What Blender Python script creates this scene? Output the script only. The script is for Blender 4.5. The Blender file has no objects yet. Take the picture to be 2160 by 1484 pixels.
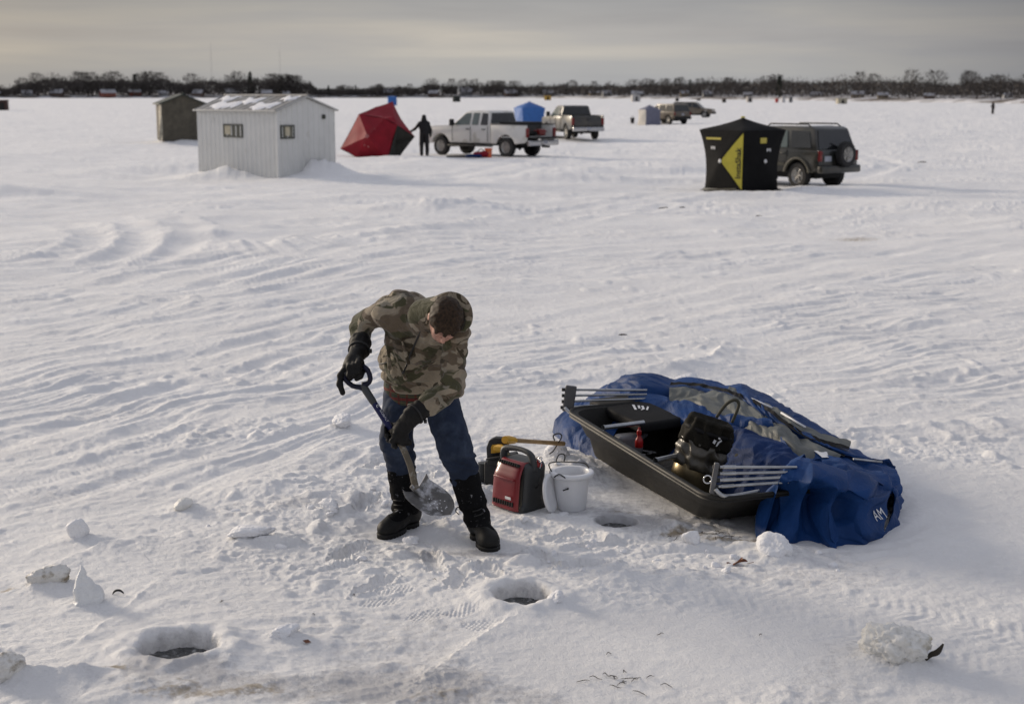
import bpy, bmesh, math, random
import numpy as np
from mathutils import Vector, Matrix, noise as mnoise
R = math.radians
scene = bpy.context.scene
COL = scene.collection
rnd = random.Random(7)

# ------------------------------------------------------------------ objects
def tag(o, label=None, cat=None, group=None, kind=None):
    if label: o['label'] = label
    if cat: o['category'] = cat
    if group: o['group'] = group
    if kind: o['kind'] = kind
    return o

def thing(name, label, cat, loc=(0, 0, 0), rotz=0.0, group=None):
    o = bpy.data.objects.new(name, None)
    o.empty_display_size = .1
    COL.objects.link(o)
    o.location = loc
    o.rotation_euler = (0, 0, rotz)
    return tag(o, label, cat, group)

def mk(name, vf, mat, parent=None, smooth=True, off=None, sharp=None, attr=None):
    """vf = (verts, faces) or list of them -> ONE linked mesh object"""
    if isinstance(vf, list): vf = join(*vf)
    v, f = vf[0], vf[1]
    v = np.asarray(v, dtype=np.float64).reshape(-1, 3)
    if off is not None: v = v - np.asarray(off)
    me = bpy.data.meshes.new(name)
    if isinstance(f, np.ndarray):
        n = len(f); k = f.shape[1]
        me.vertices.add(len(v)); me.vertices.foreach_set('co', v.astype(np.float32).ravel())
        me.loops.add(n * k); me.loops.foreach_set('vertex_index', f.astype(np.int32).ravel())
        me.polygons.add(n); me.polygons.foreach_set('loop_start', np.arange(0, n * k, k, dtype=np.int32))
        me.update(calc_edges=True); me.validate()
    else:
        me.from_pydata([tuple(p) for p in v], [], [list(q) for q in f]); me.update()
    if mat: me.materials.append(mat)
    if smooth:
        me.polygons.foreach_set('use_smooth', np.ones(len(me.polygons), dtype=bool))
        if sharp:
            me.set_sharp_from_angle(angle=R(sharp))
    if attr:
        for an, vals in attr.items():
            a = me.attributes.new(an, 'FLOAT', 'POINT'); a.data.foreach_set('value', np.asarray(vals, dtype=np.float32))
    o = bpy.data.objects.new(name, me)
    COL.objects.link(o)
    if parent: o.parent = parent
    return o

def join(*parts):
    V, F, n = [], [], 0
    for v, f in parts:
        v = [tuple(p) for p in v]
        V += v; F += [tuple(int(i) + n for i in q) for q in f]; n += len(v)
    return V, F

def xf(vf, loc=(0, 0, 0), rot=(0, 0, 0), sc=(1, 1, 1)):
    from mathutils import Euler
    m = Matrix.Translation(loc) @ Euler(rot).to_matrix().to_4x4() @ Matrix.Diagonal((*sc, 1))
    return [tuple(m @ Vector(p)) for p in vf[0]], vf[1]

def from_bm(bm):
    bm.verts.index_update()
    v = [tuple(p.co) for p in bm.verts]; f = [[w.index for w in q.verts] for q in bm.faces]
    bm.free(); return v, f

def box(c, s, bev=0.0, seg=2, rot=(0, 0, 0)):
    bm = bmesh.new(); bmesh.ops.create_cube(bm, size=1)
    bmesh.ops.scale(bm, vec=s, verts=bm.verts)
    if bev > 0:
        bmesh.ops.bevel(bm, geom=bm.edges[:], offset=bev, segments=seg, affect='EDGES', profile=.5)
    return xf(from_bm(bm), c, rot)

def frame_from(d):
    d = Vector(d).normalized()
    up = Vector((0, 0, 1)) if abs(d.z) < .95 else Vector((1, 0, 0))
    a = d.cross(up).normalized(); b = a.cross(d).normalized()
    return a, b

def catmull(P, n=8, closed=False):
    P = [np.array(p, dtype=float) for p in P]; out = []
    m = len(P); rng = range(m) if closed else range(m - 1)
    for i in rng:
        if closed: p0, p1, p2, p3 = P[(i - 1) % m], P[i], P[(i + 1) % m], P[(i + 2) % m]
        else: p0, p1, p2, p3 = P[max(i - 1, 0)], P[i], P[i + 1], P[min(i + 2, m - 1)]
        for k in range(n):
            t = k / n
            out.append(.5 * ((2 * p1) + (-p0 + p2) * t + (2 * p0 - 5 * p1 + 4 * p2 - p3) * t * t + (-p0 + 3 * p1 - 3 * p2 + p3) * t ** 3))
    if not closed: out.append(P[-1])
    return out

def tube(path, r, n=10, caps=True, curve=0):
    if curve: 
        if hasattr(r, '__len__'):
            r = [x[0] for x in catmull([(q,) for q in r], curve)]
        path = catmull(path, curve)
    P = [Vector(p) for p in path]
    rr = list(r) if hasattr(r, '__len__') else [r] * len(P)
    V, F = [], []
    a = None
    for i, p in enumerate(P):
        d = (P[min(i + 1, len(P) - 1)] - P[max(i - 1, 0)])
        if d.length < 1e-9: d = Vector((0, 0, 1))
        d.normalize()
        if a is None: a, b = frame_from(d)
        else:
            a = (a - d * a.dot(d)).normalized()
        b = d.cross(a)
        for k in range(n):
            t = 2 * math.pi * k / n
            V.append(tuple(p + (a * math.cos(t) + b * math.sin(t)) * rr[i]))
    for i in range(len(P) - 1):
        for k in range(n):
            k2 = (k + 1) % n
            F.append((i * n + k, i * n + k2, (i + 1) * n + k2, (i + 1) * n + k))
    if caps:
        F.append(tuple(range(n - 1, -1, -1))); F.append(tuple(range((len(P) - 1) * n, len(P) * n)))
    return V, F

def lathe(prof, n=28, c=(0, 0, 0)):
    """prof: list of (r,z)"""
    V, F = [], []
    for r, z in prof:
        for k in range(n):
            t = 2 * math.pi * k / n
            V.append((c[0] + r * math.cos(t), c[1] + r * math.sin(t), c[2] + z))
    for i in range(len(prof) - 1):
        for k in range(n):
            k2 = (k + 1) % n
            F.append((i * n + k, i * n + k2, (i + 1) * n + k2, (i + 1) * n + k))
    if prof[0][0] > 1e-6: F.append(tuple(range(n - 1, -1, -1)))
    if prof[-1][0] > 1e-6: F.append(tuple(range((len(prof) - 1) * n, len(prof) * n)))
    return V, F

def prism(outline, axis, a, b):
    """extrude a 2D outline (list of (u,v)) along axis 'x','y','z' from a to b"""
    n = len(outline)
    def P(u, v, w): return {'x': (w, u, v), 'y': (u, w, v), 'z': (u, v, w)}[axis]
    V = [P(u, v, a) for u, v in outline] + [P(u, v, b) for u, v in outline]
    F = [tuple(range(n - 1, -1, -1)), tuple(range(n, 2 * n))]
    F += [(i, (i + 1) % n, n + (i + 1) % n, n + i) for i in range(n)]
    return fixn((V, F))

def fixn(vf):
    bm = bmesh.new()
    vs = [bm.verts.new(p) for p in vf[0]]
    for f in vf[1]:
        try: bm.faces.new([vs[i] for i in f])
        except ValueError: pass
    bmesh.ops.recalc_face_normals(bm, faces=bm.faces[:])
    return from_bm(bm)

def bevelled(vf, off, seg=2, ang=25):
    bm = bmesh.new()
    vs = [bm.verts.new(p) for p in vf[0]]
    for f in vf[1]:
        try: bm.faces.new([vs[i] for i in f])
        except ValueError: pass
    bmesh.ops.recalc_face_normals(bm, faces=bm.faces[:])
    es = [e for e in bm.edges if len(e.link_faces) == 2 and e.calc_face_angle(0) > R(ang)]
    bmesh.ops.bevel(bm, geom=es, offset=off, segments=seg, affect='EDGES', profile=.5, clamp_overlap=True)
    return from_bm(bm)

def grid_surface(rows, closed=False):
    """rows: 2D list [i][j] of points"""
    n = len(rows[0]); V = [tuple(p) for r in rows for p in r]; F = []
    for i in range(len(rows) - 1):
        for j in range(n if closed else n - 1):
            j2 = (j + 1) % n
            F.append((i * n + j, i * n + j2, (i + 1) * n + j2, (i + 1) * n + j))
    return V, F

def text_mesh(s, size, thick=0.0, bold=0.0):
    cu = bpy.data.curves.new('txt', 'FONT'); cu.body = s; cu.size = size; cu.extrude = thick; cu.offset = bold
    cu.align_x = 'CENTER'; cu.align_y = 'CENTER'; cu.resolution_u = 3
    o = bpy.data.objects.new('txt', cu); COL.objects.link(o)
    dg = bpy.context.evaluated_depsgraph_get(); dg.update()
    me = bpy.data.meshes.new_from_object(o.evaluated_get(dg))
    v = [tuple(p.co) for p in me.vertices]; f = [tuple(p.vertices) for p in me.polygons]
    bpy.data.objects.remove(o); bpy.data.curves.remove(cu); bpy.data.meshes.remove(me)
    return v, f

def place(vf, origin, ex, ey, ez=None):
    ex = Vector(ex).normalized(); ey = Vector(ey); ey = (ey - ex * ey.dot(ex)).normalized()
    ez = ex.cross(ey); o = Vector(origin)
    return [tuple(o + ex * p[0] + ey * p[1] + ez * p[2]) for p in vf[0]], vf[1]

def copy_tree(o, parent=None):
    c = o.copy(); COL.objects.link(c)
    if parent: c.parent = parent
    for ch in list(o.children): copy_tree(ch, c)
    return c

# ------------------------------------------------------------------ noise
def _h(ix, iy, iz, seed):
    h = (ix.astype(np.int64) * 374761393 + iy.astype(np.int64) * 668265263 + iz * 2147483647 + seed * 974634777) & 0xFFFFFFFF
    h = ((h ^ (h >> 13)) * 1274126177) & 0xFFFFFFFF
    h = ((h ^ (h >> 16)) * 2246822519) & 0xFFFFFFFF
    return (h ^ (h >> 15)) & 0xFFFFFFFF

def n2(x, y, seed=0):
    x = np.asarray(x, dtype=float); y = np.asarray(y, dtype=float)
    xi = np.floor(x); yi = np.floor(y); fx = x - xi; fy = y - yi
    ux = fx ** 3 * (fx * (fx * 6 - 15) + 10); uy = fy ** 3 * (fy * (fy * 6 - 15) + 10)
    def g(dx, dy):
        a = _h(xi + dx, yi + dy, 0, seed) * (2 * math.pi / 4294967296.0)
        return np.cos(a) * (fx - dx) + np.sin(a) * (fy - dy)
    a = g(0, 0); b = g(1, 0); c = g(0, 1); d = g(1, 1)
    return 1.5 * ((a + (b - a) * ux) + ((c + (d - c) * ux) - (a + (b - a) * ux)) * uy)

def fbm2(x, y, seed=0, o=3, g=.5):
    s = 0; a = 1
    for i in range(o):
        s = s + a * n2(x * 2 ** i, y * 2 ** i, seed + 17 * i); a *= g
    return s

def n3(x, y, z, seed=0):
    xi = np.floor(x); yi = np.floor(y); zi = np.floor(z); fx = x - xi; fy = y - yi; fz = z - zi
    ux = fx * fx * (3 - 2 * fx); uy = fy * fy * (3 - 2 * fy); uz = fz * fz * (3 - 2 * fz)
    def g(dx, dy, dz): return _h(xi + dx, yi + dy, (zi + dz).astype(np.int64), seed) * (2 / 4294967296.0) - 1
    def L(a, b, t): return a + (b - a) * t
    return L(L(L(g(0, 0, 0), g(1, 0, 0), ux), L(g(0, 1, 0), g(1, 1, 0), ux), uy), L(L(g(0, 0, 1), g(1, 0, 1), ux), L(g(0, 1, 1), g(1, 1, 1), ux), uy), uz)

def sstep(a, b, x):
    t = np.clip((x - a) / (b - a), 0, 1); return t * t * (3 - 2 * t)

# ------------------------------------------------------------------ implicit surfaces
def smin(a, b, k):
    h = np.clip(.5 + .5 * (b - a) / k, 0, 1)
    return b + (a - b) * h - k * h * (1 - h)
def smax(a, b, k): return -smin(-a, -b, k)

def cone(P, a, b, ra, rb):
    a = np.array(a, float); b = np.array(b, float); ba = b - a; l2 = ba @ ba
    t = np.clip(((P[0] - a[0]) * ba[0] + (P[1] - a[1]) * ba[1] + (P[2] - a[2]) * ba[2]) / l2, 0, 1)
    d = np.sqrt((P[0] - a[0] - ba[0] * t) ** 2 + (P[1] - a[1] - ba[1] * t) ** 2 + (P[2] - a[2] - ba[2] * t) ** 2)
    return d - (ra + (rb - ra) * t)

def ell(P, c, r, ax=None):
    q = [P[i] - c[i] for i in range(3)]
    if ax is not None:
        q = [q[0] * e[0] + q[1] * e[1] + q[2] * e[2] for e in ax]
    k0 = np.sqrt((q[0] / r[0]) ** 2 + (q[1] / r[1]) ** 2 + (q[2] / r[2]) ** 2)
    k1 = np.sqrt((q[0] / r[0] ** 2) ** 2 + (q[1] / r[1] ** 2) ** 2 + (q[2] / r[2] ** 2) ** 2)
    return k0 * (k0 - 1) / np.maximum(k1, 1e-6)

def rbox(P, c, s, r, ax=None):
    q = [P[i] - c[i] for i in range(3)]
    if ax is not None: q = [q[0] * e[0] + q[1] * e[1] + q[2] * e[2] for e in ax]
    q = [np.abs(q[i]) - s[i] + r for i in range(3)]
    return np.sqrt(sum(np.maximum(t, 0) ** 2 for t in q)) + np.minimum(np.maximum(np.maximum(q[0], q[1]), q[2]), 0) - r

def plane(P, p, n):
    n = np.array(n, float); n /= np.linalg.norm(n)
    return (P[0] - p[0]) * n[0] + (P[1] - p[1]) * n[1] + (P[2] - p[2]) * n[2]

def sdf_mesh(f, lo, hi, h):
    """naive surface nets -> (verts, quads)"""
    nx, ny, nz = [int(math.ceil((hi[i] - lo[i]) / h)) + 1 for i in range(3)]
    gx = lo[0] + h * np.arange(nx); gy = lo[1] + h * np.arange(ny); gz = lo[2] + h * np.arange(nz)
    D = np.empty((nx, ny, nz), dtype=np.float32)
    st = max(1, int(400000 / (ny * nz)))
    for i in range(0, nx, st):
        X, Y, Z = np.meshgrid(gx[i:i + st], gy, gz, indexing='ij')
        D[i:i + st] = f((X, Y, Z))
    S = D < 0
    cnt = np.zeros((nx - 1, ny - 1, nz - 1), dtype=np.int8)
    for a in (0, 1):
        for b in (0, 1):
            for c in (0, 1):
                cnt += S[a:nx - 1 + a, b:ny - 1 + b, c:nz - 1 + c]
    act = np.argwhere((cnt > 0) & (cnt < 8))
    idx = -np.ones((nx - 1, ny - 1, nz - 1), dtype=np.int64); idx[act[:, 0], act[:, 1], act[:, 2]] = np.arange(len(act))
    acc = np.zeros((len(act), 3)); w = np.zeros(len(act))
    for ax in range(3):
        o = [i for i in range(3) if i != ax]
        for a in (0, 1):
            for b in (0, 1):
                c0 = act.copy(); c0[:, o[0]] += a; c0[:, o[1]] += b
                c1 = c0.copy(); c1[:, ax] += 1
                d0 = D[c0[:, 0], c0[:, 1], c0[:, 2]]; d1 = D[c1[:, 0], c1[:, 1], c1[:, 2]]
                m = (d0 < 0) != (d1 < 0)
                t = np.where(m, d0 / np.where(m, d0 - d1, 1), 0)
                p = c0.astype(float); p[:, ax] += t
                acc[m] += p[m]; w[m] += 1
    V = acc / w[:, None] * h + np.array(lo)
    Q = []
    for ax in range(3):
        o = [(ax + 1) % 3, (ax + 2) % 3]
        sl0 = [slice(None)] * 3; sl1 = [slice(None)] * 3
        sl0[ax] = slice(0, -1); sl1[ax] = slice(1, None)
        s0 = S[tuple(sl0)]; s1 = S[tuple(sl1)]
        e = np.argwhere(s0 != s1)
        ok = (e[:, o[0]] > 0) & (e[:, o[1]] > 0) & (e[:, o[0]] < D.shape[o[0]] - 1) & (e[:, o[1]] < D.shape[o[1]] - 1)
        e = e[ok]
        if not len(e): continue
        flip = s0[e[:, 0], e[:, 1], e[:, 2]]
        def cell(a, b):
            c = e.copy(); c[:, o[0]] -= a; c[:, o[1]] -= b
            return idx[c[:, 0], c[:, 1], c[:, 2]]
        q = np.stack([cell(1, 1), cell(0, 1), cell(0, 0), cell(1, 0)], 1)
        q[~flip] = q[~flip][:, ::-1]
        Q.append(q)
    Q = np.concatenate(Q); Q = Q[(Q >= 0).all(1)]
    return V, Q

# ------------------------------------------------------------------ materials
def newmat(name):
    m = bpy.data.materials.new(name); m.use_nodes = True
    nt = m.node_tree; b = nt.nodes['Principled BSDF']
    return m, nt, b

def N(nt, t, **kw):
    n = nt.nodes.new(t)
    for k, v in kw.items():
        if k in n.inputs: n.inputs[k].default_value = v
        else: setattr(n, k, v)
    return n

def mat(name, col, rough=.6, metal=0.0, spec=.5, var=0.25, vscale=6.0, bump=0.0, bscale=40.0, coat=0.0, dirt=None, dscale=3.0, dthr=.5, rvar=0.0):
    """principled with noise-varied colour, optional bump, optional second (dirt) colour in blotches"""
    m, nt, b = newmat(name)
    tc = N(nt, 'ShaderNodeTexCoord')
    no = N(nt, 'ShaderNodeTexNoise', Scale=vscale, Detail=5.0, Roughness=.6)
    nt.links.new(tc.outputs['Object'], no.inputs['Vector'])
    r = N(nt, 'ShaderNodeValToRGB')
    r.color_ramp.elements[0].position = .3; r.color_ramp.elements[1].position = .7
    c = np.array(col[:3]); a = np.clip(c * (1 - var), 0, 1); z = np.clip(c * (1 + var), 0, 1)
    r.color_ramp.elements[0].color = (*a, 1); r.color_ramp.elements[1].color = (*z, 1)
    nt.links.new(no.outputs['Fac'], r.inputs['Fac'])
    out = r.outputs['Color']
    if dirt is not None:
        n3_ = N(nt, 'ShaderNodeTexNoise', Scale=dscale, Detail=8.0, Roughness=.65)
        nt.links.new(tc.outputs['Object'], n3_.inputs['Vector'])
        r2 = N(nt, 'ShaderNodeValToRGB'); r2.color_ramp.elements[0].position = dthr - .06; r2.color_ramp.elements[1].position = dthr + .06
        nt.links.new(n3_.outputs['Fac'], r2.inputs['Fac'])
        mx = N(nt, 'ShaderNodeMix', data_type='RGBA'); nt.links.new(r2.outputs['Color'], mx.inputs[0])
        nt.links.new(out, mx.inputs[6]); mx.inputs[7].default_value = (*dirt, 1)
        out = mx.outputs[2]
    nt.links.new(out, b.inputs['Base Color'])
    b.inputs['Roughness'].default_value = rough; b.inputs['Metallic'].default_value = metal
    b.inputs['Specular IOR Level'].default_value = spec; b.inputs['Coat Weight'].default_value = coat
    if rvar:
        mr = N(nt, 'ShaderNodeMapRange'); mr.inputs[3].default_value = max(rough - rvar, .02); mr.inputs[4].default_value = min(rough + rvar, 1)
        nt.links.new(no.outputs['Fac'], mr.inputs[0]); nt.links.new(mr.outputs[0], b.inputs['Roughness'])
    if bump:
        n2_ = N(nt, 'ShaderNodeTexNoise', Scale=bscale, Detail=4.0, Roughness=.6)
        nt.links.new(tc.outputs['Object'], n2_.inputs['Vector'])
        bp = N(nt, 'ShaderNodeBump', Strength=1.0, Distance=bump)
        nt.links.new(n2_.outputs['Fac'], bp.inputs['Height']); nt.links.new(bp.outputs['Normal'], b.inputs['Normal'])
    return m
# ------------------------------------------------------------------ camera, sky, sun
CAM_H, CAM_PITCH = 2.65, 10.2595
cam_d = bpy.data.cameras.new('camera'); cam = bpy.data.objects.new('camera', cam_d); COL.objects.link(cam)
cam.location = (0, 0, CAM_H); cam.rotation_euler = (R(90 - CAM_PITCH), 0, 0)
cam_d.sensor_width = 36; cam_d.lens = 50; cam_d.clip_end = 6000; cam_d.clip_start = .1
cam_d.dof.use_dof = True; cam_d.dof.focus_distance = 8.5; cam_d.dof.aperture_fstop = 3.1
scene.camera = cam

SUN_EL, SUN_AZ = 15.0, 52.0         # azimuth: degrees left of the view direction (+Y)
sd = Vector((-math.sin(R(SUN_AZ)) * math.cos(R(SUN_EL)), math.cos(R(SUN_AZ)) * math.cos(R(SUN_EL)), math.sin(R(SUN_EL))))
sun_d = bpy.data.lights.new('sun', 'SUN'); sun = bpy.data.objects.new('sun', sun_d); COL.objects.link(sun)
sun.rotation_euler = (-sd).to_track_quat('-Z', 'Y').to_euler()
sun_d.energy = 2.8; sun_d.angle = R(14); sun_d.color = (1.0, .86, .69)

w = bpy.data.worlds.new('World'); scene.world = w; w.use_nodes = True
nt = w.node_tree; bg = nt.nodes['Background']; bg.inputs['Strength'].default_value = .1
sky = N(nt, 'ShaderNodeTexSky', sky_type='NISHITA', sun_disc=False)
sky.sun_elevation = R(SUN_EL); sky.sun_rotation = R(-SUN_AZ); sky.air_density = 1.0; sky.dust_density = 3.0
tc = N(nt, 'ShaderNodeTexCoord'); sep = N(nt, 'ShaderNodeSeparateXYZ'); nt.links.new(tc.outputs['Generated'], sep.inputs[0])
def ramp(fac, stops):
    r = N(nt, 'ShaderNodeValToRGB'); els = r.color_ramp.elements
    while len(els) < len(stops): els.new(.5)
    for e, (p, c) in zip(els, stops):
        e.position = p; e.color = (*c, 1)
    nt.links.new(fac, r.inputs[0]); return r.outputs[0]
# overcast deck: brightness by height above the horizon (colours are radiance / 1.0 before the x10 below)
el = N(nt, 'ShaderNodeMapRange'); nt.links.new(sep.outputs[2], el.inputs[0]); el.inputs[1].default_value = 0; el.inputs[2].default_value = .5
deck = ramp(el.outputs[0], [(0, (.42, .43, .45)), (.03, (.44, .445, .455)), (.08, (.46, .45, .445)), (.13, (.36, .365, .38)), (.35, (.47, .48, .52)), (1, (.57, .59, .665))])
# long flat cloud bands
mp = N(nt, 'ShaderNodeMapping'); mp.inputs['Scale'].default_value = (2.2, 2.2, 26); nt.links.new(tc.outputs['Generated'], mp.inputs[0])
mp.inputs['Location'].default_value = (.35, 3.1, .2)
mp.inputs['Rotation'].default_value = (0, R(1.2), 0)
cn = N(nt, 'ShaderNodeTexNoise', Scale=1.7, Detail=6.0, Roughness=.52, Distortion=.35); nt.links.new(mp.outputs[0], cn.inputs['Vector'])
band = ramp(cn.outputs['Fac'], [(.30, (.87, .87, .89)), (.48, (.98, .98, .985)), (.60, (1.08, 1.06, 1.02)), (.74, (1.24, 1.19, 1.10))])
mul = N(nt, 'ShaderNodeMix', data_type='RGBA', blend_type='MULTIPLY'); mul.inputs[0].default_value = 1
nt.links.new(deck, mul.inputs[6]); nt.links.new(band, mul.inputs[7])
# brighter, warmer toward the hidden sun
dt = N(nt, 'ShaderNodeVectorMath', operation='DOT_PRODUCT'); nt.links.new(tc.outputs['Generated'], dt.inputs[0]); dt.inputs[1].default_value = sd
gl = ramp(dt.outputs['Value'], [(0, (.86, .87, .90)), (.55, (.95, .95, .96)), (.8, (1.04, 1.02, .98)), (.93, (1.4, 1.3, 1.15)), (1, (2.4, 2.1, 1.7))])
mul2 = N(nt, 'ShaderNodeMix', data_type='RGBA', blend_type='MULTIPLY'); mul2.inputs[0].default_value = 1
nt.links.new(mul.outputs[2], mul2.inputs[6]); nt.links.new(gl, mul2.inputs[7])
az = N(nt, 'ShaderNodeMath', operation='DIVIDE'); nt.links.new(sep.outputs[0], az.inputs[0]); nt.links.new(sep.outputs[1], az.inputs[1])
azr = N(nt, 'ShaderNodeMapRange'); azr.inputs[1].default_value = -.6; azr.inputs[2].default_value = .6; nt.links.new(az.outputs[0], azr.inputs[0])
side_dim = ramp(azr.outputs[0], [(0, (.95, .95, .95)), (.18, (.74, .74, .74)), (.38, (.92, .92, .92)), (.53, (1.04, 1.03, 1.0)), (.66, (.97, .96, .94)), (.82, (.62, .62, .63)), (1, (.85, .85, .88))])  # sky colour dimmed toward both sides, imitating lens falloff
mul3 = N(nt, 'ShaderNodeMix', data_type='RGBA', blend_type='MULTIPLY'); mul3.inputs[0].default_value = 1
nt.links.new(mul2.outputs[2], mul3.inputs[6]); nt.links.new(side_dim, mul3.inputs[7]); mul2 = mul3
x10 = N(nt, 'ShaderNodeVectorMath', operation='SCALE'); x10.inputs['Scale'].default_value = 10.0; nt.links.new(mul2.outputs[2], x10.inputs[0])
mixs = N(nt, 'ShaderNodeMix', data_type='RGBA'); mixs.inputs[0].default_value = .93
nt.links.new(sky.outputs[0], mixs.inputs[6]); nt.links.new(x10.outputs[0], mixs.inputs[7])
nt.links.new(mixs.outputs[2], bg.inputs['Color'])

vs = scene.view_settings; vs.view_transform = 'Standard'; vs.look = 'None'; vs.exposure = 0.03; vs.gamma = 1
scene.cycles.max_bounces = 6; scene.cycles.diffuse_bounces = 3; scene.cycles.glossy_bounces = 3
scene.cycles.transmission_bounces = 4; scene.cycles.transparent_max_bounces = 8
scene.cycles.caustics_reflective = False; scene.cycles.caustics_refractive = False
# ------------------------------------------------------------------ snow covered ice
HOLES = [(0.05, 7.14, .138, .05), (-1.60, 6.46, .160, .045), (0.655, 8.60, .115, .012)]      # x, y, radius, rim height
RUTS = [  # (points, spacing of the pair, width, depth, tread)
 ([(-5.8, 15.91), (-4.21, 17.33), (-2.28, 20.0)], 1.0, .20, .05, 0), ([(-4.84, 13.18), (-3.62, 14.84), (-2.22, 17.33)], .9, .18, .045, 0),
 ([(-4.27, 11.58), (-3.19, 13.41), (-1.98, 16.24)], .8, .16, .045, 0), ([(-3.75, 10.1), (-3.06, 11.49), (-2.31, 13.07), (-1.81, 14.84)], .7, .14, .045, 0),
 ([(-3.38, 9.06), (-2.99, 9.64), (-2.64, 10.24), (-2.31, 10.53)], .45, .14, .03, .05),
 ([(-8.06, 22.26), (-7.49, 23.05), (-7.51, 25.1), (-8.24, 27.73), (-9.71, 30.04)], 0, .30, .10, 0),
 ([(-7.33, 20.79), (-6.57, 22.26), (-6.63, 25.1), (-7.44, 28.23), (-8.61, 30.39)], 0, .28, .10, 0),
 ([(-6.79, 21.07), (-5.84, 23.25), (-5.94, 26.35), (-6.52, 28.74), (-7.58, 30.74)], 0, .30, .10, 0),
 ([(-12.07, 33.59), (-9.09, 35.06), (-4.25, 33.59), (-0.89, 33.59)], 1.6, .3, .08, 0),
 ([(-5.72, 17.33), (-4.33, 22.26), (-2.86, 26.8), (-0.77, 28.74)], 1.5, .25, .06, 0), ([(-4.28, 16.24), (-3.15, 19.5), (-1.38, 22.91), (1.97, 26.8)], 1.5, .22, .05, 0),
 ([(-.5, 12.6), (0.0, 14.7), (1.91, 17.73), (5.37, 22.26), (9.35, 25.92)], 1.2, .2, .03, 0), ([(0.82, 14.16), (2.85, 16.24), (7.25, 20.0)], 1.0, .2, .03, 0),
 ([(0.19, 28.74), (2.46, 33.59), (5.06, 38.07)], 1.5, .25, .05, 0), ([(2.87, 13.65), (4.16, 14.98), (6.05, 16.59)], .9, .16, .03, 0),
 ([(0.75, 7.20), (1.36, 6.95), (1.89, 6.55), (2.34, 6.14)], .0, .16, .012, .065), ([(1.0, 7.5), (1.6, 7.3), (2.2, 6.9), (2.8, 6.4)], .0, .15, .012, .065),
 ([(-3.2, 62.5), (0, 60), (8, 56), (22, 50)], 1.7, .4, .10, 0), ([(8.5, 44), (12, 50), (15, 62), (14, 100)], 1.6, .4, .10, 0), ([(-16, 42), (-9, 41.5), (-2, 46), (2, 60)], 1.6, .4, .08, 0)]
LIPS = [([(-0.52, 5.9), (-0.27, 6.4), (-0.09, 6.7), (0.07, 6.92), (0.28, 7.13), (0.54, 7.41), (0.9, 7.55), (1.4, 7.62)], .055, .30, .035),
 ([(-3.2, 7.0), (-2.79, 7.41), (-2.6, 7.68), (-2.27, 8.15), (-1.7, 8.15)], .045, .22, .04), ([(-2.3, 6.0), (-2.05, 6.11), (-1.84, 6.14), (-1.57, 5.98)], .05, .2, .05),
 ([(-2.12, 6.4), (-2.01, 6.91), (-1.93, 7.52)], .020, .25, .015), ([(-1.75, 8.55), (-1.57, 8.73), (-1.38, 9.06), (-1.01, 9.17)], .03, .2, .04),
 ([(.3, 9.9), (.55, 9.55), (.8, 9.1), (1.0, 8.55), (1.3, 8.25), (1.9, 8.02), (2.4, 8.05)], .035, .12, .08), ([(-6, 24.5), (-3, 26), (0, 31)], .10, 1.0, .2), ([(1.2, 13.2), (1.9, 13.9), (2.3, 15)], .09, .35, .12),
 ([(-1, 12.2), (-.2, 13.1), (.5, 13.5)], .05, .3, .1), ([(2.2, 10.6), (3.2, 11.2), (4.4, 11.4)], .06, .3, .1)]
MOUNDS = [(-1.7, 32.5, 1.5, 1.3, .28), (1.6, 45, 3, 1.2, .25), (4.0, 50, 3.5, 1.2, .22), (-9.3, 46.0, 1.4, .5, .20), (-6.2, 45.9, .9, .55, .34), (-10.9, 48, .8, .8, .15), (1.2, 13.6, .6, .4, .09), (-15, 38, 4, 1.5, .3), (-11, 52, 3, 1.5, .3),
 (-17.6, 76.5, 1.6, .8, .35), (2.2, 10.9, .3, .2, .05), (.98, 7.83, .1, .06, .0), (1.0, 11.9, .4, .25, .08), (-1.2, 10.3, .4, .25, .05), (-1.6, 9.3, .35, .2, .05), (.45, 9.6, .25, .18, .06), (6, 37.6, 1.6, .5, .10)]
FLAT = [(-.70, 8.40, .22), (-.17, 8.15, .22), (.03, 8.98, .2), (.38, 8.88, .14), (-.05, 9.5, .15), (1.1, 9.3, .55), (1.9, 8.6, .5), (1.7, 9.8, .5), (6.3, 39.9, 1.3), (9, 42.5, 1.6), (-1, 63, 2.6), (-8, 47.5, 2.0), (-5.3, 61.5, 1.5), (-3.84, 63.2, .4)]

PRINTS = [(-.95, 7.95, 1.2), (-.45, 7.78, 1.75), (-.30, 7.50, 1.4), (-.95, 8.95, 1.3), (-.45, 8.72, 1.0), (-.30, 9.15, 1.6), (.30, 8.30, .5), (.18, 7.85, 2.0), (-.75, 7.40, 1.0), (.55, 8.15, .2),
 (-.62, 9.55, 1.35), (-1.0, 9.9, 1.2), (-.15, 9.9, 1.7), (-.12, 7.62, 1.9), (.42, 7.75, .3)]
for q in range(9):
    a_ = -.2 + q * .52; MOUNDS.append((-7.32 - .766 * a_ - .643 * .30, 44.88 + .643 * a_ - .766 * .30, .50, .42, (.05, .02, .04, .09, .05, .10, .08, .12, .09)[q]))
for q in range(6):
    a_ = .1 + q * .5; MOUNDS.append((-7.32 + .643 * a_ + .766 * .28, 44.88 + .766 * a_ - .643 * .28, .5, .42, (.02, .05, .10, .15, .14, .08)[q]))
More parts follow.
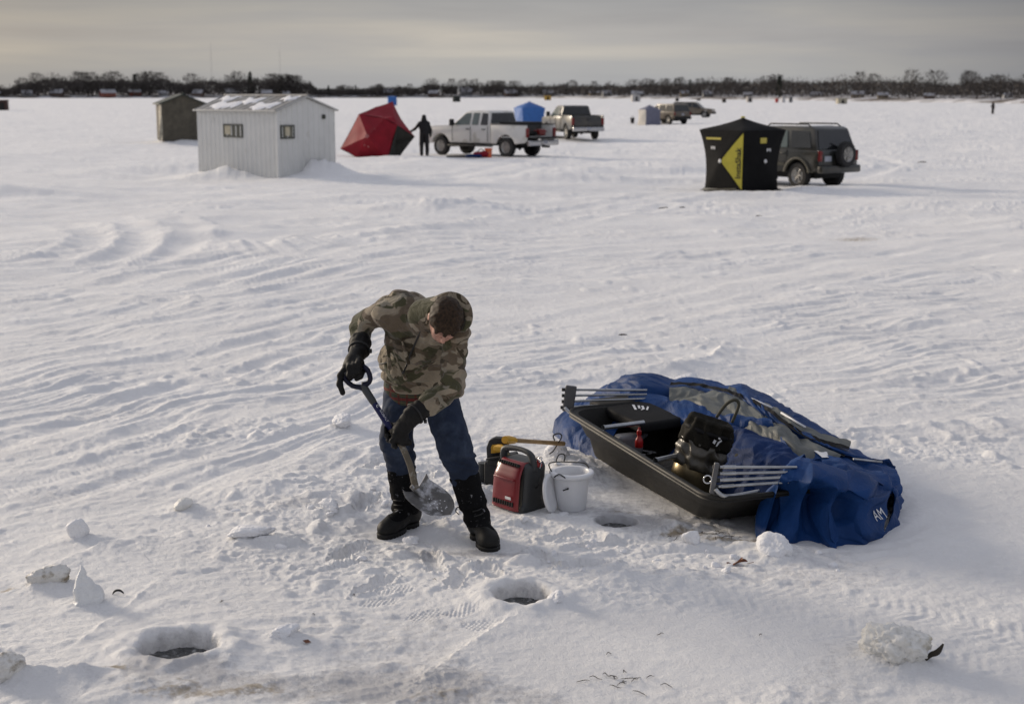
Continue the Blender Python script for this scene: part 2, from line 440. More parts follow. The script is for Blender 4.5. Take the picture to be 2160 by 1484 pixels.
LUMPS = [(1.80, 6.36, .115), (-2.60, 8.22, .075), (-2.12, 8.86, .065), (1.53, 7.93, .10), (1.065, 8.13, .055), (-2.50, 7.34, .085), (-2.27, 6.06, .10), (-1.36, 11.1, .085), (-1.15, 8.72, .06), (-1.55, 8.16, .085), (-1.12, 6.62, .055), (.23, 7.02, .05), (.33, 10.12, .085), (-.60, 8.16, .03), (1.55, 12.6, .12), (-2.235, 7.08, .06)]
MOUNDS += [(a, b, c * 1.7, c * 1.35, c * .55) for a, b, c in LUMPS]
def _poly(P, n=10):
    return np.array(catmull([np.array(p) for p in P], n))

def _pdist(x, y, C):
    """signed distance, arc position and total length to polyline C"""
    best = np.full(x.shape, 1e9); sg = np.zeros(x.shape); s = np.zeros(x.shape); L = 0.
    for i in range(len(C) - 1):
        a, b = C[i], C[i + 1]; d = b - a; l = math.hypot(*d)
        if l < 1e-9: continue
        t = np.clip(((x - a[0]) * d[0] + (y - a[1]) * d[1]) / (l * l), 0, 1)
        px = a[0] + d[0] * t; py = a[1] + d[1] * t
        q = np.hypot(x - px, y - py); m = q < best
        best = np.where(m, q, best); sg = np.where(m, np.sign((x - a[0]) * d[1] - (y - a[1]) * d[0]), sg); s = np.where(m, L + l * t, s)
        L += l
    return best * sg, s, L

def snow_height(x, y):
    x = np.asarray(x, float); y = np.asarray(y, float); shp = x.shape
    x = x.ravel(); y = y.ravel(); r = np.hypot(x, y)
    fade = 1 - sstep(250, 700, r)
    far = sstep(11, 30, r)
    wx = x + .25 * n2(x * .8, y * .8, 3); wy = y + .25 * n2(x * .8 + 9, y * .8, 4)
    h = far * (.16 * fbm2(x / 14, y / 14, 11, 3) + .06 * fbm2(x / 4.5, y / 3.2, 12, 2)) + .035 * fbm2(x / 2.6, y / 2.2, 13, 2)
    # wind-carved snow: streaks across the wind
    ca, sa = math.cos(R(28)), math.sin(R(28))
    u = wx * ca + wy * sa; v = -wx * sa + wy * ca
    mk_ = sstep(-.25, .35, n2(x / 3.1, y / 3.1, 21)) * .8 + .25
    st = 1 - np.abs(n2(u / 1.5, v / .34, 31)) * 1.6
    st2 = 1 - np.abs(n2(u / .62, v / .17, 32)) * 1.6
    big = 1 - np.abs(n2(u / 5.0, v / 1.25, 33)) * 1.6
    near = 1 - sstep(9, 13, r)
    calm = 1 - .85 * sstep(.9, .4, np.hypot((x - .75) / 1.6, (y - 6.5) / .9)) - .5 * sstep(1.0, .4, np.hypot((x - 3.2) / 1.0, (y - 8.3) / 1.3))
    calm = np.clip(calm, .08, 1)
    lf = sstep(.6, -1.2, x + .12 * (y - 12)) * sstep(8.6, 10.5, r) * (1 - sstep(22, 30, r))
    cl, sl_ = math.cos(R(60)), math.sin(R(60)); u2 = wx * cl + wy * sl_; v2 = -wx * sl_ + wy * cl
    h += lf * (.020 * (1 - 1.8 * np.abs(n2(u2 / 4.5, v2 / .42, 37))) + .011 * (1 - 1.8 * np.abs(n2(u2 / 3.0, v2 / .15, 38))) + .004 * n2(u2 / 1.6, v2 / .055, 39)) * (.5 + .8 * sstep(-.3, .3, n2(x / 2.5, y / 3.5, 40)))
    mk_ = mk_ * (1 - .65 * lf)
    h += (.026 * st * mk_ + .013 * st2 * mk_) * (1 - .45 * near) * calm + .024 * big * (.25 + .75 * far) * (1 - sstep(90, 200, r))
    h += far * .030 * np.maximum(n2(x / .9, y / .7, 35) - .05, 0) * sstep(-.1, .4, n2(x / 7, y / 7, 36)) * 2
    # trampled, lumpy snow
    tramp = np.clip(sstep(2.3, .7, np.hypot((x + .1) / 1.25, (y - 8.7) / .95)) + .8 * sstep(.1, .5, n2(x / 1.4 + 5, y / 1.4, 41)) * (1 - far), 0, 1) * calm
    lump = np.abs(n2(x / .22, y / .20, 42)) * .022 + np.abs(n2(x / .10, y / .09, 43)) * .015 + np.maximum(n2(x / .055, y / .05, 44), 0) * .014 + np.maximum(n2(x / .03, y / .028, 47), 0) * .008
    m5 = r < 13
    h += .8 * tramp * lump * np.where(m5, 1, 0)
    h += (1 - far) * (.0035 * n2(x / .09, y / .07, 45) + .0022 * n2(x / .035, y / .03, 46)) * np.clip(calm + .15, 0, 1)
    cr = np.maximum(n2(x / .16, y / .16, 48) - .28, 0)
    h += (1 - far) * calm * (.3 + tramp) * .055 * cr
    h += sstep(11, 14, r) * (1 - sstep(30, 45, r)) * .05 * np.maximum(n2(x / .3, y / .26, 49) - .25, 0) * sstep(0, .5, n2(x / 2.2, y / 2.2, 50))
    for P, sp, wd, dp, tread in RUTS:
        C = _poly(P); mg = sp + wd * 5
        b = (x > C[:, 0].min() - mg) & (x < C[:, 0].max() + mg) & (y > C[:, 1].min() - mg) & (y < C[:, 1].max() + mg)
        if not b.any(): continue
        d, s, L = _pdist(x[b], y[b], C)
        en = sstep(0, .12 * L, s) * sstep(L, .88 * L, s)
        md = .6 + .6 * n2(s / (wd * 3.5), d * 0 + dp * 100, 51)
        for o in ((-sp / 2, sp / 2) if sp else (0,)):
            e = (d - o) / wd + .25 * n2(x[b] / (wd * 2), y[b] / (wd * 2), 52)
            dp_ = dp * .52
            g = -dp_ * np.exp(-e ** 2 * 1.6) + dp_ * .75 * (np.exp(-(e - 1.45) ** 2 * 4) + np.exp(-(e + 1.45) ** 2 * 4)) * (.7 + .6 * np.abs(n2(x[b] / (wd * .6), y[b] / (wd * .6), 53)))
            if tread:
                g += .0022 * (1 + 1.2 * n2(x[b] / .12, y[b] / .12, 54)) * np.sin(2 * math.pi * (s + .5 * np.abs(d - o)) / tread) * np.exp(-e ** 4)
            h[b] += g * en * np.clip(md, .15, 1.2)
    for P, A, w1, w2 in LIPS:
        C = _poly(P); mg = w1 * 5
        b = (x > C[:, 0].min() - mg) & (x < C[:, 0].max() + mg) & (y > C[:, 1].min() - mg) & (y < C[:, 1].max() + mg)
        if not b.any(): continue
        d, s, L = _pdist(x[b], y[b], C)
        d = d + .5 * w2 * n2(x[b] / (w2 * 3), y[b] / (w2 * 3), 61) + .35 * w2 * n2(x[b] / (w2 * .9), y[b] / (w2 * .9), 62)
        en = sstep(0, .18 * L, s) * sstep(L, .8 * L, s)
        h[b] += A * en * np.where(d > 0, np.exp(-d / w1), np.exp(d / w2)) * (.75 + .5 * n2(s / .2, s * 0, 63))
    for fx, fy, fr in FLAT:
        k = sstep(fr * 1.5, fr * .8, np.hypot(x - fx, y - fy)); h = h * (1 - .85 * k)
    for px_, py_, an in PRINTS:
        b = (np.abs(x - px_) < .3) & (np.abs(y - py_) < .3)
        if not b.any(): continue
        ca_, sa_ = math.cos(an), math.sin(an); u_ = (x[b] - px_) * ca_ + (y[b] - py_) * sa_; v_ = -(x[b] - px_) * sa_ + (y[b] - py_) * ca_
        wd_ = .052 - .014 * np.exp(-((u_ + .02) / .05) ** 2)
        e_ = ((np.abs(u_) / .15) ** 3 + (np.abs(v_) / wd_) ** 3) ** (1 / 3.); e_ = e_ + .35 * n2(x[b] / .045, y[b] / .045, 64) + .15 * n2(x[b] / .018, y[b] / .018, 66)
        ins = sstep(1.4, .7, e_)
        h[b] = h[b] * (1 - .8 * ins) - .013 * ins + .010 * np.exp(-((e_ - 1.25) / .16) ** 2) * (.5 + np.abs(n2(x[b] / .06, y[b] / .06, 65)) * 1.6) + .0022 * ins * np.sin(u_ * 170) * np.sin(v_ * 190)
    for px_, py_, an in ((-.70, 7.15, .3), (-.44, 6.95, .2), (-.25, 6.98, .5), (-.62, 7.32, .4), (-.95, 7.75, .7), (-.15, 6.80, .1)):
        b = (np.abs(x - px_) < .2) & (np.abs(y - py_) < .2)
        if not b.any(): continue
        ca_, sa_ = math.cos(an), math.sin(an); u_ = (x[b] - px_) * ca_ + (y[b] - py_) * sa_; v_ = -(x[b] - px_) * sa_ + (y[b] - py_) * ca_
        e_ = np.hypot(u_ / .11, v_ / .065) + .2 * n2(x[b] / .05, y[b] / .05, 67)
        h[b] += sstep(1.1, .8, e_) * (.0045 * np.sin(u_ * 230) * np.sin(v_ * 150) - .004)
    for mx, my, rx, ry, A in MOUNDS:
        b = (np.abs(x - mx) < 3 * rx) & (np.abs(y - my) < 3 * ry)
        if not b.any(): continue
        xb, yb = x[b], y[b]; e = ((xb - mx) / rx) ** 2 + ((yb - my) / ry) ** 2
        h[b] += A * np.exp(-e) * (1 + .35 * n2(xb / (.45 * rx), yb / (.45 * ry), 71) + .2 * np.abs(n2(xb / (.2 * rx), yb / (.2 * ry), 72)))
    for hx, hy, a, rim in HOLES:
        d0 = np.hypot(x - hx, (y - hy)); m = d0 < 2.4
        if not m.any(): continue
        an = np.arctan2(y[m] - hy, x[m] - hx)
        d = d0[m] * (1 + .06 * np.sin(2 * an + hx * 9) + .07 * n2(np.cos(an) * 2 + hx, np.sin(an) * 2, 81)) + .012 * n2(x[m] / .05, y[m] / .05, 82)
        base = h[m] * sstep(a, a * 3, d)
        rimh = rim * np.exp(-((d - a * 1.45) / (a * .6)) ** 2) * (1 + .3 * n2(x[m] / .09, y[m] / .09, 83)) + rim * .7 * np.exp(-np.maximum(d - a, 0) / (a * 2.2))
        pit = -.26 * sstep(a * 1.12, a * .86, d)
        h[m] = base + rimh * sstep(a * .8, a * 1.25, d) + pit
    return (h * fade).reshape(shp)

def hz(x, y): return float(snow_height(np.array([x]), np.array([y]))[0])

def snow_material():
    m, nt, b = newmat('snow')
    tc = N(nt, 'ShaderNodeTexCoord'); P = tc.outputs['Object']
    a1 = N(nt, 'ShaderNodeAttribute', attribute_name='ice'); a2 = N(nt, 'ShaderNodeAttribute', attribute_name='soil')
    no = N(nt, 'ShaderNodeTexNoise', Scale=.9, Detail=8.0, Roughness=.6); nt.links.new(P, no.inputs['Vector'])
    r = N(nt, 'ShaderNodeValToRGB'); r.color_ramp.elements[0].position = .32; r.color_ramp.elements[1].position = .68
    r.color_ramp.elements[0].color = (.81, .805, .80, 1); r.color_ramp.elements[1].color = (.90, .895, .885, 1)
    nt.links.new(no.outputs['Fac'], r.inputs[0])
    n4 = N(nt, 'ShaderNodeTexNoise', Scale=22.0, Detail=5.0, Roughness=.65); nt.links.new(P, n4.inputs['Vector'])
    def masked(att, lo, hi):
        ad = N(nt, 'ShaderNodeMath', operation='MULTIPLY_ADD'); nt.links.new(n4.outputs['Fac'], ad.inputs[0]); ad.inputs[1].default_value = 1.1
        su = N(nt, 'ShaderNodeMath', operation='ADD'); nt.links.new(att.outputs['Fac'], su.inputs[0]); su.inputs[1].default_value = -.55
        nt.links.new(su.outputs[0], ad.inputs[2])
        mr = N(nt, 'ShaderNodeMapRange'); mr.interpolation_type = 'SMOOTHSTEP'; mr.inputs[1].default_value = lo; mr.inputs[2].default_value = hi
        nt.links.new(ad.outputs[0], mr.inputs[0]); return mr.outputs[0]
    ice = masked(a1, .25, .75); soil = masked(a2, .3, .75)
    m1 = N(nt, 'ShaderNodeMix', data_type='RGBA'); nt.links.new(ice, m1.inputs[0]); nt.links.new(r.outputs[0], m1.inputs[6]); m1.inputs[7].default_value = (.56, .555, .56, 1)
    m2 = N(nt, 'ShaderNodeMix', data_type='RGBA'); nt.links.new(soil, m2.inputs[0]); nt.links.new(m1.outputs[2], m2.inputs[6]); m2.inputs[7].default_value = (.36, .30, .22, 1)
    nt.links.new(m2.outputs[2], b.inputs['Base Color'])
    rr = N(nt, 'ShaderNodeMapRange'); nt.links.new(ice, rr.inputs[0]); rr.inputs[3].default_value = .62; rr.inputs[4].default_value = .28; nt.links.new(rr.outputs[0], b.inputs['Roughness'])
    b.inputs['Specular IOR Level'].default_value = .3
    # grain
    nb = N(nt, 'ShaderNodeTexNoise', Scale=85.0, Detail=6.0, Roughness=.75); nt.links.new(P, nb.inputs['Vector'])
    bp = N(nt, 'ShaderNodeBump', Strength=1.0, Distance=.010); nt.links.new(nb.outputs['Fac'], bp.inputs['Height'])
    nc = N(nt, 'ShaderNodeTexNoise', Scale=9.0, Detail=6.0, Roughness=.62); nt.links.new(P, nc.inputs['Vector'])
    bp2 = N(nt, 'ShaderNodeBump', Strength=.45, Distance=.03); nt.links.new(nc.outputs['Fac'], bp2.inputs['Height']); nt.links.new(bp.outputs[0], bp2.inputs['Normal'])
    nt.links.new(bp2.outputs[0], b.inputs['Normal'])
    return m

def build_snow():
    rows = np.concatenate([np.geomspace(.4, 5.4, 22), 1 / np.linspace(1 / 5.6, 1 / 1500., 950), [2500.]])
    fine = np.concatenate([np.linspace(-28, -21.6, 90), np.linspace(-21.5, 21.5, 1150), np.linspace(21.6, 28, 90)]); out = 28 + np.cumsum(np.linspace(.05, 5.2, 61)); out = out * 1.0
    out = out[out < 179]
    ang = np.concatenate([-out[::-1], fine, out])
    A, RR = np.meshgrid(np.radians(ang), rows)
    X = RR * np.sin(A); Y = RR * np.cos(A); Z = snow_height(X, Y)
    nr, na = X.shape
    V = np.stack([X, Y, Z], -1).reshape(-1, 3)
    i = np.arange(nr - 1)[:, None] * na; j = np.arange(na)[None]; j2 = (j + 1) % na
    F = np.stack([i + j, i + j2, i + na + j2, i + na + j], -1).reshape(-1, 4)[:, ::-1]
    x, y = V[:, 0], V[:, 1]
    r = np.hypot(x, y)
    w1 = x + .12 * n2(x / .3, y / .3, 91); w2 = y + .12 * n2(x / .3, y / .3, 92)
    def blob(cx, cy, rx, ry): return np.exp(-(((w1 - cx) / rx) ** 2 + ((w2 - cy) / ry) ** 2))
    ice = .62 * blob(-1.15, 6.05, .9, .22) + .55 * blob(-.55, 7.95, .35, .12) + .6 * blob(-.1, 7.95, .3, .1) + .75 * blob(.95, 8.55, .45, .28) + .6 * blob(.5, 9.6, .35, .3) + .5 * blob(-.9, 8.9, .5, .2) + .4 * blob(-.25, 5.9, .6, .2) + .5 * blob(-1.6, 6.25, .3, .15)
    ice += .35 * sstep(.15, .5, n2(x / 1.1, y / .8, 93)) * (r < 13)
    for hx, hy, a, rim in HOLES: ice += .8 * np.exp(-(np.hypot(x - hx, y - hy) / (a * 1.2)) ** 4)
    soil = .75 * blob(1.05, 8.33, .22, .06) + .7 * blob(1.35, 8.22, .3, .05) + .6 * blob(-1.85, 6.2, .12, .05) + .62 * blob(-1.3, 5.98, .5, .07) + .5 * blob(-.35, 6.0, .2, .05) + .45 * blob(.75, 8.75, .15, .08) + .5 * blob(-2.75, 7.3, .12, .05)
    soil += .55 * blob(6.4, 26.4, .7, .5) + .4 * blob(3.9, 36.3, .4, .3)
    g = mk('ground', (V, F), snow_material(), attr={'ice': ice, 'soil': soil})
    tag(g, 'snow covered lake ice with tracks, drifts and trampled patches', None, kind='structure')
    return g
build_snow()
# ------------------------------------------------------------------ ice houses and tents
def glass_mat(name, col=(.02, .022, .024), rough=.08):
    return mat(name, col, rough, spec=.6, var=.3, vscale=1.5)

M_siding = mat('white_steel_siding', (.62, .62, .60), .45, var=.05, vscale=2, dirt=(.47, .46, .43), dscale=1.2, dthr=.64)
M_trim = mat('grey_trim', (.42, .42, .40), .5, var=.1)
M_roofm = mat('grey_roof_sheet', (.36, .345, .32), .5, var=.25, vscale=3, dirt=(.24, .20, .16), dscale=2.2, dthr=.6)
M_winframe = mat('dark_window_frame', (.055, .06, .05), .5)
M_pane = mat('window_pane', (.10, .10, .075), .12, var=.5, vscale=2.2)
M_curtain = mat('cream_blind', (.50, .45, .33), .8, var=.15)
M_snowpatch = mat('settled_snow', (.86, .86, .87), .65, spec=.3, var=.05, bump=.02, bscale=9)
M_brownply = mat('weathered_brown_plywood', (.085, .075, .055), .8, var=.3, vscale=3, bump=.004, bscale=20)
M_palewood_lit = mat('pale_wood_and_lit_wall', (.42, .39, .32), .8, var=.3, vscale=4, dirt=(.16, .13, .09), dscale=2.5, dthr=.58)
M_black = mat('black_plastic', (.012, .012, .013), .5, var=.3)
M_darkroof = mat('dark_green_roofing', (.03, .04, .032), .6)

def corrug(w, h, step=.225, depth=.022, rise=.05, gable=None):
    """ribbed panel in x(0..w) z(0..h), y=0 outward -y; gable=(peak height) for a gable top"""
    xs = []; x = 0.
    while x < w - .02:
        xs += [(x, 0), (x + step - .075, 0), (x + step - .055, -depth), (x + step - .02, -depth)]
        x += step
    xs = [(min(a, w), b) for a, b in xs] + [(w, 0)]
    if gable: xs.append((w / 2, 0))
    xs = sorted(set(xs))
    def top(a): return h if gable is None else h + (gable - h) * (1 - abs(a - w / 2) / (w / 2))
    V = [(a, b, 0) for a, b in xs] + [(a, b, top(a)) for a, b in xs]; n = len(xs)
    return V, [(i, i + 1, n + i + 1, n + i) for i in range(n - 1)]

def wall_window(root, w0, w1, z0, z1, yoff, axis_xf, blind):
    fr = xf(join(box(((w0 + w1) / 2, yoff, z1), (w1 - w0 + .05, .06, .045), .006), box(((w0 + w1) / 2, yoff, z0), (w1 - w0 + .05, .06, .045), .006),
                 box((w0, yoff, (z0 + z1) / 2), (.045, .06, z1 - z0 - .046), .006), box((w1, yoff, (z0 + z1) / 2), (.045, .06, z1 - z0 - .046), .006),
                 box(((w0 + w1) / 2 - .03, yoff + .005, (z0 + z1) / 2), (.022, .045, z1 - z0 - .046), .004) if blind == 'half' else box((w0, yoff + .02, z0), (.01, .01, .01))), *axis_xf)
    f = mk('window', fr, M_winframe, root, smooth=False)
    mk('pane', xf(box(((w0 + w1) / 2, yoff + .004, (z0 + z1) / 2), (w1 - w0 - .04, .012, z1 - z0 - .04)), *axis_xf), M_pane, f, smooth=False)
    a = w0 + (.0 if blind == 'half' else .28) * (w1 - w0); b_ = w1 - (.62 if blind == 'half' else .28) * (w1 - w0)
    mk('blind', xf(box(((a + b_) / 2, yoff - .004, (z0 + z1) / 2 + .02), (b_ - a - .05, .008, (z1 - z0) * .72)), *axis_xf), M_curtain, f, smooth=False)
    return f

def white_ice_house():
    C = (-7.32, 44.88); b = R(50); wl, wr, eave, peak = 3.96, 2.42, 2.19, 2.60
    t = thing('ice_house', 'white metal-sided ice fishing shack with low gable roof and two small windows', 'ice shack', (*C, hz(-7.9, 46.5) - .08))
    lx = ((0, 0, 0), (0, 0, b + R(90)))            # local x along the long wall
    rx = ((0, 0, 0), (0, 0, b))
    # long wall runs from the corner along (-sin b, cos b)
    long_w = xf(([( -p[0], p[1], p[2]) for p in corrug(wl, eave)[0]], [tuple(reversed(f)) for f in corrug(wl, eave)[1]]), (0, 0, 0), (0, 0, b - R(90)))
    end_w = xf(corrug(wr, eave, gable=peak - .03), (0, 0, 0), (0, 0, b))
    dl = Vector((-math.sin(b), math.cos(b), 0)); dr = Vector((math.cos(b), math.sin(b), 0))
    def P(a, c, z): return tuple(dl * a + dr * c + Vector((0, 0, z)))
    core = fixn(([P(.03, .03, 0), P(wl, .03, 0), P(wl, wr, 0), P(.03, wr, 0), P(.03, .03, eave - .03), P(wl, .03, eave - .03), P(wl, wr, eave - .03), P(.03, wr, eave - .03), P(.03, wr / 2, peak - .06), P(wl, wr / 2, peak - .06)],
                 [(0, 1, 5, 4), (1, 2, 6, 9, 5), (2, 3, 7, 6), (3, 0, 4, 8, 7), (4, 5, 9, 8), (7, 8, 9, 6)]))
    mk('wall', [long_w, end_w, core], M_siding, t, smooth=False)
    tr = [bevelled(fixn(([P(*q) for q in ((-.03, -.03, 0), (.07, -.03, 0), (.07, .02, 0), (.02, .07, 0), (-.03, .07, 0), (-.03, -.03, eave), (.07, -.03, eave), (.07, .02, eave), (.02, .07, eave), (-.03, .07, eave))],
          [(0, 1, 2, 3, 4), (5, 6, 7, 8, 9), (0, 1, 6, 5), (1, 2, 7, 6), (2, 3, 8, 7), (3, 4, 9, 8), (4, 0, 5, 9)])), .008)]
    mk('corner_trim', tr, M_siding, t, smooth=False)
    # roof with ribs and overhang
    oh, og, th = .10, .07, .05
    def slab(s):
        c0, c1 = (-oh, wr / 2) if s < 0 else (wr + oh, wr / 2)
        k = (peak - eave) / (wr / 2); ze = eave - k * oh
        V = [P(-og, c0, ze), P(wl + og, c0, ze), P(wl + og, c1, peak), P(-og, c1, peak)]
        V += [(x, y, z + th) for x, y, z in V]
        return fixn((V, [(0, 1, 2, 3), (4, 5, 6, 7), (0, 1, 5, 4), (1, 2, 6, 5), (2, 3, 7, 6), (3, 0, 4, 7)]))
    ribs = []
    k = (peak - eave) / (wr / 2)
    for i in range(14):
        a = .02 + i * (wl - .02) / 13
        for s in (-1, 1):
            e0 = P(a, -oh + .005 if s < 0 else wr + oh - .005, eave - k * oh + th + .008); e1 = P(a, wr / 2 + s * .01, peak + th + .006)
            ribs.append(tube([e0, e1], .016, 5))
    ridge = tube([P(-og - .01, wr / 2, peak + th), P(wl + og + .01, wr / 2, peak + th)], .045, 8)
    ro = mk('roof', [slab(-1), slab(1), ridge] + ribs, M_roofm, t, smooth=False)
    sn = []
    for a0, a1, c0, c1 in ((.35, 1.5, -.05, .55), (2.2, 3.6, -.02, .62), (1.6, 2.5, .45, .95), (3.0, 3.9, .7, 1.1), (.1, .8, .75, 1.1)):
        rows = []
        for i in range(9):
            row = []
            for j in range(7):
                u, v_ = i / 8, j / 6
                e = min(u, 1 - u, v_, 1 - v_)
                a = a0 + (a1 - a0) * u + .12 * math.sin(v_ * 7 + a0 * 5) * (u - .5); c = c0 + (c1 - c0) * v_ + .10 * math.sin(u * 9 + c0)
                row.append(P(a, c, eave + k * c + th + .004 + .035 * min(1, e * 5) - (.02 if e == 0 else 0)))
            rows.append(row)
        sn.append(grid_surface(rows))
    mk('roof_snow', sn, M_snowpatch, ro)
    gut = [tube([P(-og, -oh - .01, eave - k * oh + .02), P(wl + og, -oh - .01, eave - k * oh + .02)], .03, 6)]
    for s in (-1, 1):
        gut.append(tube([P(-og - .012, -oh if s < 0 else wr + oh, eave - k * oh + .02), P(-og - .012, wr / 2, peak + .02)], .028, 6))
    mk('fascia', gut, M_trim, ro, smooth=False)
    wall_window(t, -2.58, -1.68, 1.35, 1.73, -.015, ((0, 0, 0), (0, 0, b - R(90))), 'half')
    wall_window(t, .14, .66, 1.34, 1.72, -.015, ((0, 0, 0), (0, 0, b)), 'mid')
    mk('vent', xf(join(tube([(1.94, -.0, 1.98), (1.94, -.07, 1.98)], .05, 12), box((1.94, -.03, 1.98), (.14, .02, .14), .005)), (0, 0, 0), (0, 0, b)), M_winframe, t, smooth=False)
    mk('outlet_cover', xf(box((1.78, -.03, .36), (.10, .03, .16), .01), (0, 0, 0), (0, 0, b)), M_trim, t, smooth=False)
    return t
white_ice_house()

def brown_ice_house():
    b = R(21); wr, wl, eave, peak = 2.2, 2.4, 1.93, 2.36
    t = thing('ice_house', 'dark brown plywood ice shack half hidden behind the white shack', 'ice shack', (-18.35, 75.6, hz(-18, 77) - .12))
    dl = Vector((-math.sin(b), math.cos(b), 0)); dr = Vector((math.cos(b), math.sin(b), 0))
    def P(a, c, z): return tuple(dl * a + dr * c + Vector((0, 0, z)))
    mk('wall', fixn(([P(0, 0, 0), P(wl, 0, 0), P(wl, wr, 0), P(0, wr, 0), P(0, 0, eave), P(wl, 0, eave), P(wl, wr, eave), P(0, wr, eave), P(0, wr / 2, peak), P(wl, wr / 2, peak)],
        [(0, 1, 5, 4), (1, 2, 6, 9, 5), (2, 3, 7, 6), (3, 0, 4, 8, 7), (4, 5, 9, 8), (7, 8, 9, 6), (0, 1, 2, 3)])), M_brownply, t, smooth=False)
    def slab(s):
        c0, c1 = (-.16, wr / 2) if s < 0 else (wr + .16, wr / 2)
        k = (peak - eave) / (wr / 2); ze = eave - k * .16
        V = [P(-.12, c0, ze), P(wl + .1, c0, ze), P(wl + .1, c1, peak), P(-.12, c1, peak)]
        V += [(x, y, z + .06) for x, y, z in V]
        return fixn((V, [(0, 1, 2, 3), (4, 5, 6, 7), (0, 1, 5, 4), (1, 2, 6, 5), (2, 3, 7, 6), (3, 0, 4, 7)]))
    mk('roof', [slab(-1), slab(1), tube([P(-.1, wr / 2, peak + .05), P(-.1, wr / 2, peak + .16)], .05, 8)], M_darkroof, t, smooth=False)
    mk('lit_side_wall', [xf(box((0, 0, eave / 2), (.05, .9, eave - .05), .01), P(.45, -.03, 0), (0, 0, b)), xf(box((0, 0, eave / 2), (.08, .05, eave), .01), P(1.0, -.05, 0), (R(0), R(4), b)), xf(box((0, 0, .95), (.12, .04, 1.9), .01), P(.1, -.16, 0), (0, R(7), b))], M_palewood_lit, t, smooth=False)  # pale panel colours the left wall as sunlit; the leaning board is plain wood
    return t
brown_ice_house()

# ---- pop-up hub tents
def hub_wall(cs, top, mid_in, bulge):
    """cs: bottom corner pair (2D), top: corner pair; returns f(u,v)->3D, u,v in -1..1"""
    (a, b_), (c, d), zt, cen = cs, top, None, None
    return None

def hub_tent_surface(s0, s1, zt, zp, pinch=.10, bulge=.16, z0=0.0):
    """returns list of wall functions f(u,v,off) and roof function g(u,v) for a square hub tent centred on the origin"""
    def ring(v):
        t = (v + 1) / 2
        return (s0 + (s1 - s0) * t) * (1 - pinch * (1 - v * v)) / 2
    def wall(k):
        ang = k * math.pi / 2
        def f(u, v, off=0.0):
            h = ring(v); out = bulge * max(0, 1 - max(abs(u), abs(v))) + off
            if abs(v) > abs(u): out += 0
            x, y, z = u * h, -h - out, z0 + (v + 1) / 2 * zt
            ca, sa = math.cos(ang), math.sin(ang)
            return (x * ca - y * sa, x * sa + y * ca, z)
        return f
    def roof(u, v):
        m = max(abs(u), abs(v)); e = s1 / 2
        sag = .10 * (1 - abs(abs(u) - abs(v))) * m * (1 - m) * 2
        q = 1 - .05 * (1 - min(abs(u), abs(v)) / max(m, 1e-6)) * m
        return (u * e * q, v * e * q, z0 + zt + (zp - zt) * (1 - m) ** .8 - sag)
    return [wall(k) for k in range(4)], roof

def patch(f, n=12, u0=-1, u1=1, v0=-1, v1=1, **k):
    return grid_surface([[f(u0 + (u1 - u0) * i / n, v0 + (v1 - v0) * j / n, **k) for i in range(n + 1)] for j in range(n + 1)])

def hub_tent(name, label, loc, rotz, size, fabric, s0=1.43, s1=1.68, zt=1.67, zp=2.0, rot=None, n=12, skirt=None, group=None, side=None, pinch=.10, bulge=.16):
    t = thing(name, label, 'tent', loc, rotz, group)
    if rot: t.rotation_euler = rot
    W, roof = hub_tent_surface(s0 * size, s1 * size, zt * size, zp * size, pinch, bulge)
    mk('roof', [patch(lambda u, v: roof(u, v), n)], fabric, t)
    for k in range(4):
        mk('wall_panel', patch(W[k], n), side if (side and k == 3) else fabric, t, sharp=40)
    return t, W, roof

M_tblack = mat('black_tent_fabric', (.0065, .0065, .007), .8, spec=.15, var=.3, vscale=4, bump=.01, bscale=5)
M_tyellow = mat('yellow_tent_fabric', (.50, .43, .045), .6, var=.08)
M_tyellow2 = mat('yellow_window_strip', (.46, .38, .06), .5, var=.1)
M_tred = mat('red_tent_fabric', (.22, .008, .018), .65, spec=.2, var=.2, vscale=2, bump=.012, bscale=4)
M_tblue = mat('blue_tent_fabric', (.025, .12, .38), .6, var=.15, bump=.01, bscale=4)
M_tgrey = mat('slate_tent_fabric', (.14, .145, .20), .7, var=.15)
M_tpale = mat('pale_tent_fabric', (.42, .40, .37), .7, var=.1)
M_wmark = mat('white_print', (.62, .62, .62), .6, var=.05)
M_dkint = mat('shaded_inside_and_skirt', (.022, .022, .016), .8, var=.4)
M_dkprint = mat('black_print', (.015, .015, .012), .7)

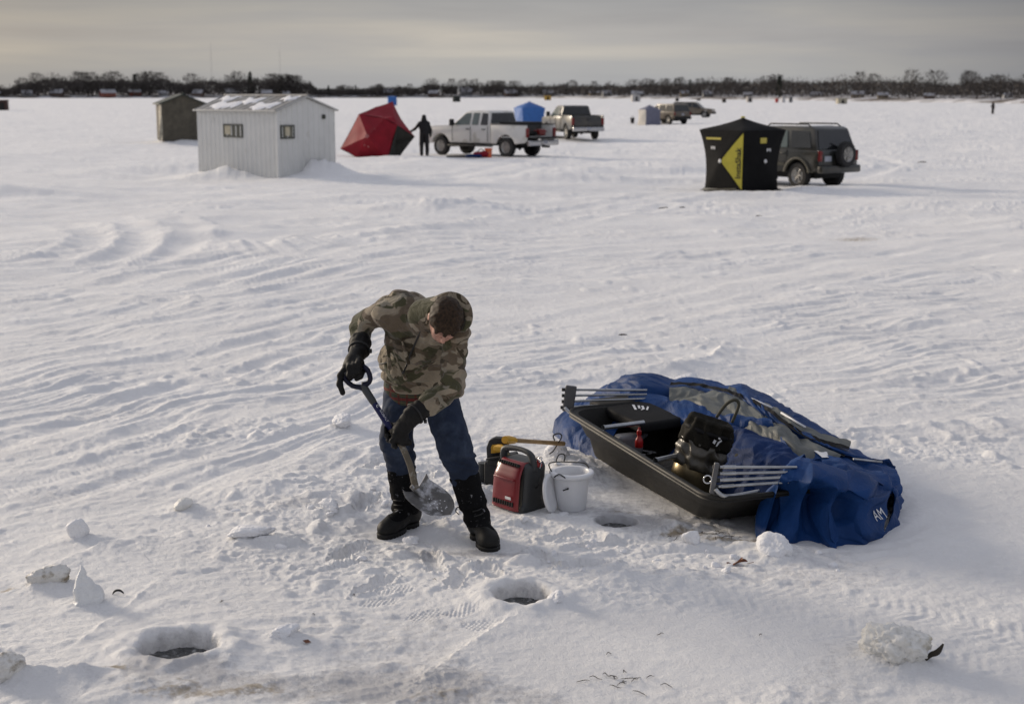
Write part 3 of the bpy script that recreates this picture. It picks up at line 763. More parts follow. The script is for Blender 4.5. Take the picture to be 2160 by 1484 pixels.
def black_tent():
    a = R(51.8); s = 1.43
    c = Vector((6.26, 38.8, 0)) + Vector((-math.cos(a), math.sin(a), 0)) * s / 2 + Vector((math.sin(a), math.cos(a), 0)) * s / 2
    # wall 0 faces -y local; rotate so wall 0 (left face) normal is (-sin a, -cos a)
    rz = -(math.pi / 2 - a) - 0.0
    rz = math.atan2(-math.cos(a), -math.sin(a)) + math.pi / 2
    t, W, roof = hub_tent('hub_tent', 'black pop-up ice tent with a yellow triangle panel beside the dark green jeep', (c.x, c.y, hz(c.x, c.y)), rz, 1.0, M_tblack, n=16)
    f = W[0]
    tri = []
    n = 14
    rows = []
    for i in range(n + 1):
        u = .06 + (.975 - .06) * i / n
        rows.append([f(u, (u - .015) * (-1 + 2 * j / n) * .96, off=.006) for j in range(n + 1)])
    pan = mk('yellow_panel', grid_surface(rows), M_tyellow, t)
    tx = text_mesh('InstaShak', .30, bold=.006)
    # subdivide then wrap the lettering on the panel, reading upward along the corner seam
    bm = bmesh.new()
    vs = [bm.verts.new(p) for p in tx[0]]
    for q in tx[1]:
        try: bm.faces.new([vs[i] for i in q])
        except ValueError: pass
    bmesh.ops.triangulate(bm, faces=bm.faces[:])
    v, fc = from_bm(bm)
    xs = [p[0] for p in v]; L = max(xs) - min(xs)
    v2 = []
    for p in v:
        vv = p[0] / L * 1.0 - .06; uu = .81 - p[1] / .30 * .34
        v2.append(f(uu, vv, off=.016))
    mk('lettering', (v2, fc), M_dkprint, pan, smooth=False)
    # window strips, hub caps, small emblems
    mk('window_strip', patch(lambda u, v: f(u, v, off=.012), 6, -.72, -.02, .69, .76), M_tyellow2, t)
    g = W[1]
    mk('window_strip', patch(lambda u, v: g(u, v, off=.012), 6, -.25, .08, .58, .76), M_tyellow2, t)
    for w_, u0, v0 in ((f, -.52, .42), (g, .1, .36)):
        e = [patch(lambda u, v: w_(u, v, off=.012), 3, u0 + i * .08, u0 + .055 + i * .08, v0 - .05 + .03 * (i % 2), v0 + .05) for i in range(3)]
        for q_ in e: mk('emblem', q_, M_wmark, t)
    for w_ in (f, g):
        mk('hub_cap', [xf(lathe([(0, .02), (.05, .015), (.06, 0)], 12), w_(0, 0, off=.01), (R(90), 0, 0 if w_ is f else R(90)))], M_wmark, t)
    mk('roof_cap', xf(lathe([(.07, 0), (.06, .03), (0, .05)], 12), (0, 0, 1.995)), M_tyellow, t)
    sk = []
    for k in range(4):
        q = W[k]
        def skirt(u, v, q=q): 
            x, y, z = q(u, -1, off=.02 + .22 * v * (1 + .5 * math.sin(u * 9 + k)))
            return (x, y, .02 + .03 * math.sin(u * 13 + k * 2) * v)
        sk.append(grid_surface([[skirt(-1 + i / 8, j / 3) for i in range(17)] for j in range(4)]))
    mk('skirt', sk, M_tblack, t)
    return t
black_tent()

def boards():
    t = thing('plank', 'weathered planks lying in the snow at the foot of the black tent', 'planks', (5.65, 38.55, hz(5.65, 38.5) + .02), R(-30))
    mk('board', box((0, 0, .04), (1.0, .16, .05), .008, rot=(0, R(2), 0)), M_palewood_lit, t, smooth=False)
    mk('board', box((.1, -.22, .06), (.75, .14, .05), .008, rot=(R(6), R(-3), R(6))), M_brownply, t, smooth=False)
boards()

def red_tent():
    o = (-5.6, 61.2, hz(-5.6, 61.2))
    t = thing('hub_tent', 'red pop-up ice tent tipped over and half folded beside the standing person', 'tent', o)
    P = RT
    def off(n): return A3(P[n]) - A3(o)
    def panel(ring, hub, m_, sag=.06, n=9, seed=0):
        # creased panel: triangles from the pushed-out hub to each edge, edges pulled in
        h = off(hub) if isinstance(hub, str) else A3(hub); out = []
        c = sum(off(q) for q in ring) / len(ring)
        for a, b in zip(ring, ring[1:] + ring[:1]):
            A, B = off(a), off(b); rows = []
            for i in range(n + 1):
                u = i / n; row = []
                for j in range(n + 1):
                    w_ = j / n; e = A + (B - A) * w_; e = e + (c - e) * sag * 4 * w_ * (1 - w_) * .6
                    q = h + (e - h) * u
                    q = q + A3((0, -.05, .02)) * float(n2(np.array([q[0] * 2.3]), np.array([q[2] * 2.3]), 70 + seed)[0]) * (4 * u * (1 - u))
                    row.append(q)
                rows.append(row)
            out.append(grid_surface([[tuple(p) for p in r_] for r_ in rows]))
        return out
    mk('wall_panel', panel(['P1', 'P2', 'P3', 'P4', 'P5', 'P6'], 'HA', M_tred), M_tred, t, sharp=35)
    mk('roof', panel(['P2', 'Q1', 'Q2', 'Q3', 'Q4', 'P4', 'P3'], 'HB', M_tred, seed=3), M_tred, t, sharp=35)
    mk('wall_panel', panel(['P1', 'BK1', 'BK3', 'Q2', 'Q1', 'P2'], 'BH', M_tred, seed=5), M_tred, t, sharp=35)
    mk('wall_panel', panel(['BK1', 'BK2', 'C1', 'Q4', 'Q3', 'Q2', 'BK3'], 'BJ', M_tred, seed=6), M_tred, t, sharp=35)
    mk('opening_shade', panel(['P4', 'Q4', 'C1', 'P5'], 'CI', M_dkint, seed=8), M_dkint, t, sharp=35)  # dark sheet across the open base stands for the shade inside
    mk('snow_skirt', panel(['P6', 'P5', 'C1', 'BK2', 'BK1', 'P1'], 'BF', M_dkint, seed=9), M_dkint, t, sharp=35)
    h = off('HA')
    m_fr = mat('faded_red_print', (.34, .11, .11), .6)
    for dx, dz, s in ((-.02, .02, .20), (.02, -.42, .08), (-.14, -.36, .08), (.30, .30, .05)):
        mk('emblem', ([tuple(h + A3((dx + a, -.035 + .10 * abs(dx) + .2 * abs(dz), dz + b))) for a, b in ((-s / 2, 0), (0, -s / 2), (s / 2, 0), (0, s / 2))], [(0, 1, 2, 3)]), m_fr, t, smooth=False)
    return t
def A3(v): return np.array(v, float)
RT = {'P1': (-7.327, 61.2, .36), 'P2': (-6.471, 60.9, 1.83), 'P3': (-5.32, 60.4, 1.66), 'P4': (-4.82, 60.5, 1.38), 'P5': (-5.22, 60.3, -.04), 'P6': (-6.63, 60.8, .03), 'HA': (-6.02, 59.9, .92),
 'Q1': (-5.82, 61.6, 2.12), 'Q2': (-5.14, 62.2, 2.35), 'Q3': (-4.76, 61.9, 1.60), 'Q4': (-4.165, 61.7, .86), 'HB': (-4.98, 60.85, 1.72), 'C1': (-4.86, 61.1, -.06), 'BK1': (-7.2, 62.3, .35), 'BK2': (-5.6, 62.6, -.03), 'BK3': (-6.2, 62.5, 1.75), 'BH': (-6.5, 62.0, 1.4), 'BJ': (-5.3, 62.7, 1.0), 'CI': (-4.95, 61.3, .6), 'BF': (-6.0, 61.5, .0)}
red_tent()

hub_tent('hub_tent', 'bright blue pop-up tent seen over the bed of the white pickup', (1.35, 112, hz(1.3, 112) - .15), R(20), 1.12, M_tblue, s0=1.75, s1=1.72, zt=1.55, zp=2.0, n=8)
hub_tent('hub_tent', 'small slate blue hub tent standing left of the distant tan vehicle', (12.2, 128, hz(12.2, 128)), R(22), .92, M_tgrey, s0=1.75, s1=1.65, zt=1.5, zp=1.98, n=8, side=M_tpale)
t_, W_, r_ = hub_tent('hub_tent', 'distant blue upright shelter behind the tip of the red tent', (-29.2, 352, hz(-29, 352) - .1), R(5), 1.25, M_tblue, s0=1.75, s1=1.75, zt=1.8, zp=1.95, n=4)
# ------------------------------------------------------------------ vehicles
M_tyre = mat('tyre_rubber', (.018, .018, .018), .8, var=.3, bump=.004, bscale=30)
M_rim = mat('alloy_rim', (.36, .35, .33), .35, metal=.7, var=.15)
M_glass = glass_mat('tinted_glass')
M_glass2 = mat('clear_car_glass', (.10, .125, .12), .1, spec=.6, var=.25, vscale=2)
M_chrome = mat('bumper_steel', (.45, .45, .46), .25, metal=.85, var=.1)
M_red = mat('tail_lamp', (.16, .010, .010), .2, var=.2)
M_lampw = mat('clear_lamp', (.55, .55, .52), .15, var=.1)
M_under = mat('underbody_black', (.012, .012, .012), .8)
M_plate = mat('number_plate', (.35, .37, .42), .5, var=.1)

def car_paint(name, col, dirt, thr=.55, rough=.35):
    return mat(name, col, rough, var=.06, vscale=1.5, coat=.3, dirt=dirt, dscale=1.6, dthr=thr)

def arc_under(cx, cz, r, zb, n=9):
    """points of a wheel arch walked from front (+x) to rear"""
    a0 = math.asin(max(-1, min(1, (zb - cz) / r)))
    return [(cx + r * math.cos(a0 + (math.pi - 2 * a0) * i / n), cz + r * math.sin(a0 + (math.pi - 2 * a0) * i / n)) for i in range(n + 1)]

def side_solid(outline, hw, bev=.04, seg=2, tuck=.06, z_belt=None):
    """solid from a side outline: sides lean in slightly below and above the belt"""
    vf = prism(outline, 'y', -hw, hw)
    if z_belt:
        vf = ([(x, y * (1 - tuck * min(1, abs(z - z_belt) / .7) ** 1.5), z) for x, y, z in vf[0]], vf[1])
    return bevelled(vf, bev, seg, ang=35)

def wheel(parent, x, y, r, w, rim=.62, spare=None):
    s = 1 if y > 0 else -1
    prof = [(r * rim, -w / 2), (r * .93, -w / 2), (r * .985, -w * .40), (r, -w * .25), (r, w * .25), (r * .985, w * .40), (r * .93, w / 2), (r * rim, w / 2), (r * rim * .96, 0)]
    ty = lathe(prof[:-1] + [prof[0]], 28)
    tr = []
    for k in range(28):
        a = 2 * math.pi * k / 28
        tr.append(xf(box((r, 0, 0), (.02, .05, w * .8)), (0, 0, 0), (0, 0, a)))
    disc = [lathe([(0, w * .28), (r * .12, w * .30), (r * .2, w * .22), (r * rim * .8, w * .26), (r * rim * .98, w * .46), (r * rim * 1.02, w * .46), (r * rim, w * .2), (r * rim, -w * .4)], 28)]
    for k in range(6):
        a = 2 * math.pi * k / 6
        disc.append(xf(box((r * rim * .52, 0, w * .33), (r * rim * .8, r * .13, w * .12), .012), (0, 0, 0), (0, 0, a)))
    rot = (R(-90) * s, 0, 0) if spare is None else spare[1]
    loc = (x, y, r) if spare is None else spare[0]
    o = mk('wheel', xf(join(ty, *tr), loc, rot), M_tyre, parent, sharp=40)
    mk('rim', xf(join(*disc), loc, rot), M_rim, o, sharp=40)
    return o

def side_poly(pts, hw_fn, s, off=.012, th=.02):
    V = [(x, s * (hw_fn(z) + off), z) for x, z in pts] + [(x, s * (hw_fn(z) + off - th), z) for x, z in pts]
    n = len(pts)
    return fixn((V, [tuple(range(n)), tuple(range(n, 2 * n))] + [(i, (i + 1) % n, n + (i + 1) % n, n + i) for i in range(n)]))

def vehicle(label, cat, name, loc, heading, paint, P, group=None):
    """P: dict of the vehicle's shape. Local +x is forward."""
    t = thing(name, label, cat, loc, heading, group)
    hw, zb, zr = P['hw'], P['belt'], P['roof']; r = P['tyre']; fx, rx = P['fx'], P['rx']
    ro = P.get('roofhw', hw - .17)
    def hwf(z): return hw - .015 + (ro - hw) * max(0, (z - zb) / (zr - zb))
    low = P['low']; gnd = P['sill']
    outline = low[0] + arc_under(rx, r, r * 1.25, gnd)[::-1] + arc_under(fx, r, r * 1.25, gnd)[::-1]
    # low[0]: walked from front bottom over the hood to the rear bottom; then back along the sill
    outline = low[0] + [(x, z) for x, z in reversed(arc_under(rx, r, r * 1.25, gnd))] + [(x, z) for x, z in reversed(arc_under(fx, r, r * 1.25, gnd))]
    parts = [side_solid(outline, hw, .05, 2, .07, zb - .25)]
    mk('body', parts, paint, t, sharp=30)
    # greenhouse
    G = P['cab']
    V = prism(G, 'y', -1, 1)
    V = ([(x, y * hwf(z), z) for x, y, z in V[0]], V[1])
    mk('cab', bevelled(V, .035, 2, 20), paint, t, sharp=30)
    for s in (1, -1):
        for i, wpts in enumerate(P['windows']):
            mk('side_window', side_poly(wpts, hwf, s), P.get('glass', [M_glass] * 9)[i], t, smooth=False)
    for key, nm in (('windshield', 'windshield'), ('rearglass', 'rear_window')):
        if key not in P: continue
        (x0, z0), (x1, z1) = P[key]
        sg = 1 if key == 'windshield' else -1
        d = Vector((x1 - x0, 0, z1 - z0)).normalized(); nrm = Vector((d.z, 0, -d.x)) * (1 if d.z > 0 else -1)
        nrm = Vector((abs(d.z) * sg, 0, abs(d.x)))
        a, b_ = hwf(z0) - .09, hwf(z1) - .09
        V = [(x0, -a, z0), (x0, a, z0), (x1, b_, z1), (x1, -b_, z1)]
        V2 = [tuple(Vector(p) + nrm * .014) for p in V]; V1 = [tuple(Vector(p) - nrm * .02) for p in V]
        mk(nm, fixn((V1 + V2, [(0, 1, 2, 3), (4, 5, 6, 7), (0, 1, 5, 4), (1, 2, 6, 5), (2, 3, 7, 6), (3, 0, 4, 7)])), M_glass, t, smooth=False)
    for x in (fx, rx):
        for s in (1, -1): wheel(t, x, s * (hw - .14), r, .24)
    mk('chassis', [box(((fx + rx) / 2, 0, r + .02), (fx - rx + .9, 1.1, .22), .03), tube([(fx, -hw + .2, r), (fx, hw - .2, r)], .06, 8), tube([(rx, -hw + .2, r), (rx, hw - .2, r)], .06, 8), lathe([(0, -.14), (.14, 0), (0, .14)], 10, (rx, 0, r))], M_under, t, smooth=False)
    if 'arch' in P:
        for x in (fx, rx):
            for s in (1, -1):
                A = arc_under(x, r, r * 1.27, gnd, 12)
                rows = [[(px, s * (hw + o1), pz) for px, pz in [(x + (q[0] - x) * k, r + (q[1] - r) * k) for q in A]] for o1, k in ((-.03, .99), (.03, .99), (.035, 1.12), (-.02, 1.15))]
                mk('wheel_arch_trim', grid_surface(rows), P['arch'], t)
    for s in (1, -1):
        mk('wing_mirror', [box((P['mirror'][0], s * (hw + .10), P['mirror'][1]), (.10, .20, .20), .03), box((P['mirror'][0], s * (hw - .02), P['mirror'][1] - .06), (.06, .16, .05), .01)], P.get('mirror_mat', M_black), t, sharp=30)
        for (lx, lz, lw, lh) in P['tail']:
            mk('tail_lamp', box((lx, s * (hw - lw / 2 - .02), lz), (.10, lw, lh), .02), M_red, t, sharp=30)
        lx, lz, lw, lh = P['head']
        mk('headlight', box((lx, s * (hw - lw / 2 - .06), lz), (.10, lw, lh), .02), M_lampw, t, sharp=30)
        for hx_, hz_ in P['handles']:
            mk('door_handle', box((hx_, s * (hw + .005), hz_), (.18, .03, .035), .008), P.get('handle_mat', paint), t, sharp=30)
        for sx, z0, z1 in P['seams']:
            mk('door_seam', box((sx, s * (hw - .002), (z0 + z1) / 2), (.012, .02, z1 - z0)), M_under, t, smooth=False)
    for nm, bx in P['extra']:
        mk(nm, bx[0], bx[1], t, sharp=30)
    return t

def pickup(label, loc, heading, paint, sc=1.0, open_bed=True, canopy=False, arch=None):
    hw = 1.0; r = .41; fx, rx = 1.93, -1.93
    low = [[(2.62, .55), (2.98, .60), (3.0, 1.0), (2.96, 1.18), (2.85, 1.25), (2.2, 1.31), (1.40, 1.34), (1.25, 1.35), (-1.02, 1.32), (-1.06, .62)]]
    P = dict(hw=hw, belt=1.32, roof=1.98, roofhw=.80, tyre=r, fx=fx, rx=rx, low=None, sill=.56,
             cab=[(1.30, 1.26), (.50, 1.92), (.25, 1.98), (-.80, 1.98), (-.93, 1.92), (-1.02, 1.26)],
             windows=[[(1.08, 1.36), (.47, 1.86), (.15, 1.88), (.15, 1.36)], [(.02, 1.36), (.02, 1.88), (-.34, 1.88), (-.34, 1.36)], [(-.50, 1.36), (-.50, 1.88), (-.82, 1.86), (-.90, 1.36)]],
             glass=[M_glass2, M_glass2, M_glass], windshield=((1.24, 1.34), (.56, 1.88)), rearglass=((-1.0, 1.40), (-.94, 1.86)),
             mirror=(1.02, 1.42), head=(2.97, .98, .30, .22), tail=[(-3.13, 1.08, .14, .42)], handles=[(.25, 1.17), (-.70, 1.17)], seams=[(1.15, .62, 1.30), (.09, .60, 1.30), (-.93, .62, 1.30)], extra=[])
    # cab + hood outline ends at the cab back; bed built as its own open box
    gnd = .56
    t = thing('pickup_truck', label, 'pickup truck', loc, heading)
    t.scale = (sc, sc, sc)
    def hwf(z): return hw - .015 + (.80 - hw) * max(0, (z - 1.32) / .66)
    outline = low[0] + [(-1.06, gnd)] + list(reversed(arc_under(fx, r, .55, gnd)))
    mk('body', side_solid(outline, hw, .05, 2, .06, 1.05), paint, t, sharp=30)
    V = prism(P['cab'], 'y', -1, 1)
    mk('cab', bevelled(([(x, y * hwf(z), z) for x, y, z in V[0]], V[1]), .04, 2, 20), paint, t, sharp=30)
    bo = [(-1.10, 1.40), (-3.12, 1.38), (-3.14, .70), (-3.0, .62)] + list(reversed(arc_under(rx, r, .55, gnd))) + [(-1.10, gnd)]
    bed = []
    for s in (1, -1):
        q = prism(bo, 'y', s * (hw - .09), s * hw)
        bed.append(bevelled(q, .03, 2, 35))
    bed += [box((-2.1, 0, .86), (2.0, 2 * hw - .2, .06)), box((-1.13, 0, 1.1), (.05, 2 * hw - .2, .55), .01)]
    mk('bed', bed, paint, t, sharp=30)
    mk('bed_rail_cap', [box((-2.1, s * (hw - .05), 1.405), (2.04, .14, .035), .01) for s in (1, -1)], M_black, t, sharp=30)
    if not open_bed:
        tg = mk('tailgate', [bevelled(box((-3.12, 0, 1.06), (.08, 2 * hw - .34, .62)), .02), box((-3.17, 0, 1.30), (.03, 1.4, .06), .01), box((-3.165, 0, 1.0), (.012, 1.3, .3), .004)], paint, t, sharp=30)
        mk('tailgate_handle', box((-3.175, 0, 1.18), (.03, .22, .07), .01), M_black, tg, sharp=30)
    else:
        tg = mk('tailgate', bevelled(box((-3.40, 0, .84), (.56, 2 * hw - .2, .07)), .015), M_under, t, sharp=30)
    for s in (1, -1):
        for i, wp in enumerate(P['windows']):
            mk('side_window', side_poly(wp, hwf, s), P['glass'][i], t, smooth=False)
    def pane(nm, x0, z0, x1, z1, sg):
        d = Vector((x1 - x0, 0, z1 - z0)).normalized(); nrm = Vector((abs(d.z) * sg, 0, abs(d.x)))
        a, b_ = hwf(z0) - .10, hwf(z1) - .10
        V = [(x0, -a, z0), (x0, a, z0), (x1, b_, z1), (x1, -b_, z1)]
        mk(nm, fixn(([tuple(Vector(p) - nrm * .02) for p in V] + [tuple(Vector(p) + nrm * .016) for p in V], [(0, 1, 2, 3), (4, 5, 6, 7), (0, 1, 5, 4), (1, 2, 6, 5), (2, 3, 7, 6), (3, 0, 4, 7)])), M_glass, t, smooth=False)
    pane('windshield', 1.26, 1.32, .53, 1.90, 1); pane('rear_window', -1.01, 1.44, -.935, 1.88, -1)
    for x in (fx, rx):
        for s in (1, -1): wheel(t, x, s * (hw - .15), r, .26)
    if arch:
        for x in (fx, rx):
            for s in (1, -1):
                A = arc_under(x, r, .56, gnd, 12)
                rows = [[(x + (q[0] - x) * k, s * (hw + o1), r + (q[1] - r) * k) for q in A] for o1, k in ((-.03, .98), (.04, .98), (.05, 1.10), (-.02, 1.15))]
                mk('wheel_arch_trim', grid_surface(rows), arch, t)
    mk('chassis', [box((0, 0, .55), (5.2, 1.0, .18), .03)] + [tube([(x, -.8, r), (x, .8, r)], .07, 8) for x in (fx, rx)] + [lathe([(0, -.16), (.17, 0), (0, .16)], 10, (rx, 0, r))], M_under, t, smooth=False)
    mk('bumper', [bevelled(box((3.03, 0, .62), (.16, 1.98, .24)), .04)], M_chrome, t, sharp=30)
    mk('bumper', [bevelled(box((-3.26, 0, .62), (.22, 1.94, .24)), .04), box((-3.36, 0, .66), (.06, .5, .12), .01)], M_chrome, t, sharp=30)
    mk('number_plate', box((-3.385, 0, .66), (.02, .31, .15), .004), M_plate, t, smooth=False)
    mk('tow_hitch', [box((-3.40, 0, .46), (.4, .09, .09), .01)], M_under, t, smooth=False)
    mk('grille', [box((2.985, 0, .94), (.05, 1.1, .34), .015)], M_chrome, t, sharp=30)
    mk('running_board', [box((.1, s * (hw + .02), .45), (2.6, .16, .06), .02) for s in (1, -1)], M_black, t, sharp=30)
    for s in (1, -1):
        mk('wing_mirror', [bevelled(box((1.05, s * (hw + .17), 1.46), (.12, .24, .30)), .03), box((1.05, s * (hw + .02), 1.40), (.05, .2, .05), .01)], M_black, t, sharp=30)
        mk('tail_lamp', bevelled(box((-3.13, s * (hw - .07), 1.06), (.09, .16, .40)), .02), M_red, t, sharp=30)
        mk('headlight', bevelled(box((2.96, s * (hw - .2), .98), (.10, .30, .22)), .02), M_lampw, t, sharp=30)
        for hx_ in (.26, -.68): mk('door_handle', box((hx_, s * (hw + .008), 1.17), (.2, .035, .04), .008), M_black, t, sharp=30)
        for sx in (1.18, .09, -.92): mk('door_seam', box((sx, s * (hw - .003), .97), (.014, .02, .66)), M_under, t, smooth=False)
    if canopy:
        mk('cab_visor', [box((-.9, 0, 2.0), (.4, 1.2, .04), .01)], M_black, t)
    return t

p_white = car_paint('dirty_white_paint', (.66, .65, .62), (.47, .45, .40), .60)
p_grey = car_paint('dirty_charcoal_paint', (.038, .038, .038), (.06, .056, .047), .57)
p_jeep = car_paint('dark_green_paint', (.016, .018, .016), (.038, .035, .028), .54)
p_tan = car_paint('muddy_bronze_paint', (.10, .078, .055), (.15, .12, .085), .5)
M_archtan = mat('dusty_arch_plastic', (.10, .094, .072), .7, var=.2)

PICK = pickup('white crew-cab pickup with its tailgate down beside the red tent', (-1.12, 63.5, hz(-1, 63)), math.atan2(.643, -.766), p_white, sc=.985, open_bed=True)
pickup('charcoal pickup seen from behind, parked beyond the white pickup', (3.55, 86.2, hz(3.5, 85)), math.atan2(.96, -.27), p_grey, sc=.98, open_bed=False)

# cargo in the open bed
cx, cy = math.cos(math.atan2(.643, -.766)), math.sin(math.atan2(.643, -.766))
def bedpt(lx, ly): return (-1.12 + .985 * (cx * lx - cy * ly), 63.5 + .985 * (cy * lx + cx * ly))
zb_ = hz(-1, 63) + .985 * .89
def cargo():
    x, y = bedpt(-2.0, 0)
    t = thing('gear_case', 'black gear case loaded in the bed of the white pickup', 'case', (x, y, zb_), math.atan2(.643, -.766))
    mk('case_body', bevelled(box((0, 0, .26), (1.3, 1.3, .50)), .05), M_black, t, sharp=30)
    mk('lid', bevelled(box((0, 0, .56), (1.34, 1.34, .10)), .03), M_under, t, sharp=30)
    x, y = bedpt(-3.2, .1)
    t = thing('engine_auger', 'dark power auger with red housing lying on the lowered tailgate', 'ice auger', (x, y, zb_ + .02), math.atan2(.643, -.766) + R(70))
    mk('engine', [bevelled(box((0, 0, .16), (.34, .3, .28)), .05), tube([(-.3, .0, .2), (.35, .02, .24)], .025, 8)], M_red, t, sharp=30)
    mk('screw', [tube([(.2, 0, .1), (.9, 0, .08)], .05, 8)] + [xf(lathe([(.05, 0), (.11, .01), (.05, .02)], 14), (.3 + .1 * i, 0, .1), (0, R(80), 0)) for i in range(6)], M_under, t, sharp=30)
cargo()

# jeep (boxy wagon with a spare wheel on its tailgate)
def jeep(loc, heading):
    hw = .90; r = .37
    P = dict(hw=hw, belt=1.12, roof=1.76, roofhw=.74, tyre=r, fx=1.32, rx=-1.32, sill=.46,
             low=[[(1.85, .45), (2.14, .50), (2.18, .85), (2.08, .98), (1.05, 1.08), (.95, 1.12), (-2.10, 1.12), (-2.16, 1.0), (-2.16, .55), (-1.85, .46)]],
             cab=[(1.00, 1.06), (.28, 1.70), (.05, 1.76), (-1.70, 1.76), (-1.86, 1.70), (-2.08, 1.06)],
             windows=[[(.80, 1.17), (.28, 1.62), (.0, 1.65), (.0, 1.17)], [(-.10, 1.17), (-.10, 1.65), (-.80, 1.65), (-.90, 1.17)], [(-1.04, 1.17), (-.96, 1.65), (-1.66, 1.63), (-1.84, 1.17)]],
             glass=[M_glass2, M_glass2, M_glass], windshield=((.96, 1.12), (.34, 1.67)), rearglass=((-2.06, 1.14), (-1.89, 1.66)),
             mirror=(.72, 1.2), head=(2.12, .82, .24, .2), tail=[(-2.14, .94, .13, .30)], handles=[(.08, 1.0), (-.76, 1.0)], seams=[(.95, .55, 1.1), (-.05, .5, 1.1), (-.90, .8, 1.1)], arch=M_archtan, extra=[])
    P['extra'] = [('bumper', (bevelled(box((-2.2, 0, .56), (.22, 1.76, .22)), .05), p_jeep)), ('bumper', (bevelled(box((2.16, 0, .56), (.18, 1.76, .22)), .05), p_jeep)),
                  ('grille', (join(*[box((2.18, -.3 + .1 * i, .84), (.03, .05, .2), .005) for i in range(7)]), M_under)),
                  ('roof_rail', (join(*[tube([(.1, s * .66, 1.76), (.0, s * .66, 1.83), (-1.5, s * .66, 1.83), (-1.62, s * .66, 1.76)], .022, 8) for s in (1, -1)]), M_black)),
                  ('number_plate', (box((-2.18, .5, .86), (.02, .3, .15), .004), M_plate)),
                  ('side_moulding', (join(*[box((-.0, s * (hw + .006), .68), (1.7, .03, .09), .01) for s in (1, -1)]), M_archtan)),
                  ('rear_wiper', (tube([(-2.08, -.1, 1.17), (-2.05, .25, 1.3)], .012, 6), M_black)),
                  ('roof_snow', (xf(box((0, 0, 0), (1.2, .9, .02), .008), (-.9, 0, 1.772)), M_snowpatch))]
    t = vehicle('dark green jeep with a spare wheel on its tailgate, parked behind the black tent', 'jeep', 'off_road_car', loc, heading, p_jeep, P)
    wheel(t, 0, 1, .35, .22, spare=((-2.33, -.12, .98), (R(0), R(-90), 0))); return t
    return t
# forward = (-.74,.67): the rear faces the camera's right
jh = math.atan2(.775, -.63)
jf = Vector((math.cos(jh), math.sin(jh), 0)); jl = Vector((-math.sin(jh), math.cos(jh), 0))
jo = Vector((8.37, 41.3, 0)) + jf * 1.32 - jl * .76
jeep((jo.x, jo.y, hz(jo.x, jo.y) - .03), jh).scale = (.93, 1, 1)

def far_suv(label, loc, heading, name='parked_suv'):
    hw = .95; r = .38
    P = dict(hw=hw, belt=1.12, roof=1.80, roofhw=.80, tyre=r, fx=1.5, rx=-1.5, sill=.45,
             low=[[(2.0, .45), (2.40, .50), (2.42, .88), (2.3, 1.0), (1.25, 1.10), (1.1, 1.12), (-2.3, 1.12), (-2.40, .95), (-2.40, .55), (-2.0, .45)]],
             cab=[(1.20, 1.06), (.45, 1.74), (.2, 1.80), (-2.0, 1.80), (-2.12, 1.74), (-2.32, 1.06)],
             windows=[[(1.0, 1.17), (.45, 1.66), (.1, 1.70), (.1, 1.17)], [(.0, 1.17), (.0, 1.70), (-.95, 1.70), (-.95, 1.17)], [(-1.08, 1.17), (-1.08, 1.70), (-1.95, 1.68), (-2.08, 1.17)]],
             windshield=((1.16, 1.12), (.5, 1.72)), rearglass=((-2.30, 1.14), (-2.14, 1.7)),
             mirror=(.9, 1.2), head=(2.38, .84, .26, .2), tail=[(-2.37, .95, .14, .3)], handles=[(.2, 1.0), (-.8, 1.0)], seams=[(1.1, .5, 1.1), (.05, .5, 1.1), (-1.0, .6, 1.1)], extra=[])
    P['extra'] = [('bumper', (bevelled(box((-2.44, 0, .56), (.2, 1.8, .24)), .05), M_under)), ('bumper', (bevelled(box((2.44, 0, .56), (.2, 1.8, .24)), .05), M_under)), ('number_plate', (box((-2.44, 0, .86), (.02, .3, .15), .004), M_plate))]
    return vehicle(label, 'SUV', name, loc, heading, p_tan, P)
far_suv('muddy bronze SUV seen from behind beside the slate blue tent', (14.0, 130.5, hz(14, 130)), math.atan2(.86, -.50))
far_suv('muddy bronze SUV seen from its side, parked behind the other one', (20.9, 166.5, hz(21, 166)), math.atan2(-.32, .95))
# ------------------------------------------------------------------ far shore
SH = [(-640, 900), (-420, 980), (-363, 1010), (-150, 1080), (0, 1080), (70, 850), (121, 690), (142, 470), (158, 400), (200, 360), (330, 330)]
SHC = catmull([np.array(p, float) for p in SH], 12)
M_bank = mat('snowy_bank', (.60, .60, .62), .8, var=.15, vscale=.05, dirt=(.12, .10, .085), dscale=.06, dthr=.5)
M_bare = mat('bare_twigs', (.062, .054, .049), .9, var=.35, vscale=.12)
M_conifer = mat('conifer_needles', (.020, .028, .020), .9, var=.3, vscale=.2)
M_trunk = mat('bark', (.06, .052, .045), .9, var=.3)
M_wallp = [mat('house_wall_' + n, c, .8, var=.1) for n, c in (('white', (.50, .50, .49)), ('grey', (.25, .25, .25)), ('tan', (.30, .25, .18)), ('brown', (.14, .10, .08)), ('red', (.22, .07, .045)))]
M_hroof = mat('snowy_house_roof', (.40, .40, .42), .7, var=.15, vscale=.3)
M_hwin = mat('house_window', (.03, .03, .035), .2)

def shore_n(i):
    a = SHC[max(i - 1, 0)]; b = SHC[min(i + 1, len(SHC) - 1)]; d = (b - a) / np.linalg.norm(b - a)
    return np.array((-d[1], d[0]))           # pointing inland (away from the camera)

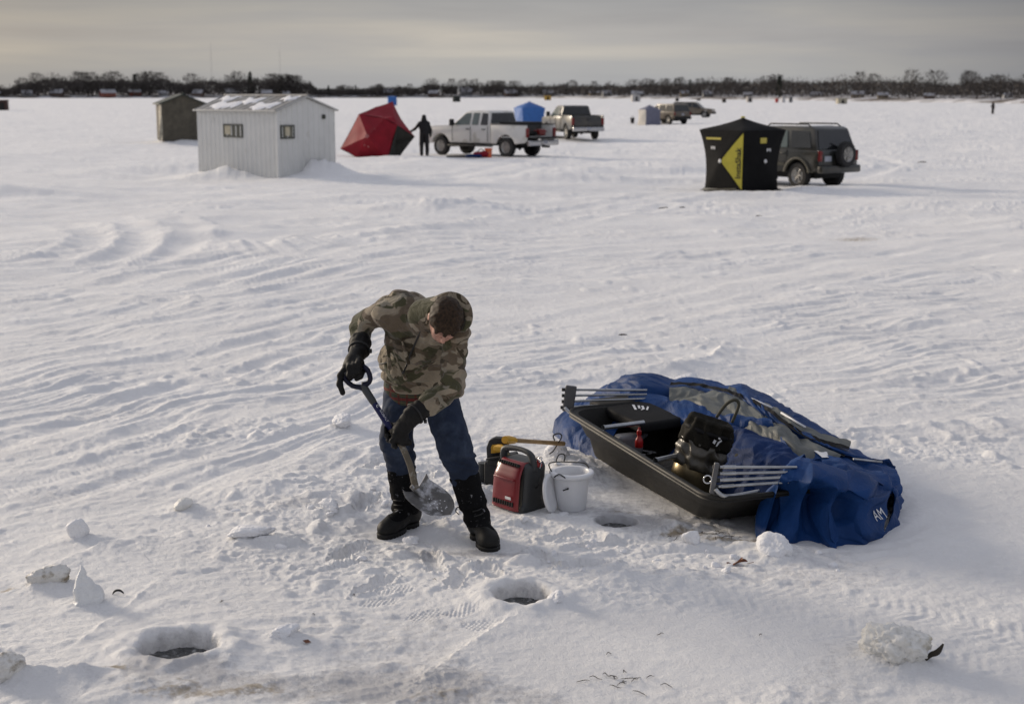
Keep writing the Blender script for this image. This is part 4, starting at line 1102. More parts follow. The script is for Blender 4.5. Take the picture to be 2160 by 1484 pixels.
def build_bank():
    rows = []
    prof = [(0, -.6), (.5, .2), (6, 1.0), (18, 1.9), (60, 2.8), (260, 4.5), (900, 8)]
    for k, (dist, z) in enumerate(prof):
        row = []
        for i, p in enumerate(SHC):
            n = shore_n(i); q = p + n * dist
            jz = 0 if k < 2 else .5 * float(n2(np.array([i * .37]), np.array([k * 3.1]), 5)[0]) * (1 + dist / 60)
            row.append((q[0], q[1], z + jz))
        rows.append(row)
    o = mk('shore', grid_surface(rows), M_bank)
    tag(o, 'low snowy bank of the far lake shore', None, kind='structure')
build_bank()

SKY_X = [0, 30, 60, 132, 155, 225, 275, 360, 388, 402, 420, 460, 475, 525, 572, 607, 662, 672, 720, 800, 840, 880, 910, 965, 1080, 1160, 1177, 1200, 1260, 1280, 1305, 1367, 1387, 1450, 1492, 1542, 1600, 1627, 1665, 1700, 1755, 1810, 1852, 1977, 2045, 2110, 2160]
SKY_H = [22, 18, 32, 46, 41, 41, 41, 44, 34, 28, 40, 41, 37, 45, 43, 37, 36, 20, 18, 19, 26, 20, 31, 30, 27, 27, 32, 28, 28, 35, 27, 33, 34, 34, 41, 43, 42, 45, 43, 40, 48, 46, 47, 38, 43, 50, 48]
_ratio = np.array([p[0] / p[1] for p in SHC]); _ts = np.linspace(0, 1, len(SHC))
def t_of(u): return float(np.interp(u, _ratio, _ts))          # bearing (x / y) -> position along the shore
def wood_height(u, d): return float(np.interp(1080 + 3000 * u, SKY_X, SKY_H)) * d / 3000
def shore_at(t, back):
    f = t * (len(SHC) - 1); i = min(int(f), len(SHC) - 2)
    p = SHC[i] + (SHC[i + 1] - SHC[i]) * (f - i); n = shore_n(i)
    q = p + n * back
    return q[0], q[1], 1.0 + .05 * min(back, 30)

def twig_crown(seed, H, W, n, conifer=False):
    """bare crown: limbs and a spray of thin twig slivers; or a conifer of drooping sprays"""
    rr = random.Random(seed); V, F = [], []
    def sliver(p, d, l, w):
        d = Vector(d).normalized(); a, b = frame_from(d); s = a * math.cos(rr.uniform(0, 6.28)) + b * math.sin(rr.uniform(0, 6.28))
        p = Vector(p); i = len(V)
        V.extend([tuple(p - s * w), tuple(p + s * w), tuple(p + d * l + s * w * .2)]); F.append((i, i + 1, i + 2))
    if conifer:
        for _ in range(n):
            z = H * rr.uniform(.06, 1); k = (1 - z / H) ** .85 * W; a = rr.uniform(0, 6.28); q = rr.uniform(.1, 1) * k
            sliver((q * math.cos(a), q * math.sin(a), z), (math.cos(a), math.sin(a), -.35), rr.uniform(.5, 1.3), rr.uniform(.16, .34))
    else:
        for _ in range(n):
            z = rr.uniform(.22, 1.0)
            k = W * math.sin(math.pi * min(1, (z - .12) / .92) ** 1.25) ** .7
            a = rr.uniform(0, 6.28); q = k * rr.uniform(.05, 1) ** .6 * (1 + .25 * math.sin(3 * a + seed) + .2 * math.sin(7 * z + a * 2))
            up = rr.uniform(.3, 1.6)
            sliver((q * math.cos(a), q * math.sin(a), z * H), (math.cos(a), math.sin(a), up), rr.uniform(.8, 2.2), rr.uniform(.05, .15))
    return V, F

def tree_proto(seed, H, W, n, conifer=False):
    rr = random.Random(seed + 99)
    tr = [tube([(0, 0, -1), (.1, 0, H * .3), (rr.uniform(-.3, .3), .1, H * .62), (rr.uniform(-.5, .5), .2, H * .92)], [.34, .26, .15, .04], 6)]
    if not conifer:
        for k in range(9):
            a = rr.uniform(0, 6.28); z = H * rr.uniform(.25, .6); l = W * rr.uniform(.5, .95)
            tr.append(tube([(0, 0, z), (l * .5 * math.cos(a), l * .5 * math.sin(a), z + l * .5), (l * math.cos(a), l * math.sin(a), z + l * rr.uniform(.7, 1.3))], [.14, .09, .03], 5))
    return join(*tr), twig_crown(seed, H, W, n, conifer)

def build_trees():
    protos = []
    for k in range(6):
        tr, cr = tree_proto(k * 13 + 3, 11, 4.2 + .5 * (k % 3), 520)
        protos.append((tr, cr, False))
    for k in range(2):
        tr, cr = tree_proto(k * 7 + 70, 11, 2.1, 420, True); protos.append((tr, cr, True))
    meshes = []
    for tr, cr, con in protos:
        root = thing('tree', None, 'tree'); a = mk('trunk', tr, M_trunk, root); c = mk('crown', cr, M_conifer if con else M_bare, root, smooth=False)
        meshes.append(root)
    rr = random.Random(5); used = set()
    # the tall trees one can tell apart above the mass: (shore position, set-back, height, kind)
    spots = []
    for i in range(90):
        u = rr.uniform(-.38, .38); t = t_of(u); bk = rr.uniform(6, 26); q = shore_at(t, bk); spots.append((t, bk, wood_height(u, math.hypot(q[0], q[1])) * rr.uniform(.95, 1.12), rr.choice([0, 1, 2, 3, 4, 5, 0, 2, 1, 6])))
    for t, bk, H, k in spots:
        x, y, z = shore_at(t, bk)
        if y > 0 and abs(x / y) > .40: continue
        src = meshes[k]
        o = src if k not in used else copy_tree(src)
        used.add(k)
        d = math.hypot(x, y)
        s = H / 11
        o.location = (x, y, z); o.rotation_euler = (0, 0, rr.uniform(0, 6.28)); o.scale = (s * rr.uniform(.85, 1.25), s * rr.uniform(.85, 1.25), s)
        o['label'] = 'dark evergreen tree rising from the wooded far shore' if k >= 6 else 'tall bare tree rising out of the wooded far shore'
        o['category'] = 'tree'; o['group'] = 'evergreens on the far shore' if k >= 6 else 'bare trees on the far shore'
    for k, m in enumerate(meshes):
        if k not in used:
            for ch in list(m.children): bpy.data.objects.remove(ch)
            bpy.data.objects.remove(m)
build_trees()

def build_treeline():
    rr = random.Random(11)
    V, F = [], []
    N_ = 125000
    hprof = [rr.uniform(.55, 1) for _ in range(260)]
    for _ in range(N_):
        u = rr.uniform(-.62, .62); bk = rr.uniform(3, 55)
        x, y, z = shore_at(t_of(u), bk)
        d = math.hypot(x, y); q = d / 1000
        hh = wood_height(x / y, d) * (.86 + .22 * float(mnoise.noise((u * 160, bk * .05, 0))) + .16 * float(mnoise.noise((u * 60, 3, 0)))) - z
        zz = z - .3 + max(hh, 1.5) * (rr.random() ** .8 * .88 if rr.random() < .86 else rr.uniform(.7, 1.12))
        w = rr.uniform(.2, .75) * q * (1 if zz - z < hh * .8 else .45); l = rr.uniform(1.0, 3.0) * q
        a = rr.uniform(0, 6.28); i = len(V)
        V += [(x - w * math.cos(a), y - w * math.sin(a), zz), (x + w * math.cos(a), y + w * math.sin(a), zz), (x + rr.uniform(-.7, .7) * l, y + rr.uniform(-1, 1) * w, zz + l * rr.uniform(.25, .9))]
        F.append((i, i + 1, i + 2))
    o = mk('treeline', (np.array(V), np.array(F)), M_bare, smooth=False)
    tag(o, 'dense dark belt of bare woods along the far lake shore', 'woods', kind='stuff')
build_treeline()

def build_houses():
    rr = random.Random(3)
    info = ['white', 'grey', 'tan', 'brown', 'red brick']
    us = [-.355, -.335, -.31, -.285, -.262, -.235, -.215, -.19, -.172, -.155, -.085, -.06, -.03, -.005, .02, .04, .055, .085, .11, .13, .16, .19, .22, .25, .28, .31, .335, .355]
    ts_old = [.145, .165, .19, .205, .235, .25, .285, .31, .335, .36, .385, .41, .445, .47, .495, .52, .545, .57, .60, .625, .655, .68, .70, .73, .755, .78]
    for i, u in enumerate(us):
        x, y, z = shore_at(t_of(u + rr.uniform(-.006, .006)), rr.uniform(3, 14))
        if y > 0 and abs(x / y) > .40: continue
        d = math.hypot(x, y); s = d / 1000 * (.72 if d > 750 else .62) * rr.uniform(.75, 1.1)
        k = rr.choice([0, 0, 1, 2, 3, 1, 4] if d > 750 else [1, 1, 2, 3, 3, 0]); W, D, H, Rf = rr.uniform(8, 14) * s, 7 * s, rr.uniform(3, 4.2) * s, rr.uniform(2, 3) * s
        h = thing('house', 'small %s house with snowy roof among the trees on the far shore' % info[k], 'house', (x, y, z - .3), math.atan2(y, x) - math.pi / 2 + rr.uniform(-.4, .4), 'houses along the far shore')
        mk('wall', fixn(([(-W / 2, -D / 2, 0), (W / 2, -D / 2, 0), (W / 2, D / 2, 0), (-W / 2, D / 2, 0), (-W / 2, -D / 2, H), (W / 2, -D / 2, H), (W / 2, D / 2, H), (-W / 2, D / 2, H), (-W / 2, 0, H + Rf), (W / 2, 0, H + Rf)],
            [(0, 1, 2, 3), (0, 1, 5, 4), (1, 2, 6, 9, 5), (2, 3, 7, 6), (3, 0, 4, 8, 7), (4, 5, 9, 8), (7, 6, 9, 8)])), M_wallp[k], h, smooth=False)
        o_ = .4 * s
        def sl(q): return fixn(([(-W / 2 - o_, q * (D / 2 + o_), H - .25 * s), (W / 2 + o_, q * (D / 2 + o_), H - .25 * s), (W / 2 + o_, 0, H + Rf + .05), (-W / 2 - o_, 0, H + Rf + .05), (-W / 2 - o_, q * (D / 2 + o_), H + .05), (W / 2 + o_, q * (D / 2 + o_), H + .05), (W / 2 + o_, 0, H + Rf + .4 * s), (-W / 2 - o_, 0, H + Rf + .4 * s)],
            [(0, 1, 2, 3), (4, 5, 6, 7), (0, 1, 5, 4), (1, 2, 6, 5), (2, 3, 7, 6), (3, 0, 4, 7)]))
        mk('roof', [sl(1), sl(-1)], M_hroof, h, smooth=False)
        for wx in (-.28, .05, .3):
            mk('window', box((W * wx, -D / 2 - .04, H * .55), (1.2 * s, .1, 1.3 * s)), M_hwin, h, smooth=False)
build_houses()

def mast(x, y, H, label):
    t = thing('radio_mast', label, 'radio mast', (x, y, 4)); m_ = mat('mast_steel', (.38, .38, .39), .7)
    mk('lattice', [tube([(dx, dy, 0), (dx, dy, H)], .04, 4) for dx, dy in ((-.5, -.3), (.5, -.3), (0, .5))] + [tube([(-.5, -.3, z), (.5, -.3, z + 2)], .04, 4) for z in range(0, int(H), 4)], m_, t, smooth=False)
    mk('antenna', [tube([(0, 0, H), (0, 0, H + 5)], .06, 5)], m_, t, smooth=False)
mast(-285, 1375, 42, 'faint radio mast over the woods, further left of the two')
mast(-240, 1500, 42, 'faint radio mast over the woods, nearer the picture centre')

# ---- little shelters scattered over the far ice
def far_hut(x, y, w, d, h, m_, rz, label, flat=False, peak=.25, roofm=None, door=True):
    t = thing('fishing_hut', label, 'fishing hut', (x, y, -.1), rz, 'small shelters far out on the ice')
    mk('wall', bevelled(box((0, 0, h / 2), (w, d, h)), .04, 1), m_, t, smooth=False)
    if flat: mk('roof', bevelled(box((0, 0, h + .05), (w + .25, d + .25, .1)), .02, 1), roofm or m_, t, smooth=False)
    else: mk('roof', prism([(-w / 2 - .12, h), (w / 2 + .12, h), (0, h + peak + .12)], 'y', -d / 2 - .1, d / 2 + .1), roofm or m_, t, smooth=False)
    if door: mk('door', box((.1, -d / 2 - .03, h * .42), (.7, .05, h * .8)), M_under, t, smooth=False)
mh = lambda n, c: mat('hut_' + n, c, .7, var=.15)
far_hut(-83, 235, 1.75, 2, 1.75, mh('maroon', (.05, .022, .018)), .2, 'dark maroon hut far out on the ice at the left edge', True)
far_hut(-19.6, 510, 2.6, 2.4, 2.2, mh('darkgreen', (.03, .035, .028)), .1, 'dark green hut on the far ice above the white pickup', True, roofm=M_hroof)
far_hut(15.8, 640, 3.0, 2.4, 2.1, mh('amber', (.42, .26, .05)), .0, 'amber yellow hut on the far ice above the bright blue tent', True)
far_hut(44.5, 520, 2.9, 2.4, 2.4, mh('pale_grey', (.42, .41, .40)), .15, 'pale grey gabled hut on the far ice right of the charcoal pickup', False, roofm=M_hroof)
far_hut(64, 560, 1.2, 1.2, 1.2, mh('black', (.02, .02, .02)), .1, 'tiny black box hut on the far ice above the slate blue tent', True)
far_hut(77.5, 600, 1.5, 1.2, .8, mh('charcoal', (.05, .05, .055)), .2, 'low charcoal hut on the far ice, right of the tiny black box', True, door=False)
far_hut(69, 470, 1.1, 1.2, 1.2, mh('black2', (.025, .02, .02)), .1, 'tiny black hut nearer on the far ice, left of the parked SUVs', True)
far_hut(80.5, 490, 1.7, 1.6, 1.9, mh('dusty', (.40, .37, .34)), .1, 'faded beige narrow hut on the far ice above the parked SUVs', True)
far_hut(88, 480, .9, .9, 1.3, mh('scarlet', (.34, .02, .015)), .1, 'small scarlet hut on the far ice right of the beige one', True, door=False)
far_hut(90.2, 480, 1.0, 1.0, 1.7, mh('light', (.5, .5, .5)), .1, 'white narrow hut on the far ice just right of the scarlet one', True, door=False)
far_hut(93, 482, 1.0, 1.0, 1.7, mh('slate', (.08, .09, .1)), .1, 'slate grey narrow hut on the far ice, last of the tight trio', True, door=False)
far_hut(90.8, 398, 2.6, 2, 1.5, mh('khaki', (.40, .37, .29)), .1, 'khaki low wide hut on the far ice above the black tent', True)
# ------------------------------------------------------------------ sled, collapsed shelter and fishing gear
M_sled = mat('black_polyethylene', (.013, .012, .010), .55, spec=.3, var=.25, vscale=3, bump=.0012, bscale=60, dirt=(.03, .027, .021), dscale=2.5, dthr=.62, rvar=.1)
M_steel = mat('galvanised_tube', (.40, .41, .42), .32, metal=.85, var=.2, vscale=12)
M_steeldk = mat('dull_bracket_steel', (.13, .13, .135), .45, metal=.6, var=.2)
M_foam = mat('black_seat_vinyl', (.009, .009, .0095), .75, spec=.2, var=.2, bump=.001, bscale=120)
M_bluefab = mat('royal_blue_nylon', (.010, .042, .145), .55, var=.22, vscale=3, bump=.003, bscale=30, spec=.12)
M_bluefab2 = mat('navy_blue_nylon', (.008, .026, .095), .65, var=.2, vscale=3, spec=.1)
M_greyfab = mat('grey_green_nylon', (.125, .132, .125), .5, var=.15, vscale=4, spec=.15)
M_blackfab = mat('black_nylon', (.007, .007, .0075), .75, spec=.2, var=.3, bump=.003, bscale=30)
M_white = mat('white_print_ink', (.72, .72, .72), .6, var=.04)
M_whitepl = mat('white_plastic', (.74, .745, .76), .38, var=.03)
M_redpl = mat('red_enamel', (.20, .010, .014), .35, var=.15, vscale=5, coat=.25)
M_redbr = mat('bright_red_plastic', (.36, .013, .012), .35, var=.1)
M_dkgrey = mat('charcoal_plastic', (.035, .037, .038), .5, var=.2, bump=.001, bscale=80)
M_brass = mat('tarnished_brass', (.20, .155, .085), .33, metal=.8, var=.3, vscale=10)
M_clear = mat('shiny_plastic_wrap', (.06, .052, .038), .36, var=.6, vscale=9, spec=.5)
M_yellow = mat('tool_yellow', (.60, .33, .02), .45, var=.12, vscale=14)
M_wood = mat('worn_ash_handle', (.30, .19, .085), .6, var=.3, vscale=9)
M_cord = mat('black_cord', (.012, .012, .012), .7)
M_chromed = mat('polished_steel', (.55, .55, .55), .15, metal=.95, var=.1)
M_brownbox = mat('brown_cardboard', (.085, .055, .038), .8, var=.2)

def lin(a, b, seed):
    """piecewise-linear noise on a skewed triangle lattice: flat facets meeting in crisp creases"""
    s = (a + b) * .366; u = a + s; v = b + s; i = np.floor(u); j = np.floor(v); u = u - i; v = v - j
    def g(p, q): return _h(i + p, j + q, 0, seed) * (2 / 4294967296.0) - 1
    h0, h1, h2, h3 = g(0, 0), g(1, 0), g(0, 1), g(1, 1)
    return np.where(u > v, h0 + (h1 - h0) * u + (h3 - h1) * v, h0 + (h2 - h0) * v + (h3 - h2) * u)

def cloth(rows, su=20, sv=14, amp=.014, f=7.0, seed=0, aniso=(1, 1)):
    """catmull-subdivided sheet through control rows, wrinkled along its normal"""
    cols = [catmull(r, su) for r in rows]
    m = len(cols[0])
    G = np.array([catmull([c[j] for c in cols], sv) for j in range(m)]).transpose(1, 0, 2)
    du = np.gradient(G, axis=1); dv = np.gradient(G, axis=0)
    n = np.cross(du, dv); n /= np.maximum(np.linalg.norm(n, axis=2, keepdims=True), 1e-9)
    a = np.cumsum(np.linalg.norm(du, axis=2), axis=1) * aniso[0]; b = np.cumsum(np.linalg.norm(dv, axis=2), axis=0) * aniso[1]
    wob = .5 * n2(a * f * .5, b * f * .5, seed + 3)
    def rdg(x): return 1 - 3.0 * np.sqrt(np.abs(x) + .004)
    w = 1.2 * rdg(n2(a * f * .6 + wob, b * f * .35 + wob, seed)) + .8 * rdg(n2(a * f * 1.3 - b * f * .7, b * f * 1.0 + a * f * .6, seed + 1)) + .35 * rdg(n2(a * f * 3.1, b * f * 2.7, seed + 5)) + 1.2 * n2(a * f * .3, b * f * .35, seed + 2) + 1.2
    A2 = a + .10 * n2(a * 3, b * 3, seed + 7); B2 = b + .10 * n2(a * 3 + 5, b * 3, seed + 8)
    w = 1.2 * lin(A2 * f * .38 + B2 * f * .15, B2 * f * .26 - A2 * f * .1, seed) + 1.5 * lin(A2 * f * .95 - B2 * f * .3, B2 * f * .75 + A2 * f * .2, seed + 1) + .65 * lin(A2 * f * 2.3 + B2 * f, B2 * f * 1.9 - A2 * f * .4, seed + 2) + .5 * n2(a * f * .3, b * f * .35, seed + 4)
    G = G + n * (amp * 1.25 * w)[:, :, None]
    return grid_surface(G.tolist())

# ---- the sled
def build_sled():
    A = Vector((.40, 10.27, .36)); B = Vector((1.20, 8.20, .27))
    L = math.hypot(B.x - A.x, B.y - A.y); d = Vector(((B.x - A.x) / L, (B.y - A.y) / L, 0)); e = Vector((-d.y, d.x, 0)); W = .80
    t = thing('cargo_sled', 'big black plastic cargo sled filled with fishing gear', 'sled', (A.x, A.y, 0))
    def ring(s0, s1, t0, t1, r, dz, n=7):
        P = []
        for cx, cy, a0 in ((s1 - r, t1 - r, 0), (s0 + r, t1 - r, 90), (s0 + r, t0 + r, 180), (s1 - r, t0 + r, 270)):
            for k in range(n):
                a = R(a0 + 90 * k / (n - 1)); P.append((cx + r * math.cos(a), cy + r * math.sin(a)))
        out = []
        for s, u in P:
            zr = A.z + (B.z - A.z) * s / L
            out.append(tuple(d * s + e * u + Vector((0, 0, dz if dz > 0 else 0)) if False else (d.x * s + e.x * u, d.y * s + e.y * u, zr + dz * (zr - .02))))
        return out
    def R_(ins, dz, nose=None, off=0.0, r=.16):
        """ins 0..1: 0 at the rim, 1 at the bottom"""
        return ring(.03 + .10 * ins + off, L - .02 - .36 * ins ** 1.3 - off, .02 + .13 * ins + off, W - .02 - .13 * ins - off, r, dz)
    outer = [R_(0, 0.02, off=-.035), R_(0, -.08, off=-.045), R_(0, -.10, off=-.015), R_(.12, -.2), R_(.42, -.47), R_(.46, -.50, off=.012), R_(.80, -.88), R_(.90, -.97), R_(1, -1.0, off=.03)]
    inner = [R_(0, .02, off=-.03), R_(0, .0, off=.005), R_(.14, -.2, off=.01), R_(.44, -.47, off=.012), R_(.80, -.86, off=.014), R_(1, -.93, off=.04)]
    vf1 = grid_surface(outer, True); vf2 = grid_surface(inner, True)
    n = len(outer[0])
    vf1[1].append(tuple((len(outer) - 1) * n + k for k in range(n))); vf2[1].append(tuple((len(inner) - 1) * n + k for k in reversed(range(n))))
    hull = mk('hull', [vf1, vf2], M_sled, t, sharp=50)
    rim = R_(0, 0.0, off=-.035); rim2 = tube(rim + [rim[0]], .016, 8, caps=False)
    mk('rim', rim2, M_sled, t)
    mk('tow_rope', tube([(d * (L - .45) + e * .75 + Vector((0, 0, .02))), (d * (L - .1) + e * .95 + Vector((0, 0, .012))), (d * (L + .03) + e * 1.02 + Vector((0, 0, .012))), (d * (L - .3) + e * 1.15 + Vector((0, 0, .012)))], .006, 6, curve=6), M_cord, t)
    return t, d, e, L, W, A, B
SLED, sd_, se_, sL, sW, sA, sB = build_sled()

# ---- seat cushion with a white emblem
def build_seat():
    c = [(.585, 10.60, .37), (.93, 10.72, .385), (1.24, 10.02, .355), (.91, 9.86, .345)]
    o = (.91, 10.3, .36)
    t = thing('seat_cushion', 'flat black padded seat with a small white emblem across the sled', 'seat', o)
    V = [(p[0] - o[0], p[1] - o[1], p[2] - o[2]) for p in c]; V += [(x, y, z - .075) for x, y, z in V]
    mk('cushion', bevelled(fixn((V, [(0, 1, 2, 3), (4, 5, 6, 7), (0, 1, 5, 4), (1, 2, 6, 5), (2, 3, 7, 6), (3, 0, 4, 7)])), .022, 3), M_foam, t, sharp=60)
    ex = Vector(V[3]) - Vector(V[0]); ey = Vector(V[1]) - Vector(V[0])
    def q(pts): return ([(x, y, 0) for x, y in pts], [tuple(range(len(pts)))])
    marks = [q([(-.07, .03), (-.055, .045), (.075, -.005), (.065, -.02)]), q([(-.01, .075), (.0, .09), (.085, .055), (.10, .02), (.085, .02), (.07, .042)]), q([(-.03, .055), (-.02, .07), (.055, .035), (.05, .02)]), q([(.03, .105), (.045, .112), (.12, .06), (.11, .05)])]
    zc = max(p[2] for p in V[:4])
    ctr = (Vector(V[0]) + Vector(V[1]) + Vector(V[2]) + Vector(V[3])) / 4 + Vector((-.02, .01, .004))
    mk('emblem', [place(m_, ctr, ex, ey) for m_ in marks], M_white, t, smooth=False)
build_seat()

# ---- the collapsed shelter: fabric panels and frame poles
SH_O = (1.6, 9.6, 0)
SHELTER = thing('collapsed_shelter', 'crumpled blue and grey flip-over tent collapsed across the sled', 'ice shelter', SH_O)
RIDGE = [(0.398, 11.094, 0.06), (0.62, 11.379, 0.22), (0.798, 11.176, 0.38), (0.991, 11.007, 0.46), (1.284, 10.95, 0.46), (1.559, 10.788, 0.47), (1.793, 10.315, 0.44), (1.925, 9.711, 0.4), (2.087, 9.373, 0.34), (2.288, 9.258, 0.28), (2.547, 9.363, 0.22)]
LOW = [(0.449, 10.94, 0.05), (0.659, 11.04, 0.2), (0.811, 10.83, 0.36), (0.982, 10.687, 0.42), (1.217, 10.669, 0.42), (1.473, 10.551, 0.43), (1.676, 10.242, 0.42), (1.862, 9.722, 0.37), (2.047, 9.401, 0.3), (2.254, 9.247, 0.26), (2.512, 9.313, 0.2)]
BACK = [(.36, 11.3, .0), (.7, 11.75, .0), (1.0, 11.75, .02), (1.3, 11.6, .02), (1.7, 11.4, .02), (2.0, 11.1, .02), (2.3, 10.6, .02), (2.5, 10.1, .02), (2.56, 9.8, .02), (2.60, 9.6, .02), (2.62, 9.5, .0)]
MIDB = [((a[0] + b[0]) / 2 + .05, (a[1] + b[1]) / 2 + .05, max(b[2] * .72, .02)) for a, b in zip(BACK, RIDGE)]
def S(name, rows, m_, **k): return mk(name, cloth(rows, **k), m_, SHELTER, off=SH_O, smooth=False)
under = [(p[0] - .02, p[1] - .06, max(p[2] - .06, 0)) for p in LOW]
S('back_panel', [BACK, MIDB, RIDGE, LOW, under], M_bluefab, amp=.016, f=5, seed=1)
S('left_flap', [[(.33, 10.95, .02), (.42, 10.45, .0), (.58, 10.1, .0), (.66, 9.9, .0)], [(.36, 11.05, .1), (.44, 10.62, .12), (.60, 10.25, .12), (.7, 9.95, .12)], [(.52, 11.15, .24), (.62, 10.9, .30), (.72, 10.6, .30), (.8, 10.3, .25)]], M_bluefab, amp=.008, f=6, seed=2)
GT = [(1.209, 10.663, 0.445), (1.406, 10.586, 0.45), (1.589, 10.362, 0.45), (1.759, 10.107, 0.42), (1.884, 9.664, 0.39), (2.043, 9.387, 0.33), (2.263, 9.285, 0.285)]
GL = [(1.17, 10.40, 0.42), (1.29, 10.20, 0.40), (1.47, 10.00, 0.395), (1.65, 9.74, 0.39), (1.80, 9.44, 0.39), (1.94, 9.20, 0.335), (2.17, 9.16, 0.275)]
GM = [((a[0] + b[0]) / 2, (a[1] + b[1]) / 2, (a[2] + b[2]) / 2 + .015) for a, b in zip(GT, GL)]
S('grey_panel', [GT, GM, GL, [(p[0] - .03, p[1] - .10, p[2] - .08) for p in GL]], M_greyfab, amp=.012, f=7, seed=3)
# second grey strip tucked behind the pole sleeve
up = [(p[0] + .035, p[1] + .10, p[2] + .03) for p in GT[2:]]
S('pole_sleeve', [[(p[0] + .05, p[1] + .16, p[2] + .035) for p in GT[2:]], up, [(p[0] + .01, p[1] + .03, p[2] + .02) for p in GT[2:]]], M_greyfab, amp=.006, f=9, seed=4)
S('black_trim', [[(p[0] + .012, p[1] + .035, p[2] + .034) for p in GT], [(p[0] - .004, p[1] - .012, p[2] + .022) for p in GT]], M_blackfab, amp=.006, f=9, seed=5)
R0 = [(0.909, 10.676, 0.4), (1.143, 10.481, 0.39), (1.347, 10.12, 0.39), (1.551, 9.873, 0.39), (1.806, 9.638, 0.4)]
R1 = [(0.891, 10.549, 0.39), (1.088, 10.287, 0.36), (1.278, 9.972, 0.35), (1.507, 9.793, 0.35), (1.802, 9.579, 0.38)]
R2 = [(0.895, 10.588, 0.33), (1.097, 10.191, 0.31), (1.264, 9.991, 0.3), (1.48, 9.827, 0.28), (1.721, 9.657, 0.27)]
Rb = [(.95, 10.78, .40), (1.2, 10.62, .40), (1.42, 10.28, .38), (1.62, 10.0, .36), (1.86, 9.74, .36)]
S('rolled_panel', [Rb, [(p[0], p[1], p[2] + .025) for p in R0], R1, R2, [(p[0], p[1] + .05, p[2] - .03) for p in R2]], M_bluefab, amp=.012, f=7, seed=6)
def rimpt(q, k, z):
    zr = sA.z + (sB.z - sA.z) * q / sL; return (sA.x + sd_.x * q + se_.x * (sW + k), sA.y + sd_.y * q + se_.y * (sW + k), zr + z)
QS = [.55, .85, 1.15, 1.45, 1.75, 2.05]
LIN = [[rimpt(q, .14, .02 + .02 * math.sin(q * 5)) for q in QS], [rimpt(q, .02, .05 + .02 * math.sin(q * 7)) for q in QS], [rimpt(q, -.08, .0) for q in QS], [rimpt(q, -.17 - .03 * math.sin(q * 6), -.13) for q in QS], [rimpt(q, -.27 + .03 * math.sin(q * 9), -.26) for q in QS]]
S('inner_lining', LIN, M_bluefab2, amp=.014, f=7, seed=7)
M0 = [(1.803, 9.623, 0.4), (1.942, 9.282, 0.31), (2.124, 9.234, 0.27), (2.282, 9.234, 0.27), (2.543, 9.351, 0.22)]
M1 = [(1.814, 9.281, 0.33), (1.933, 9.08, 0.3), (2.094, 8.959, 0.29), (2.277, 8.951, 0.27), (2.55, 9.153, 0.2)]
M2 = [(1.736, 8.849, 0.25), (1.846, 8.8, 0.31), (2.036, 8.705, 0.32), (2.241, 8.681, 0.28), (2.522, 8.891, 0.15)]
M3 = [(1.70, 8.60, .20), (1.80, 8.57, .26), (1.95, 8.52, .28), (2.18, 8.56, .24), (2.48, 8.80, .12)]
S('side_panel', [M0, M1, M2, M3], M_bluefab, amp=.018, f=5, seed=8)
B_ = [[(1.80, 8.75, .36), (1.85, 8.68, .40), (1.93, 8.62, .40), (2.08, 8.64, .34), (2.26, 8.68, .26), (2.47, 8.88, .16)],
 [(1.702, 8.533, 0.43), (1.781, 8.496, 0.49), (1.876, 8.466, 0.49), (2.041, 8.481, 0.42), (2.237, 8.554, 0.33), (2.41, 8.78, 0.2)],
 [(1.61, 8.34, 0.37), (1.68, 8.18, 0.40), (1.822, 8.15, 0.41), (2.002, 8.19, 0.33), (2.197, 8.28, 0.27), (2.37, 8.55, 0.2)],
 [(1.566, 8.37, 0.20), (1.659, 8.30, 0.22), (1.80, 8.36, 0.23), (1.929, 8.24, 0.23), (2.109, 8.24, 0.19), (2.32, 8.40, 0.14)],
 [(1.509, 8.264, 0.06), (1.622, 8.16, 0.08), (1.79, 8.26, 0.07), (1.936, 8.11, 0.09), (2.107, 8.12, 0.09), (2.28, 8.31, 0.06)],
 [(1.488, 8.246, -.02), (1.618, 8.15, -.02), (1.77, 8.16, -.02), (1.926, 8.075, -.02), (2.124, 8.12, -.02), (2.25, 8.25, -.02)]]
def refold(rows, n, wts):
    out = []
    for i, r_ in enumerate(rows):
        C = catmull(r_, 4); idx = np.linspace(0, len(C) - 1, n); q = []
        for k, t in enumerate(idx):
            a = C[int(t)]; b = C[min(int(t) + 1, len(C) - 1)]; p = a + (b - a) * (t - int(t))
            s = wts[i] * math.sin(k * 1.75 + .45 * i + .9 * math.sin(k * 1.7)) * (.35 + .85 * abs(math.sin(k * 1.13 + .6))) * (1 if k < n * .68 else .12); q.append((p[0] + .3 * s, p[1] - .95 * s, p[2]))
        out.append(q)
    return out
FB = S('front_panel', refold(B_, 14, (.02, .03, .05, .085, .085, .05)), M_bluefab, amp=.020, f=4.2, seed=9, su=26, sv=18, aniso=(1, .55))
S('right_end_panel', [[(2.42, 8.78, .20), (2.47, 9.0, .19), (2.53, 9.2, .2), (2.55, 9.45, .12)], [(2.42, 8.62, .17), (2.49, 8.85, .12), (2.56, 9.1, .1), (2.58, 9.4, .06)], [(2.24, 8.25, -.02), (2.40, 8.5, -.02), (2.54, 8.9, -.02), (2.60, 9.4, -.02)]], M_bluefab, amp=.012, f=6, seed=10)
# lighter fold hanging between the panels, as in the photograph's white triangle of lining
S('white_label', [[(2.01, 9.20, .318), (2.06, 9.215, .312), (2.10, 9.21, .305)], [(2.04, 9.08, .300), (2.065, 9.08, .300), (2.085, 9.09, .298)]], M_white, amp=.001)
